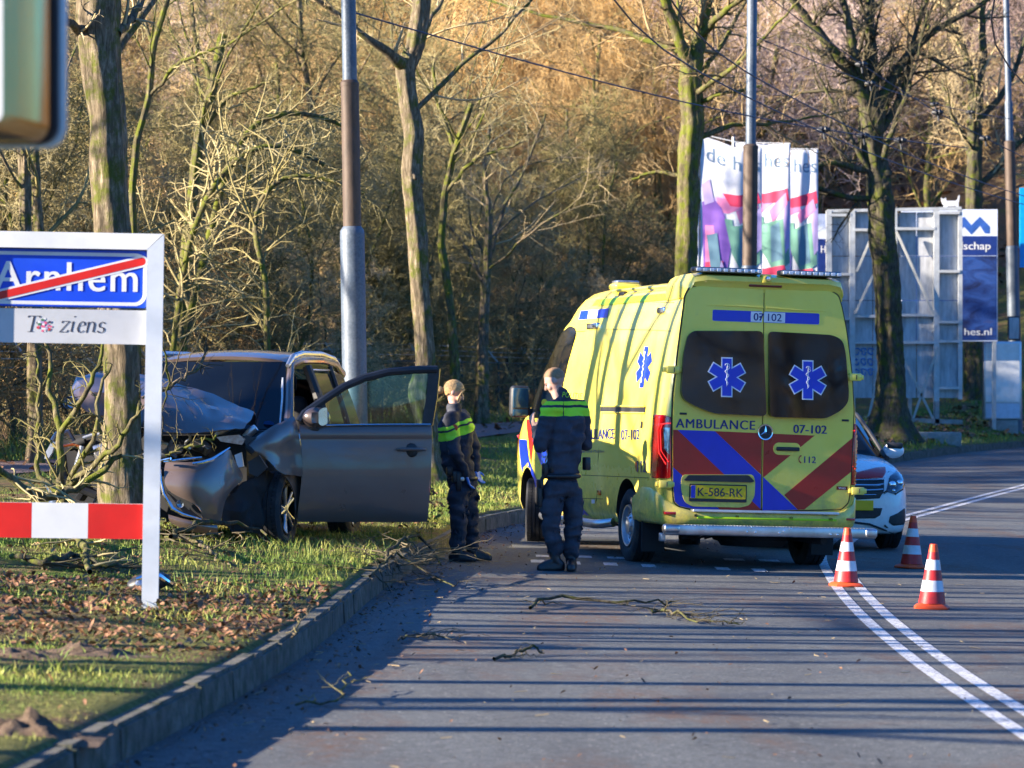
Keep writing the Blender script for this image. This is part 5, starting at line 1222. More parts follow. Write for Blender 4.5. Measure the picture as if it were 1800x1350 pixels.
def crashed():
    P = {'paint': 'taupe_paint', 'wheels': (-2.67,), 'arch': .40, 'low': [(-3.68, .70, .42, .86, .1), (-3.6, .80, .36, .93, .05), (-3.4, .87, .30, .98, 0), (-2.9, .895, .26, 1.0, 0), (-2.2, .90, .25, .985, 0), (-1.4, .90, .25, .975, 0), (-.6, .90, .25, .97, 0), (-.45, .88, .27, .96, 0)], 'crown': -.02}
    b = car_body(car, P)
    # open front-door aperture: dark interior behind, seats
    mb = MB(); mb.box((-.86, -2.9, .3), (.86, -.5, .75)); mb.obj('floor_pan', M['interior'], car)
    for x in (-.38, .38):
        mb = MB(); mb.rbox((x - .25, -1.75, .5), (x + .25, -1.2, .78), .07, 3); mb.rbox((x - .25, -1.95, .7), (x + .25, -1.74, 1.28), .08, 3); mb.rbox((x - .13, -1.98, 1.30), (x + .13, -1.86, 1.48), .05, 3); mb.obj('seat', M['interior'], car)
    mb = MB(); mb.rbox((-.7, -.75, .86), (.7, -.42, 1.0), .06, 3); mb.obj('dashboard', M['interior'], car)
    mb = MB(); mb.tube([(-.38 + .18 * math.cos(a), -.92 - .05 * math.sin(a), 1.0 + .17 * math.sin(a)) for a in [k * math.pi / 10 for k in range(21)]], .014, 8); mb.obj('steering_wheel', M['black_plastic'], car)
    # roof shell
    rows = []
    for y, hw, z, c in ((-1.12, .62, 1.545, .05), (-1.3, .645, 1.58, .055), (-1.7, .66, 1.605, .06), (-2.3, .66, 1.605, .06), (-2.9, .64, 1.575, .055), (-3.25, .61, 1.53, .05), (-3.42, .58, 1.48, .04)):
        rows.append([Vector((s * hw, y, .045 + z - (.035 if abs(s) == 1 else 0) + c * (1 - s * s))) for s in (-1, -.92, -.6, 0, .6, .92, 1)])
    sheet('roof', rows, M['taupe_paint'], car, .03, 2)
    # pillars
    pil = MB()
    for s in (-1, 1):
        pil.tube([(s * .80, -.38, .96), (s * .755, -.62, 1.18), (s * .69, -.9, 1.42), (s * .64, -1.14, 1.565), (s * .655, -1.5, 1.615), (s * .665, -2.3, 1.62), (s * .65, -2.95, 1.585), (s * .61, -3.38, 1.49)], [.05, .042, .036, .036, .036, .036, .036, .05], 10)
    pil.obj('roof_frame', M['taupe_paint'], car)
    for s in (-1, 1):
        mb = MB(); mb.tube([(s * .885, -1.58, .95), (s * .82, -1.60, 1.2), (s * .68, -1.62, 1.56)], [.055, .05, .045], 8); mb.obj('pillar', M['black_plastic'], car); mb = MB(); mb.tube([(s * .885, -2.55, .95), (s * .8, -2.6, 1.2), (s * .67, -2.62, 1.56)], [.03, .025, .025], 6); mb.obj('pillar', M['black_plastic'], car)
        mb = MB(); mb.loft([[Vector((s * .875, -3.0, .93)), Vector((s * .64, -3.2, 1.52)), Vector((s * .6, -3.45, 1.45)), Vector((s * .78, -3.62, .93))], [Vector((s * .80, -3.0, .93)), Vector((s * .58, -3.2, 1.50)), Vector((s * .5, -3.42, 1.43)), Vector((s * .6, -3.58, .93))]], True, True); mb.obj('rear_pillar', M['taupe_paint'], car)
        # windows: rear door and quarter
        for y0, y1, nm in ((-1.68, -2.52, 'side_window'), (-2.66, -3.1, 'side_window')):
            q = [(s * .878, y0, .975), (s * .80, y0 - .01, 1.22), (s * .695, y0 - .03, 1.50), (s * .685, y1 - .0, 1.49), (s * .79, y1, 1.22), (s * .872, y1, .975)]
            mb = MB(); mb.add([Vector(p) for p in q], [(0, 1, 4, 5), (1, 2, 3, 4)]); mb.obj(nm, M['dark_glass'], car)
        mb = MB(); mb.tube([(s * .885, -1.6, .965), (s * .885, -3.05, .97)], .012, 6); mb.tube([(s * .7, -1.65, 1.525), (s * .69, -2.6, 1.525), (s * .655, -3.2, 1.46)], .01, 6); mb.obj('window_trim', M['chrome'], car)
        # roof rails
        mb = MB(); mb.tube([(s * .64, -1.02, 1.56), (s * .655, -1.16, 1.645), (s * .66, -1.5, 1.68), (s * .66, -2.3, 1.68), (s * .645, -2.9, 1.64), (s * .62, -3.2, 1.58), (s * .61, -3.34, 1.52)], [.02, .026, .024, .024, .024, .024, .018], 10); mb.obj('roof_rail', M['aluminium'], car)
    # windscreen, with the light along its edge put in as a white tube
    ws = [[Vector((s * .73, -.40 + .08 * (abs(s) > .8), .985)) if False else Vector((s * .74, -.36 - .10 * s * s, .98)) for s in (-1, -.5, 0, .5, 1)], [Vector((s * .69, -.68 - .09 * s * s, 1.26)) for s in (-1, -.5, 0, .5, 1)], [Vector((s * .60, -1.06 - .06 * s * s, 1.595)) for s in (-1, -.5, 0, .5, 1)]]
    o = sheet('windscreen', ws, M['dark_glass'], car, .006, 1)
    mb = MB(); mb.tube([(-.70, -.47, 1.0), (-.655, -.75, 1.27), (-.60, -.99, 1.46), (-.56, -1.04, 1.50), (-.4, -1.03, 1.515)], [.008, .010, .014, .012, .003], 6); mb.obj('windscreen_lit_edge', M['white_paint'], car)
    mb = MB(); p = Vector((-.60, -.50, 1.035)); mb.lathe([(.001, 0), (.05, 0)], c=(0, 0, 0), axis='Y', sides=20, mat=Matrix.Translation(p + Vector((0, .035, 0))) @ Matrix.Rotation(R(-42), 4, 'X') @ Matrix.Scale(.6, 4, (0, 0, 1))); mb.obj('sticker', M['glove_blue'], car)
    # wipers / cowl
    mb = MB(); mb.rbox((-.78, -.42, .90), (.78, -.26, .975), .02, 2); mb.obj('cowl', M['black_plastic'], car)
    mb = MB(); mb.tube([(-.2, -.34, 1.0), (-.05, -.42, 1.1), (.1, -.5, 1.16)], .008, 6); mb.obj('wiper', M['black_plastic'], car)
    # driver door, swung right out: built in its own plane
    Yd = lambda a, b: 31.42 + (a - 525) / 245 * .42
    z3 = lambda P: [(480 + a * .17778, 600 + b * .17778) for a, b in P]
    outer = [(524, 742), (533, 727), (565, 704), (604, 678), (640, 661), (681, 650.5), (729, 646), (770, 645.5), (772, 648), (767, 690), (758, 745), (759, 770), (757, 850), (751, 915), (745, 917), (640, 916), (530, 913), (523, 908), (527, 870), (532, 830), (531, 790), (527, 765)]
    dd = [C(a, b, Yd(a, b)) for a, b in outer]
    door = bpy.data.objects.new('driver_door', None); COL.objects.link(door); door.parent = car; reg(car, door); door['label'] = 'open driver door'
    def dp(name, poly, mat, th, off=0.0, **k):
        o_ = panel_px(name, poly, lambda a, b: Yd(a, b) - off, mat, door, th, **k); return o_
    # lower skin, curved: rows top to bottom
    rows = []
    for py, bulge in ((746, .0), (752, .03), (766, .045), (771, .03), (776, .035), (800, .055), (840, .06), (880, .045), (905, .02), (917, -.02)):
        x0 = np.interp(py, [740, 770, 800, 830, 870, 908, 917], [525, 528, 531, 532, 527, 522, 524]); x1 = np.interp(py, [745, 770, 850, 917], [758, 759, 757, 751])
        rows.append([C(x0 + (x1 - x0) * t, py + (5 if py > 910 and t < .5 else 0) * 0, Yd(x0 + (x1 - x0) * t, py) - bulge * (1 - .3 * abs(2 * t - 1) ** 4)) for t in (0, .03, .25, .5, .75, .97, 1)])
    sheet('door_skin', rows, M['taupe_paint'], door, .012, 2)
    dp('door_card', [(527, 748), (757, 748), (756, 850), (749, 913), (526, 910), (532, 830)], M['black_plastic'], .05, -.02)
    # window frame as a bent channel
    fr_ = MB(); top = [(526, 741), (535, 727), (565, 705.5), (604, 680), (640, 664.5), (681, 654), (729, 650), (768, 649.5)]
    fr_.tube([C(a, b, Yd(a, b)) for a, b in top], [.036] * 8, 8)
    fr_.obj('window_frame', M['black_plastic'], door)
    dp('rear_frame', [(754, 650), (773, 648), (768, 700), (760, 748), (741, 748), (749, 700)], M['black_plastic'], .04, .01)
    dp('mirror_triangle', [(528, 744), (540, 726), (572, 703), (574, 748), (530, 749)], M['black_plastic'], .03, .01)
    g = [(755, 654), (711, 656), (660, 662.5), (619, 678), (580, 706), (573, 747), (743, 747), (750, 700)]
    mb = MB(); mb.add([C(a, b, Yd(a, b) + .005) for a, b in g], [tuple(range(8))]); mb.obj('door_glass', M['clear_glass'], door, smooth=False)
    mb = MB(); mb.tube([C(a, b, Yd(a, b) - .03) for a, b in ((572, 748), (640, 746.5), (700, 746), (757, 746))], .008, 6); mb.obj('window_trim', M['chrome'], door)
    u = C(722, 791.5, Yd(722, 0) - .075); mb = MB(); mb.lathe([(.001, .014), (.045, .008), (.06, -.002), (.064, -.012)][::-1], c=u - Vector((0, .012, 0)), axis='Y', sides=24, m=0); mb.obj('handle_cup', M['black_plastic'], door)
    mb = MB(); mb.tube([C(697, 790, Yd(697, 0) - .065), C(704, 789.5, Yd(704, 0) - .095), C(722, 789.5, Yd(722, 0) - .10), C(742, 790, Yd(742, 0) - .095), C(748, 790.5, Yd(748, 0) - .065)], [.008, .015, .016, .015, .010], 8); mb.obj('handle', M['taupe_paint'], door)
    # wing mirror on the door
    mb = MB(); c0 = C(556, 734, 31.45); mm = Matrix.Translation(c0) @ Matrix.Rotation(R(10), 4, 'Z')
    bmm = bmesh.new(); bmesh.ops.create_uvsphere(bmm, u_segments=20, v_segments=12, radius=1)
    for v in bmm.verts: v.co = Vector((v.co.x * .125, v.co.y * .085 + (.03 if v.co.x > 0 else 0), v.co.z * .095)); 
    mb.bm(bmm, mm, 0); mb.rbox((-.03, -.02, -.12), (.14, .03, -.06), .02, 2, mm, 1); mb.obj('wing_mirror', [M['taupe_paint'], M['black_plastic']], door)
    mb = MB(); mb.prism(smooth_poly([(567, 717), (575, 716), (576, 745), (566, 749), (560, 745), (560, 722)], 4, 3), lambda a, b, w: C(a, b, 31.36 - w), 0, .012); mb.obj('mirror_glass', M['chrome'], door)
    # ---- wrecked front
    Yh = {0: 31.62, 1: 31.3, 2: 30.95}
    ridge = [(127, 684, 31.4), (136, 661, 31.5), (165, 656, 31.55), (215, 653, 31.7), (262, 662, 31.6), (300, 671, 31.55), (345, 685, 31.55), (400, 704, 31.6), (446, 725, 31.6)]
    mid = [(128, 693, 31.2), (142, 688, 31.1), (165, 692, 31.0), (215, 690, 31.05), (262, 700, 30.9), (305, 712, 30.95), (350, 727, 31.0), (398, 735, 31.15), (438, 739, 31.3)]
    front = [(131, 701, 31.0), (146, 716, 30.9), (168, 731, 30.85), (215, 735, 30.95), (262, 757, 30.62), (322, 763, 30.6), (360, 760, 30.75), (398, 757, 30.85), (430, 752, 31.1)]
    back = [(135, 710, 31.9), (150, 700, 31.95), (170, 690, 32.0), (215, 700, 32.05), (262, 715, 32.05), (300, 725, 32.05), (345, 735, 32.05), (400, 742, 32.0), (452, 748, 31.9)]
    sheet('bonnet', [[C(*p) for p in r] for r in (back, ridge, mid, front)], M['taupe_paint'], car, .012, -2, .022, 4, 14)
    # fender
    def Yf(a): return float(np.interp(a, [428, 470, 484, 500, 520, 535], [30.95, 30.95, 31.0, 31.12, 31.28, 31.42]))
    rows = [[C(a, b, Yf(a) + (.10 if k == 0 else 0)) for a, b in r] for k, r in enumerate((
        [(440, 778), (455, 764), (478, 750), (500, 740), (517, 733)], [(430, 787), (450, 775), (476, 762), (502, 752), (522, 745)], [(434, 789), (455, 789), (480, 786), (505, 782), (527, 776)], [(462, 795), (470, 800), (487, 806), (508, 806), (530, 802)], [(484, 827), (489, 829), (500, 833), (514, 836), (531, 838)]))]
    sheet('wing', rows, M['taupe_paint'], car, .01, 2, .012, 9, 35)
    rows = [[C(a, b, 31.25 + (a - 493) * .007) for a, b in r] for r in ([(493, 831), (505, 833), (518, 836), (531, 838)], [(507, 844), (514, 846), (522, 849), (530, 850)], [(517, 864), (521, 866), (526, 868), (528, 870)], [(519, 890), (522, 891), (525, 892), (526, 893)], [(520, 914), (522, 914), (524, 914), (525, 914)])]
    sheet('wing_arch', rows, M['taupe_paint'], car, .012, 1)
    # bumper half with fog-lamp recess
    def Yb(a): return float(np.interp(a, [281, 300, 350, 390, 415, 440], [30.42, 30.36, 30.36, 30.55, 30.8, 31.0]))
    rows = [[C(a, b, Yb(a) - q) for a, b in r] for q, r in ((-.06, [(291, 813), (316, 813), (340, 813), (372, 806), (403, 789), (405, 792)]), (.0, [(289, 826), (314, 827), (342, 828), (374, 823), (408, 812), (414, 818)]), (.03, [(290, 845), (316, 848), (344, 848), (378, 844), (405, 836), (434, 841)]),
                                                           (.03, [(291, 866), (312, 868), (340, 874), (368, 872), (392, 864), (409, 855)]), (.01, [(352, 886), (356, 890), (362, 895), (372, 896), (384, 888), (394, 880)]), (-.03, [(355, 911), (358, 914), (364, 917), (371, 919), (380, 920), (386, 921)]))]
    sheet('bumper', rows, M['taupe_paint'], car, .01, 2, .006, 2, 45)
    panel_px('fog_recess', [(291, 862), (300, 866), (316, 868), (334, 876), (352, 892), (358, 914), (330, 910), (303, 896), (293, 880)], lambda a, b: Yb(a) + .06, M['black_plastic'], car, .03)
    mb = MB(); mb.lathe([(.001, -.03), (.03, -.02), (.036, 0)], c=C(316, 886, 30.38), axis='Y', sides=16); mb.obj('fog_lamp', M['lens_clear'], car)
    for pts, r in (([(281, 825), (283, 845), (288, 868), (303, 894), (322, 904), (354, 913)], [.012, .013, .016, .018, .016, .006]), ([(338, 815), (355, 813), (373, 808), (390, 797), (404, 787)], [.010, .014, .016, .014, .006]), ([(288, 812), (320, 808), (355, 804)], [.008, .012, .008]), ([(281, 810), (300, 806)], [.01, .012])):
        mb = MB(); mb.tube([C(a, b, Yb(a) - .05) for a, b in pts], r, 8); mb.obj('chrome_strip', M['chrome'], car)
    rows = [[C(a, b, Yb(a) - q) for a, b in r] for q, r in ((.02, [(296, 905), (320, 912), (350, 919), (381, 924)]), (.05, [(296, 911), (320, 920), (350, 926), (382, 930)]), (-.02, [(300, 918), (324, 931), (352, 938), (383, 938)]))]
    sheet('front_lip', rows, M['taupe_paint'], car, .012, 1)
    # battered plastic liner, beams, and the engine's bits
    rows = [[C(a, b, y) for a, b, y in r] for r in ([(438, 840, 31.0), (452, 835, 31.1), (468, 833, 31.2), (480, 832, 31.3)], [(405, 868, 30.85), (430, 872, 30.95), (455, 866, 31.1), (470, 860, 31.3)], [(392, 895, 30.8), (420, 900, 30.85), (444, 900, 31.0), (462, 900, 31.2)], [(388, 925, 30.8), (415, 935, 30.9), (440, 938, 31.0), (458, 938, 31.2)])]
    sheet('wheel_liner', rows, M['dark_cavity'], car, .01, -3, .05, 7, 12)
    rr = random.Random(12); mb = MB(); mt = []
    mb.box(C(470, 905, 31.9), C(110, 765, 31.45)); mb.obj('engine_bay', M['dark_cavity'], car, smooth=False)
    for k in range(26):
        px, py, Y = rr.uniform(100, 470), rr.uniform(752, 880), rr.uniform(30.75, 31.4)
        if 165 < px < 250: Y = rr.uniform(30.95, 31.4)
        if px > 300 and py > 800: py = rr.uniform(752, 800)
        m_ = MB(); q = rr.random(); s = rr.uniform(.03, .09); mm = Matrix.Translation(C(px, py, Y)) @ Matrix.Rotation(rr.uniform(-1, 1), 4, 'Y') @ Matrix.Rotation(rr.uniform(-1, 1), 4, 'X')
        if q < .35: m_.rbox((-s * 1.4, -s, -s * .5), (s * 1.4, s, s * .5), .008, 1, mm)
        elif q < .6: m_.lathe([(.001, -s), (s * .5, -s), (s * .6, 0), (s * .45, s), (.001, s)], axis='X', sides=12, mat=mm)
        else: m_.tube([mm @ Vector((math.sin(t * 1.3) * s, t * .03, t * s * .9 - s * 2)) for t in range(6)], rr.uniform(.008, .02), 7)
        m_.obj('engine_part', M[rr.choice(['engine_metal', 'black_plastic', 'black_plastic', 'aluminium', 'dark_cavity'])], car)
    # left corner: torn bumper end, lamp, struts
    mb = MB(); mb.lathe([(.001, -.05), (.045, -.04), (.06, 0), (.055, .05)], c=C(124, 708, 31.0), axis='Y', sides=18); mb.obj('headlight', M['lens_clear'], car)
    panel_px('bumper_end', [(91, 776), (97, 778), (92, 795), (84, 808), (78, 806), (80, 795)], lambda a, b: 30.9, M['sign_white'], car, .04)
    for pts, r, mt_ in (([(146, 770), (160, 765), (175, 763)], .014, 'panel_grey'), ([(144, 784), (140, 800), (134, 818)], .022, 'panel_grey'), ([(112, 784), (130, 781), (142, 786)], .012, 'orange_lens'), ([(94, 775), (100, 764), (120, 760), (128, 776)], .03, 'taupe_paint'), ([(165, 790), (178, 785), (186, 800)], .035, 'aluminium'), ([(150, 830), (176, 835), (190, 860)], .03, 'black_plastic'), ([(100, 820), (120, 850), (170, 870)], .04, 'black_plastic'), ([(85, 850), (96, 872), (92, 885)], .035, 'white_paint'), ([(110, 800), (115, 840), (150, 860)], .035, 'dark_cavity')):
        mb = MB(); mb.tube([C(a, b, 30.85) for a, b in pts], r, 8); mb.obj('broken_strut', M[mt_], car)
    for pts, w in (([(425, 770), (432, 765), (455, 772), (460, 790), (440, 795)], 'black_plastic'), ([(380, 768), (420, 764), (432, 772), (425, 782), (388, 776)], 'lens_clear'), ([(412, 800), (424, 795), (428, 820), (418, 822)], 'sign_white'), ([(436, 812), (455, 800), (470, 822), (452, 838), (438, 832)], 'black_plastic'), ([(283, 795), (300, 780), (325, 782), (318, 796), (296, 802)], 'taupe_paint')):
        panel_px('torn_panel', pts, lambda a, b: 30.95 + (a - 380) * .001, M[w], car, .03)
    # wheels
    for x, y, s in ((-.79, 0.0, -1), (.79, .0, 1), (-.80, -2.67, -1), (.80, -2.67, 1)): wheel(car, (x, y, .27 if y > -1 else .24), .345, .22, .225, 'alloy', s, (0, 0, R(-3) if y > -1 else 0))
    mb = MB(); mb.box((-.6, -3.3, .18), (.6, -.2, .3)); mb.tube([(-.7, -2.67, .32), (.7, -2.67, .32)], .05, 8); mb.obj('underbody', M['dark_cavity'], car)
    for s in (-1, 1): mb = MB(); mb.rbox((s * .76 - .08, -3.66, .78), (s * .76 + .08, -3.5, 1.0), .03, 2); mb.obj('tail_light', M['lens_red'], car)
    mb = MB(); mb.add([Vector(p) for p in ((-.62, -3.62, 1.0), (.62, -3.62, 1.0), (.52, -3.44, 1.44), (-.52, -3.44, 1.44))], [(0, 1, 2, 3)]); mb.obj('rear_window', M['dark_glass'], car)
crashed()

# ------------------------------------------------------------------ police car
pc = thing('police_car', 'white police car with a red bonnet stripe, mostly hidden behind the ambulance', 'car', (3.46, 37.75, 0.0), (0, R(-1.2), R(188)))
pc.location.z = float(road_z(3.36, 38)); PM = Matrix.Translation(pc.location) @ pc.rotation_euler.to_matrix().to_4x4(); PI_ = PM.inverted()
def police():
    # origin under the nose; y back is negative
    P = {'paint': 'white_paint', 'wheels': (-.88, -3.58), 'arch': .37, 'crown': .04, 'low': [(.0, .52, .24, .58, .0), (-.04, .70, .19, .70, .0), (-.14, .80, .17, .78, .02), (-.3, .86, .17, .85, .04), (-.6, .89, .18, .93, .05), (-.95, .895, .2, .98, .06), (-1.3, .895, .2, 1.02, .05), (-2.4, .895, .2, 1.03, 0), (-3.5, .89, .2, 1.03, 0), (-4.0, .87, .24, 1.02, 0), (-4.3, .78, .32, .95, 0), (-4.36, .65, .4, .8, .1)]}
    car_body(pc, P)
    mb = MB(); rings = []
    for y, h0, zt in ((-1.12, .74, 1.04), (-1.45, .70, 1.24), (-1.8, .65, 1.45), (-2.2, .62, 1.54), (-3.0, .62, 1.55), (-3.7, .60, 1.50), (-4.05, .58, 1.3), (-4.25, .62, 1.0)):
        rings.append([Vector((-.80, y, .98)), Vector((-.79 + (.79 - h0) * .4, y, .98 + (zt - .98) * .45)), Vector((-h0, y, zt - .05)), Vector((-h0 + .14, y, zt)), Vector((0, y, zt + .03)), Vector((h0 - .14, y, zt)), Vector((h0, y, zt - .05)), Vector((.79 - (.79 - h0) * .4, y, .98 + (zt - .98) * .45)), Vector((.80, y, .98))])
    mb.loft(rings, True, True); o = mb.obj('cabin', [M['white_paint'], M['dark_glass']], pc, angle=60)
    for p in o.data.polygons:
        c = p.center
        if c.z < 1.42 or (p.normal.y > .3 and c.y > -2.1): p.material_index = 1
    for s in (-1, 1):
        mb = MB(); mb.tube([(s * .80, -1.1, 1.0), (s * .72, -1.5, 1.26), (s * .655, -1.85, 1.45), (s * .63, -2.3, 1.53)], .022, 8); mb.obj('pillar', M['black_plastic'], pc)
    bo = [c for c in KIDS[pc] if c.name.startswith('body')][0]
    bm = bmesh.new(); bm.from_mesh(bo.data); bv = BVHTree.FromBMesh(bm); bm.free()
    def pj(px, py, lift=.006, flip=1):
        o, d = ray(PI_, px, py); h = bv.ray_cast(o, d)
        if h[0] is None: h = bv.find_nearest(o + d * 37.5)
        n = h[1] if h[1].dot(d) < 0 else -h[1]; q = h[0] + n * lift; return Vector((q.x * flip, q.y, q.z))
    def pd(name, poly, mat, lift=.006, both=True, par=pc, step=4, sm2=1.5):
        for fl in ((1, -1) if both else (1,)):
            b2 = bmesh.new(); f = b2.faces.new([b2.verts.new((x, y, 0)) for x, y in smooth_poly(poly, sm2, 3)]); bmesh.ops.triangulate(b2, faces=[f])
            for _ in range(5):
                e = [e for e in b2.edges if e.calc_length() > step]
                if not e: break
                bmesh.ops.subdivide_edges(b2, edges=e, cuts=1); bmesh.ops.triangulate(b2, faces=[f for f in b2.faces if len(f.verts) > 3])
            for v in b2.verts: v.co = pj(v.co.x, v.co.y, lift, fl)
            m_ = MB(); m_.bm(b2); o_ = m_.obj(name, M[mat], par, angle=80)
            k_ = o_.modifiers.new('s', 'SOLIDIFY'); k_.thickness = .012; k_.offset = -1; o_.data = evalmesh(o_, name); o_.modifiers.clear(); last = o_
        return last
    pd('headlight', [(1562, 845), (1557, 864), (1574, 869.5), (1587, 861), (1590.5, 847), (1585, 832), (1575, 829), (1564, 838)], 'lamp_glass', .010)
    for fl in (1, -1):
        for px, py, r in ((1568, 853, .042), (1580, 850, .036), (1570, 863, .02)):
            c = pj(px, py, .012, fl); m_ = MB(); m_.lathe([(r, -.004), (r * .85, .006), (r * .5, .012), (.001, .014)], axis='Y', sides=16, mat=Matrix.Translation(c)); m_.obj('lamp_lens', M['chrome'], pc)
    pd('grille', [(1478, 842), (1553.5, 842), (1554, 862), (1546, 876), (1478, 880)], 'black_plastic', .006, True)
    for y0 in (845, 853.5, 862, 870):
        for fl in (1, -1): mb = MB(); mb.tube([pj(1478 + k * 12.3, y0 + (0 if k < 6 else -1), .014, fl) for k in range(7)][:6 if y0 > 868 else 7], .011 if 850 < y0 < 865 else .006, 6); mb.obj('grille_blade', M['chrome'], pc)
    c = pj(1478, 858, .03); mb = MB(); mb.tube([c + Vector((.06 * math.cos(a), 0, .06 * math.sin(a))) for a in [k * .3 for k in range(22)]], .007, 6)
    for a in (90, 210, 330): mb.tube([c, c + Vector((.058 * math.cos(R(a)), 0, .058 * math.sin(R(a))))], [.009, .003], 5)
    mb.obj('round_badge', M['chrome'], pc)
    pd('lower_grille', [(1478, 893), (1551, 893), (1547, 906), (1538, 911), (1478, 912)], 'black_plastic', .005)
    pd('bumper_intake', [(1562, 918), (1564, 908), (1578, 902), (1590, 893), (1591, 915), (1588, 922), (1570, 924)], 'black_plastic', .005)
    for fl in (1, -1):
        mb = MB(); mb.tube([pj(a, b, .012, fl) for a, b in ((1500, 918), (1528, 921), (1550, 929), (1572, 937), (1589, 933))], .012, 6); mb.obj('splitter', M['black_plastic'], pc)
        mb = MB(); mb.tube([pj(a, b, .001, fl) for a, b in ((1554, 841), (1562, 829), (1575, 826), (1588, 836))], .003, 5); mb.obj('bonnet_seam', M['seam'], pc)
    pd('red_stripe', [(1500, 842), (1500, 832), (1520, 827), (1540, 822), (1556, 821), (1557.5, 830), (1552, 840)], 'red_foil', .004)
    c = pj(1496, 888, .02); mb = MB(); mb.rbox(c + Vector((-.24, -.01, -.055)), c + Vector((.28, .008, .055)), .006, 1); mb.obj('number_plate', M['plate_yellow'], pc)
    for s in (-1, 1):
        mb = MB(); bmm = bmesh.new(); bmesh.ops.create_uvsphere(bmm, u_segments=18, v_segments=10, radius=1)
        for v in bmm.verts: v.co = Vector((s * .98 + v.co.x * .125, -1.45 + v.co.y * .08, 1.06 + v.co.z * .085))
        mb.bm(bmm, None, 0); mb.rbox((s * .88 - .05, -1.48, .95), (s * .93 + .05, -1.42, 1.01), .01, 2, m=1); mb.rbox((s * .98 - .09, -1.40, 1.085), (s * .98 + .09, -1.36, 1.15), .02, 2, m=1); mb.obj('wing_mirror', [M['white_paint'], M['black_plastic']], pc)
        for y in (-.88, -3.58): wheel(pc, (s * .79, y, .325), .325, .215, .215, 'alloy', s)
    mb = MB(); mb.box((-.7, -4.1, .16), (.7, -.3, .24)); mb.obj('underbody', M['dark_cavity'], pc)
    mb = MB(); mb.rbox((-.45, -2.5, 1.56), (.45, -2.25, 1.66), .03, 3); mb.obj('light_bar', M['blue_foil'], pc)
police()
# ------------------------------------------------------------------ people
def capsule(bm, a, ra, b, rb, seg=14):
    a, b = Vector(a), Vector(b); d = b - a; L = d.length
    if L < 1e-5: d = Vector((0, 0, 1)); L = 1e-5
    q = d.to_track_quat('Z', 'Y').to_matrix().to_4x4(); rings = []
    for k in range(5): t = -math.pi / 2 + k * math.pi / 8; rings.append((ra * math.cos(t), ra * math.sin(t)))
    for k in range(5): t = k * math.pi / 8; rings.append((rb * math.cos(t), L + rb * math.sin(t)))
    vs = []
    for r, h in rings:
        r = max(r, 1e-4); vs.append([bm.verts.new(a + q.to_3x3() @ Vector((r * math.cos(2 * math.pi * j / seg), r * math.sin(2 * math.pi * j / seg), h))) for j in range(seg)])
    for i in range(len(vs) - 1):
        for j in range(seg): bm.faces.new((vs[i][j], vs[i][(j + 1) % seg], vs[i + 1][(j + 1) % seg], vs[i + 1][j]))
    bm.faces.new(list(reversed(vs[0]))); bm.faces.new(vs[-1])
def ell(bm, c, r, rot=None):
    k = bmesh.ops.create_icosphere(bm, subdivisions=3, radius=1)['verts']
    for v in k:
        p = Vector((v.co.x * r[0], v.co.y * r[1], v.co.z * r[2]))
        if rot is not None: p = rot @ p
        v.co = p + Vector(c)
def blob(name, shapes, mat, parent, voxel=.010, smooth=4, wr=0.0, seed=0, flat=None):
    """one continuous skin grown over overlapping limbs"""
    bm = bmesh.new()
    for s in shapes:
        if s[0] == 'c': capsule(bm, *s[1:])
        else: ell(bm, *s[1:])
    me = bpy.data.meshes.new(name); bm.to_mesh(me); bm.free(); o = link(name, me, parent); me.materials.append(mat)
    m = o.modifiers.new('r', 'REMESH'); m.mode = 'VOXEL'; m.voxel_size = voxel; m.use_smooth_shade = True
    m2 = o.modifiers.new('s', 'SMOOTH'); m2.factor = .6; m2.iterations = smooth
    o.data = evalmesh(o, name); o.modifiers.clear()
    if wr:
        for v in o.data.vertices:
            q = v.co; n = v.normal
            w = mnoise.noise(Vector((q.x * 9 + seed, q.y * 9, q.z * 16))); w2 = abs(mnoise.noise(Vector((q.x * 5, q.y * 5 + seed, q.z * 11)))) 
            v.co = q + n * (wr * (w * .8 - w2 * 1.6 + .3))
    if flat is not None:
        for v in o.data.vertices: v.co.z = max(v.co.z, flat)
    if not o.data.materials: o.data.materials.append(mat)
    o.data.polygons.foreach_set('use_smooth', [True] * len(o.data.polygons)); reg(parent, o); return o
def hand(sh, wrist, d, palm_n, curl=0.5, size=1.0):
    """palm with five separate curled fingers. d: direction of the fingers, palm_n: normal out of the palm"""
    d = Vector(d).normalized(); n = Vector(palm_n); n = (n - d * n.dot(d)).normalized(); s = d.cross(n); w = Vector(wrist)
    pc = w + d * .05 * size
    for k in (-1, 0, 1): sh.append(('c', w + s * .012 * k, .017 * size, w + d * .085 * size + s * .024 * k, .014 * size))
    for i, (off, ln) in enumerate(((-.032, .070), (-.011, .082), (.011, .076), (.031, .058))):
        p = w + d * .09 * size + s * off * size; dd = d
        for j, f in enumerate((.5, .3, .2)):
            dd = (dd + n * curl * (.6 + .3 * j)).normalized(); q = p + dd * ln * f * size; sh.append(('c', p, .0095 * size, q, (.0088 - .001 * j) * size)); p = q
    t0 = w + d * .028 * size - s * .028 * size; t1 = t0 + (d * .55 - s * .6 + n * .4).normalized() * .035 * size; t2 = t1 + (d * .85 - s * .1 + n * .45).normalized() * .03 * size
    sh.append(('c', t0, .012 * size, t1, .0115 * size)); sh.append(('c', t1, .0115 * size, t2, .009 * size))
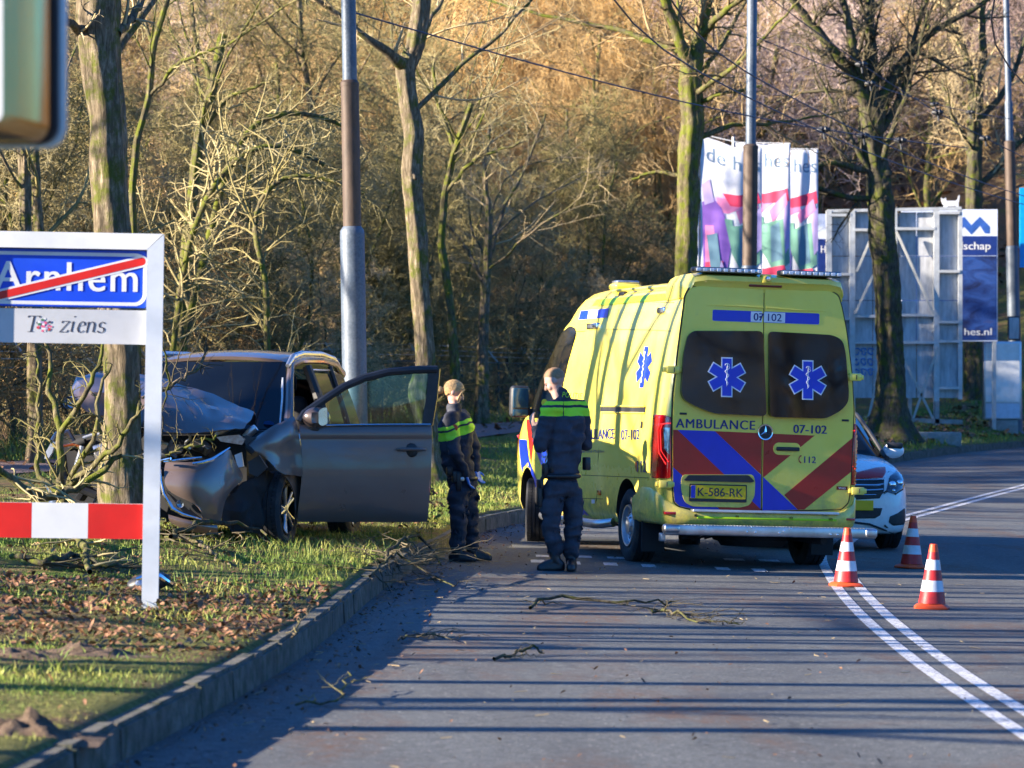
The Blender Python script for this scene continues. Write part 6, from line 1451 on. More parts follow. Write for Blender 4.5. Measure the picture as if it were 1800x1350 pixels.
def head(sh, c, fwd, up, s=1.0):
    f = Vector(fwd).normalized(); u = Vector(up); u = (u - f * u.dot(f)).normalized(); r = f.cross(u); m = Matrix((r, f, u)).transposed()
    P = lambda x, y, z: Vector(c) + m @ (Vector((x, y, z)) * s)
    sh += [('e', P(0, -.012, .025), (.076 * s, .094 * s, .090 * s), m), ('e', P(0, .022, -.03), (.060 * s, .066 * s, .082 * s), m), ('e', P(0, .05, -.085), (.032 * s, .032 * s, .024 * s), m),
           ('c', P(0, .088, .012), .010 * s, P(0, .106, -.024), .014 * s), ('e', P(0, .078, -.055), (.026 * s, .014 * s, .012 * s), m), ('c', P(-.04, .072, .022), .012 * s, P(.04, .072, .022), .012 * s),
           ('e', P(-.045, .055, -.03), (.022 * s, .022 * s, .03 * s), m), ('e', P(.045, .055, -.03), (.022 * s, .022 * s, .03 * s), m)]
    for q in (-1, 1): sh += [('e', P(q * .078, -.012, -.005), (.010 * s, .022 * s, .032 * s), m)]
    return P, m
def hair_shell(name, P, m, hl, mat, parent, s=1.0, grow=1.06, rough=.004, seed=0):
    """short hair hugging the skull above a hairline; hl maps front-back position to height"""
    bm = bmesh.new(); bmesh.ops.create_icosphere(bm, subdivisions=5, radius=1); kill = []
    for v in bm.verts:
        q = v.co.copy(); p = Vector((q.x * .076 * grow, q.y * .094 * grow, q.z * .090 * grow)); h = float(np.interp(p.y - .012, hl[0], hl[1])) + .006 * mnoise.noise(q * 9)
        if p.z + .025 < h: kill.append(v)
        st = mnoise.noise(Vector((q.x * 26, q.y * 7, q.z * 7 + seed))) * rough; v.co = P(p.x * (1 + st * 8), p.y - .012, p.z + .025 + st)
    bmesh.ops.delete(bm, geom=kill, context='VERTS'); mb = MB(); mb.bm(bm); return mb.obj(name, M[mat], parent, angle=180)
def person(label, px, Y0, yaw):
    b = W(px, 0, Y0); base = Vector((b.x, Y0, float(road_z(b.x, Y0)) + .004)); root = thing('person', label, 'person', base, (0, 0, R(yaw)))
    inv = (Matrix.Translation(base) @ Matrix.Rotation(R(yaw), 4, 'Z')).inverted()
    return root, (lambda a, b_, d=0.0: inv @ W(a, b_, Y0 + d))

uniform_cloth('uniform_man', [(1.395, 1.470, (0.48, 0.92, 0.03)), (1.493, 1.528, (0.48, 0.92, 0.03))])
uniform_cloth('trouser_cloth', [])
def man():
    root, J = person('policeman with short fair hair standing with his back to us beside the ambulance', 986, 31.9, 35)
    hip, waist, chest, neck = J(987, 862, 0), J(988, 818, 0), J(997, 745, 0), J(990, 700, 0)
    shL, shR = J(966, 719, -.11), J(1021, 718, .12)
    elL, elR = J(950, 783, -.12), J(1030, 780, .20); wrL, wrR = J(941, 756, .10), J(985, 768, .36)
    hc = J(975, 670, .02); fw = Vector(J(952, 684, .05) - J(975, 670, .02))
    body = []; P, m = head(body, hc, fw, (0, 0, 1), 1.03)
    body += [('c', neck - Vector((0, 0, .06)), .06, hc + Vector((0, 0, -.06)), .055), ('c', chest, .07, neck, .055), ('c', hip, .06, chest, .07), ('c', shL, .045, shR, .045), ('c', shL, .04, elL, .034), ('c', elL, .034, wrL, .026), ('c', shR, .04, elR, .034), ('c', elR, .034, wrR, .026)]
    hand(body, wrL, J(936, 742, .12) - J(941, 756, .10), J(960, 745, .2) - J(941, 756, .1), .55, 1.05); hand(body, wrR, J(970, 758, .38) - wrR, (0, -.3, .6), .6)
    lhip, rhip = J(972, 868, -.05), J(1003, 866, .07); lkn, rkn = J(969, 925, -.06), J(1008, 925, .05); lan, ran = J(975, 978, -.03), J(1004, 982, .02)
    for a, b, c in ((lhip, lkn, lan), (rhip, rkn, ran)): body += [('c', hip, .05, a, .05), ('c', a, .055, b, .045), ('c', b, .045, c, .04)]
    blob('body', body, M['skin'], root, .0075, 3)
    # jacket
    up = Vector((0, 0, 1)); jk = [('c', neck - up * .05, .07, shL - up * .0, .076), ('c', neck - up * .05, .07, shR, .076), ('c', shL - up * .02, .078, shR - up * .02, .078), ('c', shL * .55 + shR * .45 - up * .10, .125, shR * .55 + shL * .45 - up * .1, .125), ('c', chest - Vector((.055, 0, .12)), .12, chest + Vector((.055, 0, -.12)), .12),
                                  ('c', waist - Vector((.055, 0, .0)), .108, waist + Vector((.055, 0, .0)), .108), ('c', waist - Vector((.06, 0, .07)), .110, waist + Vector((.06, 0, -.07)), .110), ('c', chest + up * .03, .13, neck - up * .05, .075), ('c', neck - up * .05, .078, neck + up * .01 + (hc - neck) * .2, .068),
                                  ('c', shL, .078, elL, .066), ('c', elL, .066, wrL, .046), ('c', shR, .078, elR, .064), ('c', elR, .064, wrR, .046), ('c', chest - Vector((.06, 0, 0)), .12, waist - Vector((.06, 0, 0)), .11), ('c', chest + Vector((.06, 0, 0)), .12, waist + Vector((.06, 0, 0)), .11)]
    j = blob('jacket', jk, M['uniform_man'], root, .010, 4, .018, 3)
    bm = bmesh.new(); bm.from_mesh(j.data); bv = BVHTree.FromBMesh(bm); bm.free(); mi = (Matrix.Translation(root.location) @ Matrix.Rotation(R(35), 4, 'Z')).inverted()
    def onj(px, py, l=.004):
        o, d = ray(mi, px, py); h = bv.ray_cast(o, d); return (h[0] - d * l * 1.5) if h[0] else (o + d * 31.9)
    vs, fs = text2d('POLITIE', 1, .25, 1.05, 0); x0, x1 = min(v[0] for v in vs), max(v[0] for v in vs); y1 = max(v[1] for v in vs)
    mb = MB(); mb.add([onj(1006 + x * 36 / (x1 - x0), 699.5 + x * 3 / (x1 - x0) - y * 9.5 / y1) for x, y in vs], fs); mb.obj('lettering', M['lime_reflective'], j, smooth=False)
    mb = MB(); mb.tube([onj(990.5, y, .0) for y in (704, 712, 720, 731)], .004, 5); mb.obj('jacket_seam', M['belt_black'], j)
    c = onj(957, 708); mb = MB(); mb.lathe([(.001, 0), (.034, 0)], axis='Y', sides=16, mat=Matrix.Translation(c) @ Matrix.Rotation(R(-70), 4, 'Z')); mb.obj('sleeve_badge', M['plate_yellow'], j)
    # trousers
    tr = []
    for a, b, c in ((lhip, lkn, lan), (rhip, rkn, ran)): tr += [('c', hip + up * .03, .112, a, .104), ('c', a, .102, b, .084), ('c', b, .084, c + up * .05, .066), ('c', c + up * .10, .078, c + up * .05, .07)]
    tr += [('c', hip + up * .02 - Vector((.075, 0, 0)), .105, hip + up * .02 + Vector((.075, 0, 0)), .105), ('e', lhip * .6 + lkn * .4 - Vector((.06, 0, 0)), (.06, .07, .09)), ('e', rhip * .6 + rkn * .4 + Vector((.06, 0, 0)), (.055, .07, .09))]
    blob('trousers', tr, M['trouser_cloth'], root, .010, 3, .024, 8)
    # boots
    for an, toe, heel in ((lan, J(952, 999, -.05), J(985, 996, -.03)), (ran, J(1003, 1003, -.13), J(1006, 998, .08))):
        toe.z = .035; heel.z = .045
        b = blob('boot', [('c', an + up * .10, .058, an - up * .02, .052), ('c', an - up * .03, .05, heel, .045), ('c', heel, .045, toe, .040), ('c', (heel + toe) / 2 + up * .03, .04, toe + up * .005, .036), ('c', heel - up * .02, .044, toe - up * .015, .044)], M['boot_leather'], root, .008, 2, .003, 1, 0.0)
    # belt with cuffs, pouch, holster
    bl = blob('belt', [('c', hip + up * .13 + Vector((.170 * math.cos(a), .128 * math.sin(a), 0)), .024, hip + up * .13 + Vector((.170 * math.cos(a + .4), .128 * math.sin(a + .4), 0)), .024) for a in [k * .3927 for k in range(16)]], M['belt_black'], root, .009, 1)
    for px, py, sx, sz, nm in ((960, 826, .035, .06, 'pouch'), (1031, 815, .03, .06, 'radio'), (972, 822, .035, .05, 'pouch')):
        c = J(px, py, -.10 if px < 1000 else .03); mb = MB(); mb.rbox(c - Vector((sx, .03, sz)), c + Vector((sx, .03, sz)), .012, 2); mb.obj(nm, M['belt_black'], bl)
    mb = MB()
    for k, dz in ((0, 0), (1, .055)): c = J(957, 798 + k * 10, -.14); mb.tube([c + Vector((.028 * math.cos(a), 0, .034 * math.sin(a))) for a in [q * .35 for q in range(19)]], .006, 6)
    mb.obj('handcuffs', M['aluminium'], bl)
    c = J(947, 872, -.10); mb = MB(); mb.rbox(c - Vector((.022, .04, .10)), c + Vector((.022, .04, .085)), .014, 2); mb.rbox(c + Vector((-.018, -.06, .07)), c + Vector((.018, .02, .15)), .01, 2); mb.tube([c + Vector((0, 0, .1)), J(957, 835, -.12)], .018, 6); mb.obj('holster', M['belt_black'], root)
    # hair
    hair_shell('hair', P, m, ([-.11, -.05, -.01, .02, .05, .085], [-.020, -.010, .035, .050, .068, .085]), 'hair_short', root, 1.03, 1.04)
    for q in (-1, 1): mb = MB(); mb.lathe([(.001, -.008), (.008, 0), (.001, .008)], axis='Y', sides=10, mat=Matrix.Translation(P(q * .03, .079, .003))); mb.obj('eye', M['ink'], root)
def tilt_cloth():
    """hi-vis bands that run higher on the chest than on the back"""
    t = NT('uniform_woman'); v = t.coord(); n = t.noise(v, 5, 6, 0.6); c = t.ramp(n, [(0.3, (0.014, 0.016, 0.025)), (0.7, (0.052, 0.056, 0.078))])
    sep = t.new('ShaderNodeSeparateXYZ'); t.link(v, sep.inputs[0])
    z = t.math('SUBTRACT', sep.outputs[2], t.math('MULTIPLY', sep.outputs[1], 0.32)); z = t.math('ADD', z, t.math('MULTIPLY', t.math('SUBTRACT', t.noise(v, 6, 2), .5), .05))
    for z0, z1 in ((1.185, 1.268), (1.288, 1.322)):
        c = t.mix(t.math('MULTIPLY', t.math('GREATER_THAN', z, z0), t.math('LESS_THAN', z, z1)), c, (0.55, 0.92, 0.04))
    t.base(c); t.set(Roughness=.8); t.bump(t.math('ADD', t.noise(v, 9, 3, 0.5, 0.6), t.math('MULTIPLY', t.noise(v, 300, 2), 0.05)), .7, .02); M['uniform_woman'] = t.m
tilt_cloth()
def woman():
    root, J = person('policewoman with a blond hair bun and blue glove looking down beside the open car door', 812, 33.0, -78)
    up = Vector((0, 0, 1))
    hip, waist, chest, neck = J(813, 862, 0), J(806, 815, 0), J(801, 752, 0), J(798, 716, 0)
    shN, shF = J(792, 736, -.15), J(812, 733, .15); elN, elF = J(800, 795, -.22), J(833, 790, .20); wrN, wrF = J(819, 834, -.15), J(836, 825, .14)
    hc = J(798, 690, 0); fw = J(822, 701, .01) - hc
    body = []; P, m = head(body, hc, fw, (0, 0, 1), .96)
    body += [('c', neck - up * .05, .052, hc - up * .05, .048), ('c', chest, .08, neck, .05), ('c', hip, .06, chest, .07), ('c', shN, .04, shF, .04), ('c', shN, .036, elN, .032), ('c', elN, .032, wrN, .024), ('c', shF, .036, elF, .032), ('c', elF, .032, wrF, .024)]
    lh, rh = J(806, 868, -.08), J(822, 868, .08); lk, rk = J(806, 922, -.08), J(826, 920, .09); la, ra = J(804, 968, -.07), J(829, 966, .10)
    for a, b, c in ((lh, lk, la), (rh, rk, ra)): body += [('c', hip, .08, a, .07), ('c', a, .07, b, .05), ('c', b, .05, c, .036)]
    blob('body', body, M['skin'], root, .0075, 3)
    for nm, w, t_, mt in (('glove', wrN, J(825, 852, -.13), 'glove_blue'), ('glove', wrF, J(842, 842, .12), 'glove_blue')):
        g = []; hand(g, w, t_ - w, (0, .3, -.2) if w is wrN else (.2, .2, 0), .45, .98); blob(nm, g, M[mt], root, .006, 2)
    jk = [('c', shN - up * .01, .078, shF - up * .01, .078), ('c', chest + Vector((0, .04, .02)), .135, chest + Vector((0, .03, -.12)), .14), ('c', chest + Vector((0, -.05, 0)), .12, waist + Vector((0, -.04, 0)), .12), ('c', chest - up * .1, .145, waist, .14), ('c', waist, .135, hip + up * .06, .135),
          ('c', chest + up * .02, .12, neck - up * .05, .075), ('c', neck - up * .05, .075, neck + up * .005, .065), ('c', shN, .078, elN, .066), ('c', elN, .064, wrN, .045), ('c', shF, .078, elF, .066), ('c', elF, .064, wrF, .045)]
    j = blob('jacket', jk, M['uniform_woman'], root, .010, 4, .018, 21)
    tr = []
    for a, b, c in ((lh, lk, la), (rh, rk, ra)): tr += [('c', hip, .12, a, .105), ('c', a, .104, b, .082), ('c', b, .082, c + up * .04, .068), ('c', c + up * .08, .078, c + up * .04, .07)]
    tr += [('e', (lh + lk) / 2 + Vector((.05, 0, 0)), (.05, .075, .09))]
    blob('trousers', tr, M['trouser_cloth'], root, .010, 3, .024, 14)
    for an, toe, heel in ((la, J(831, 986, -.09), J(796, 984, -.06)), (ra, J(857, 982, .13), J(825, 980, .10))):
        toe.z = .035; heel.z = .045
        blob('boot', [('c', an + up * .09, .056, an - up * .02, .05), ('c', an - up * .03, .048, heel, .043), ('c', heel, .043, toe, .038), ('c', (heel + toe) / 2 + up * .03, .038, toe + up * .004, .034), ('c', heel - up * .02, .042, toe - up * .015, .042)], M['boot_leather'], root, .008, 2, .003, 1, 0.0)
    bl = blob('belt', [('c', hip + up * .11 + Vector((.135 * math.cos(a), .125 * math.sin(a), 0)), .022, hip + up * .11 + Vector((.135 * math.cos(a + .4), .125 * math.sin(a + .4), 0)), .022) for a in [k * .3927 for k in range(16)]], M['belt_black'], root, .009, 1)
    for px, py, sx, sz, nm, mt in ((800, 838, .03, .055, 'radio', 'belt_black'), (790, 828, .03, .04, 'pouch', 'belt_black'), (806, 846, .025, .09, 'holster', 'belt_black'), (812, 842, .02, .02, 'buckle', 'aluminium')):
        c = J(px, py, -.17); mb = MB(); mb.rbox(c - Vector((.03, sx, sz)), c + Vector((.03, sx, sz)), .012, 2); mb.obj(nm, M[mt], bl)
    c = J(799, 752, -.235); mb = MB(); mb.lathe([(.001, 0), (.03, .002), (.032, .006)], axis='Y', sides=16, mat=Matrix.Translation(c) @ Matrix.Rotation(R(78), 4, 'Z')); mb.obj('sleeve_badge', M['cone_orange'], j)
    hair_shell('hair', P, m, ([-.11, -.06, -.02, .03, .06, .09], [-.070, -.060, -.005, .020, .050, .085]), 'hair_blond', root, .96, 1.10, .006, 3)
    for q in (-1, 1): mb = MB(); mb.tube([P(q * .05, .078, .070), P(q * .072, .066, .03), P(q * .080, .055, -.02), P(q * .074, .058, -.06)], [.008, .010, .008, .002], 8); mb.obj('hair_lock', M['hair_blond'], root)
    blob('hair_bun', [('e', P(0, -.135, -.035), (.036, .040, .038), m), ('e', P(.008, -.15, -.06), (.026, .028, .03), m), ('c', P(0, -.08, -.02), .022, P(0, -.13, -.035), .022)], M['hair_blond'], root, .005, 2, .006, 9)
    for q in (-1, 1): mb = MB(); mb.lathe([(.001, -.008), (.008, 0), (.001, .008)], axis='Y', sides=10, mat=Matrix.Translation(P(q * .03, .079, .003))); mb.obj('eye', M['ink'], root)
man(); woman()
# ------------------------------------------------------------------ cones
def cone(label, px, py, rot, tilt=0):
    Y = 10230 / ((py - 5 - 680) - 0.03 * (px - 900)); X = (px - 900) / FPX * Y
    root = thing('traffic_cone', label, 'traffic cone', (X, Y, float(road_z(X, Y)) + .003), (0, R(1.7 + tilt), R(rot)), 'striped traffic cones on the road')
    if 'base' not in CONE:
        mb = MB(); prof = [(.165, 0), (.168, .012), (.15, .028), (.118, .036), (.105, .045)]
        rings = []
        for r, z in prof:
            ring_ = []
            for k in range(48):
                a = 2 * math.pi * k / 48; c, s = math.cos(a), math.sin(a); q = max(abs(c), abs(s)); f = 1 / (q ** .55)
                ring_.append(Vector((r * c * f * .84, r * s * f * .84, z)))
            rings.append(ring_)
        mb.loft(rings, True, True); CONE['base'] = mb.mesh('base', M['cone_orange'], angle=40)
        R_ = lambda z: .108 - (z - .04) * (.108 - .030) / .46
        for nm, z0, z1, lift in (('band_red', .040, .135, 0), ('band_white', .135, .222, .0012), ('band_red_b', .222, .305, 0), ('band_white_b', .305, .385, .0012), ('band_red_c', .385, .445, 0), ('tip', .445, .505, 0)):
            mb = MB(); mb.lathe([(R_(z0) + lift, z0), (R_(z1) + lift, z1)] + ([(R_(z1) * .7, z1 + .004)] if nm == 'tip' else []), sides=36); CONE[nm] = mb.mesh(nm, M['cone_white'] if 'white' in nm else (M['cone_orange'] if nm == 'tip' else M['cone_red']))
    for nm, part in (('base', 'base'), ('band_red', 'red_band'), ('band_white', 'white_band'), ('band_red_b', 'red_band'), ('band_white_b', 'white_band'), ('band_red_c', 'red_band'), ('tip', 'tip')): link(part, CONE[nm], root)
CONE = {}
cone('red and white traffic cone closest to the ambulance bumper, on the double white line', 1487, 1036, 12)
cone('red and white traffic cone furthest up the road, beside the police car', 1602, 1004, 30, 1)
cone('red and white traffic cone standing nearest to us on the right of the white lines', 1638, 1075, -8)

# ------------------------------------------------------------------ town sign
def town_sign():
    Y = 22.3; S_ = 278.0; b = W(262, 1083, Y)
    root = thing('town_sign', 'white-framed blue town sign reading Arnhem struck through in red, at the left edge', 'town sign', (b.x, Y, b.z), (0, R(.9), R(4)))
    Q = lambda px, py: ((px - 262) / S_, (1083 - py) / S_)
    F_ = lambda off: (lambda u, v, w: Vector((u, -off - w, v)))
    # posts and mitred top beam
    (x0, z0), (x1, z1) = Q(249, 1090), Q(278, 412); wd = 1.17
    mb = MB(); mb.prism([(x0, z0 - .3), (x1, z0 - .3), (x1, z1), (x0, z1 - .10)], lambda u, v, w: Vector((u, w, v)), -.05, .05); p1 = mb.obj('post', M['grey_post'], root, smooth=False)
    mb = MB(); mb.prism([(-wd + x0, z0 - .3), (-wd + x1, z0 - .3), (-wd + x1, z1 - .10), (-wd + x0, z1)], lambda u, v, w: Vector((u, w, v)), -.05, .05); mb.obj('post', M['grey_post'], root, smooth=False)
    mb = MB(); mb.prism([(-wd + x0, z1 + .002), (-wd + x1 + .002, z1 - .10), (x0 - .002, z1 - .10), (x1 - .003, z1 + .002)], lambda u, v, w: Vector((u, w, v)), -.05, .05); mb.obj('top_beam', M['sign_white'], root, smooth=False)
    # blue panel
    u1, v1 = Q(251, 440); u0 = -wd + x1 + .005; v0 = Q(0, 543)[1]
    mb = MB(); mb.prism([(u0, v0), (u1, v0), (u1, v1), (u0, v1)], F_(0), -.03, .0); mb.obj('sign_panel', M['sign_blue_edge'], root, smooth=False); A = F_(0)
    bp = MB(); bp.prism(rrect(u0 + .006, v0 + .006, u1 - .006, v1 - .006, .02), A, .0005, .003); blue = bp.obj('blue_face', M['sign_blue'], root, smooth=False)
    # white border line
    o_, i_ = rrect(u0 + .012, v0 + .016, u1 - .010, v1 - .022, .07, 8), rrect(u0 + .034, v0 + .038, u1 - .032, v1 - .044, .055, 8); mb = MB(); n = len(o_)
    mb.add([A(u, v, .0045) for u, v in o_] + [A(u, v, .0045) for u, v in i_], [(k, (k + 1) % n, n + (k + 1) % n, n + k) for k in range(n)]); mb.obj('white_border', M['sign_white'], blue, smooth=False)
    mb = MB(); cu, cv = Q(108, 488.5); lay_text(mb, 'Arnhem', A, cu, cv, 248 / S_, .180, .006, bold=.018, spacing=1.12); mb.obj('lettering', M['sign_white'], blue, smooth=False)
    # red bar with white edges
    (ax, az), (bx, bz) = Q(-42, 533), Q(240, 460)
    def bar(h, ext, w, nm, mt):
        d = Vector((bx - ax, bz - az)).normalized(); n_ = Vector((-d.y, d.x)); a = Vector((ax, az)); b_ = Vector((bx, bz)); pts = []
        for k in range(9): t = -math.pi / 2 + math.pi * k / 8; pts.append(b_ + d * math.cos(t) * h + n_ * math.sin(t) * h)
        for k in range(9): t = math.pi / 2 + math.pi * k / 8; pts.append(a + d * math.cos(t) * h + n_ * math.sin(t) * h)
        m_ = MB(); m_.prism([(p.x, p.y) for p in pts], A, w, w + .0012); m_.obj(nm, M[mt], blue, smooth=False)
    bar(.037, 0, .0065, 'white_edge', 'sign_white'); bar(.024, 0, .008, 'red_bar', 'sign_red')
    # lower white panel
    v2, v3 = Q(0, 606)[1], Q(0, 546)[1]; mb = MB(); mb.prism([(u0, v2), (u1, v2), (u1, v3), (u0, v3)], F_(0), -.025, .0); lp = mb.obj('lower_panel', M['panel_grey'], root, smooth=False)
    # "Tot ziens" in a sloping broad-nib hand, the o replaced by a round flower emblem
    nib = .0052
    def stroke(m_, pts, ox, oz, s, wv=1.0):
        d = Vector((nib * wv, nib * .25)); sm_ = []
        for k in range(len(pts) - 1):
            for t in (0, .5): sm_.append((pts[k][0] * (1 - t) + pts[k + 1][0] * t, pts[k][1] * (1 - t) + pts[k + 1][1] * t))
        sm_.append(pts[-1]); 
        for k in range(len(sm_) - 1):
            a = Vector((ox + sm_[k][0] * s + sm_[k][1] * s * .22, oz + sm_[k][1] * s)); b_ = Vector((ox + sm_[k + 1][0] * s + sm_[k + 1][1] * s * .22, oz + sm_[k + 1][1] * s))
            e = (b_ - a).normalized() * .0012; a = a - e; b_ = b_ + e
            m_.add([A(*(a - d), .0015 + .00002 * k), A(*(a + d), .0015 + .00002 * k), A(*(b_ + d), .0015 + .00002 * k), A(*(b_ - d), .0015 + .00002 * k), A(*(a + Vector((0, .0022))), .0015), A(*(b_ + Vector((0, .0022))), .0015)], [(0, 1, 2, 3), (0, 4, 5, 3)])
    arc = lambda cx, cy, rx, ry, a0, a1, n=9: [(cx + rx * math.cos(R(a0 + (a1 - a0) * k / n)), cy + ry * math.sin(R(a0 + (a1 - a0) * k / n))) for k in range(n + 1)]
    G_ = {'T': [[(0, 1.38), (0, 1.5), (1.05, 1.5), (1.05, 1.38)], [(.52, 1.5), (.52, .05)], [(.3, 0.02), (.75, .02)]],
          'z': [[(.08, .85), (.1, .98), (.68, .98), (.05, .03), (.66, .03), (.72, .2)]], 'i': [[(.0, .85), (.16, .95), (.16, .1), (.32, .08)], [(.17, 1.36), (.19, 1.44)]],
          'e': [[(.12, .5)] + arc(.42, .5, .3, .46, 30, 330)[0:0] + [(.66, .66)] + arc(.42, .56, .27, .42, 30, 180) + arc(.42, .48, .30, .46, 180, 320)],
          'n': [[(.0, .85), (.14, .95), (.14, .02)], [(.14, .6)] + arc(.42, .62, .26, .35, 150, 0) + [(.68, .1), (.84, .08)]], 's': [arc(.34, .72, .24, .24, 30, 250) + arc(.34, .26, .27, .24, 70, -160)]}
    sc = 20 / S_ ; mb = MB()
    ox, oz = Q(38, 587)
    for st in G_['T']: stroke(mb, st, ox, oz, sc * .93, 1.1)
    x = 97
    for ch, adv in (('z', 17.5), ('i', 11), ('e', 16.5), ('n', 20), ('s', 14)):
        ox, oz = Q(x, 587)
        for st in G_[ch]: stroke(mb, st, ox, oz, sc)
        x += adv
    mb.obj('lettering', M['ink'], lp, smooth=False)
    cu, cv = Q(71, 573); mb = MB(); rn = random.Random(3); cols = ['cone_red', 'lime_leaf', 'petal_pink', 'petal_violet', 'sign_white', 'ink', 'petal_pink']
    for k in range(34):
        a = rn.uniform(0, 6.28); r = .046 * math.sqrt(rn.random()); q = rn.uniform(.006, .014); mb.m = rn.randrange(7)
        mb.add([A(cu + r * math.cos(a) + q * math.cos(t), cv + r * math.sin(a) + q * .8 * math.sin(t), .0016 + k * .00004) for t in [i * 1.05 for i in range(6)]], [tuple(range(6))])
    mb.obj('flower_emblem', [M[c] for c in cols], lp, smooth=False)
    # striped board below
    zz1, zz0 = Q(0, 886)[1], Q(0, 948)[1]; e = [Q(248.5, 0)[0], Q(153, 0)[0], Q(55, 0)[0], Q(-43, 0)[0], u0]
    mb = MB(); mb.box((u0, -.02, zz0), (e[0], -.002, zz1)); bd = mb.obj('striped_board', M['sign_white'], root, smooth=False)
    for k in range(4):
        mb = MB(); mb.box((e[k + 1] + .0005, -.0235, zz0 + .001), (e[k] - .0005, -.0202, zz1 - .001)); mb.obj('red_field' if k % 2 == 0 else 'white_field', M['sign_red'] if k % 2 == 0 else M['sign_white'], bd, smooth=False)
simple('lime_leaf', (0.05, 0.16, 0.07)); simple('petal_pink', (0.62, 0.10, 0.20)); simple('petal_violet', (0.35, 0.28, 0.48))
town_sign()

# ------------------------------------------------------------------ rounded metal lamp housing hanging in at the top left, close to us
def housing():
    Y = 9.0; root = thing('sign_housing', 'blurred polished metal sign box with rounded corners in the top left corner', 'sign box', W(0, 0, Y))
    base = W(0, 0, Y); s = FPX / Y; B = (680 - 680) ; zb = lambda py: -(py) / s; xb = lambda px: px / s
    def shell(name, x1, yb, r, y0, y1, mat, hollow=None):
        mb = MB(); mb.prism(rrect(-.75, zb(yb), xb(x1), .55, r, 8), lambda u, v, w: Vector((u, w, v)), y0, y1); return mb.obj(name, mat, root, angle=40)
    shell('back_tray', 107, 256, .055, .09, .13, M['aluminium']); shell('gasket', 96, 250, .05, .045, .0895, M['black_rubber'])
    rings = []
    for k in range(11):                                # bull-nosed chrome edge from the face back to the gasket
        t = k / 10; px = 12 + 74 * math.sin(t * math.pi / 2); py = 222 + 27 * math.sin(t * math.pi / 2); y = .044 - .115 * math.cos(t * math.pi / 2) ; rings.append([Vector((u, y, v)) for u, v in rrect(-.75, zb(py), xb(px), .55, .035 + .012 * t, 8)])
    mb = MB(); mb.loft(rings, True, True); mb.obj('chrome_edge', M['chrome_brown_tint'], root, angle=60)
    mb = MB(); mb.prism(rrect(-.74, zb(221), xb(11.5), .54, .03, 6), lambda u, v, w: Vector((u, w, v)), -.0745, -.0715); mb.obj('face_plate', M['sign_white'], root, angle=40)
    mb = MB(); mb.tube([(xb(-300), .06, 0), (xb(-300), .06, 2.5)], .04, 12); mb.tube([(xb(-300), .06, .0), (xb(-300), .06, -1.65 - base.z + 1.65 - 0.0)], .04, 12); mb.obj('mast', M['aluminium'], root)
simple('chrome_brown_tint', (0.62, 0.40, 0.17), 0.22, 1.0, var=0.1)  # chrome tinted brown: the warm reflection is put into the metal's colour
housing()

# ------------------------------------------------------------------ lamp posts / trolley masts
def mast(label, Y, pxs, z_joint=3.42, z_top=5.1, d0=.28, d1=.205, d2=.165, blue=False):
    """pxs: photo x at the foot and at the top of the picture"""
    xa = (pxs[0] - CX) * Y / FPX; xt = (pxs[1] - CX) * Y / FPX; g = gz(xa, Y)
    root = thing('lamp_post', label, 'lamp post', (xa, Y, g), (0, math.atan2(xt - xa, 6.0), 0), 'tall stepped steel masts')
    mb = MB(); mb.lathe([(d0 / 2 * 1.25, -.2), (d0 / 2 * 1.22, .04), (d0 / 2, .06), (d0 / 2, z_joint - g - .05), (d0 / 2 * .97, z_joint - g), (d1 / 2, z_joint - g + .05)], sides=32); mb.obj('lower_tube', M['galvanised_shaded'], root)
    mb = MB(); mb.lathe([(d1 / 2, z_joint - g + .05), (d1 / 2, z_top - g - .04), (d1 / 2 + .004, z_top - g - .04), (d1 / 2 + .004, z_top - g), (d2 / 2, z_top - g + .03)], sides=32); mb.obj('middle_tube', M['rust_tube'], root)
    mb = MB(); mb.lathe([(d2 / 2, z_top - g + .03), (d2 / 2, 9.4), (d2 / 2 * .8, 9.45), (d2 / 2 * .7, 15.5), (.001, 15.55)], sides=24); mb.obj('upper_tube', M['galvanised_shaded'], root)
    mb = MB(); mb.rbox((-.05, -d0 / 2 - .012, .6), (.05, -d0 / 2 + .02, .95), .008, 1); mb.obj('hatch', M['galvanised_shaded'], root)
    return root
def metals():
    t = NT('galvanised_shaded'); v = t.coord(); n = t.noise(v, 40, 3, .6); b = t.noise(v, 2.5, 5, .6)  # steel darker and bluer than its own tone: shade put into the colour
    t.base(t.mix(t.ramp(b, [(.4, 0.), (.7, .5)]), t.ramp(n, [(.3, (.035, .055, .085)), (.7, (.085, .115, .16))]), (.16, .18, .2))); t.set(Roughness=.5, Metallic=.1); t.bump(n, .2, .004); M['galvanised_shaded'] = t.m
    t = NT('rust_tube'); v = t.coord('Object', (1, 1, .3)); n = t.noise(v, 12, 5, .7)
    t.base(t.ramp(n, [(.3, (.05, .035, .025)), (.6, (.09, .06, .042)), (.8, (.12, .095, .075))])); t.set(Roughness=.65, Metallic=.2); M['rust_tube'] = t.m
metals()
mast('tall stepped steel mast rising behind the crashed car, brown in its middle', 40, (627, 612))
mast('tall stepped steel mast with a brown middle in front of the white banners', 60, (1314, 1320), 3.66, 5.75, .30, .25, .175)
mast('thin stepped mast at the right edge beside the small grey sign box', 100, (1787, 1778), 5.6, 8.6, .36, .30, .22)

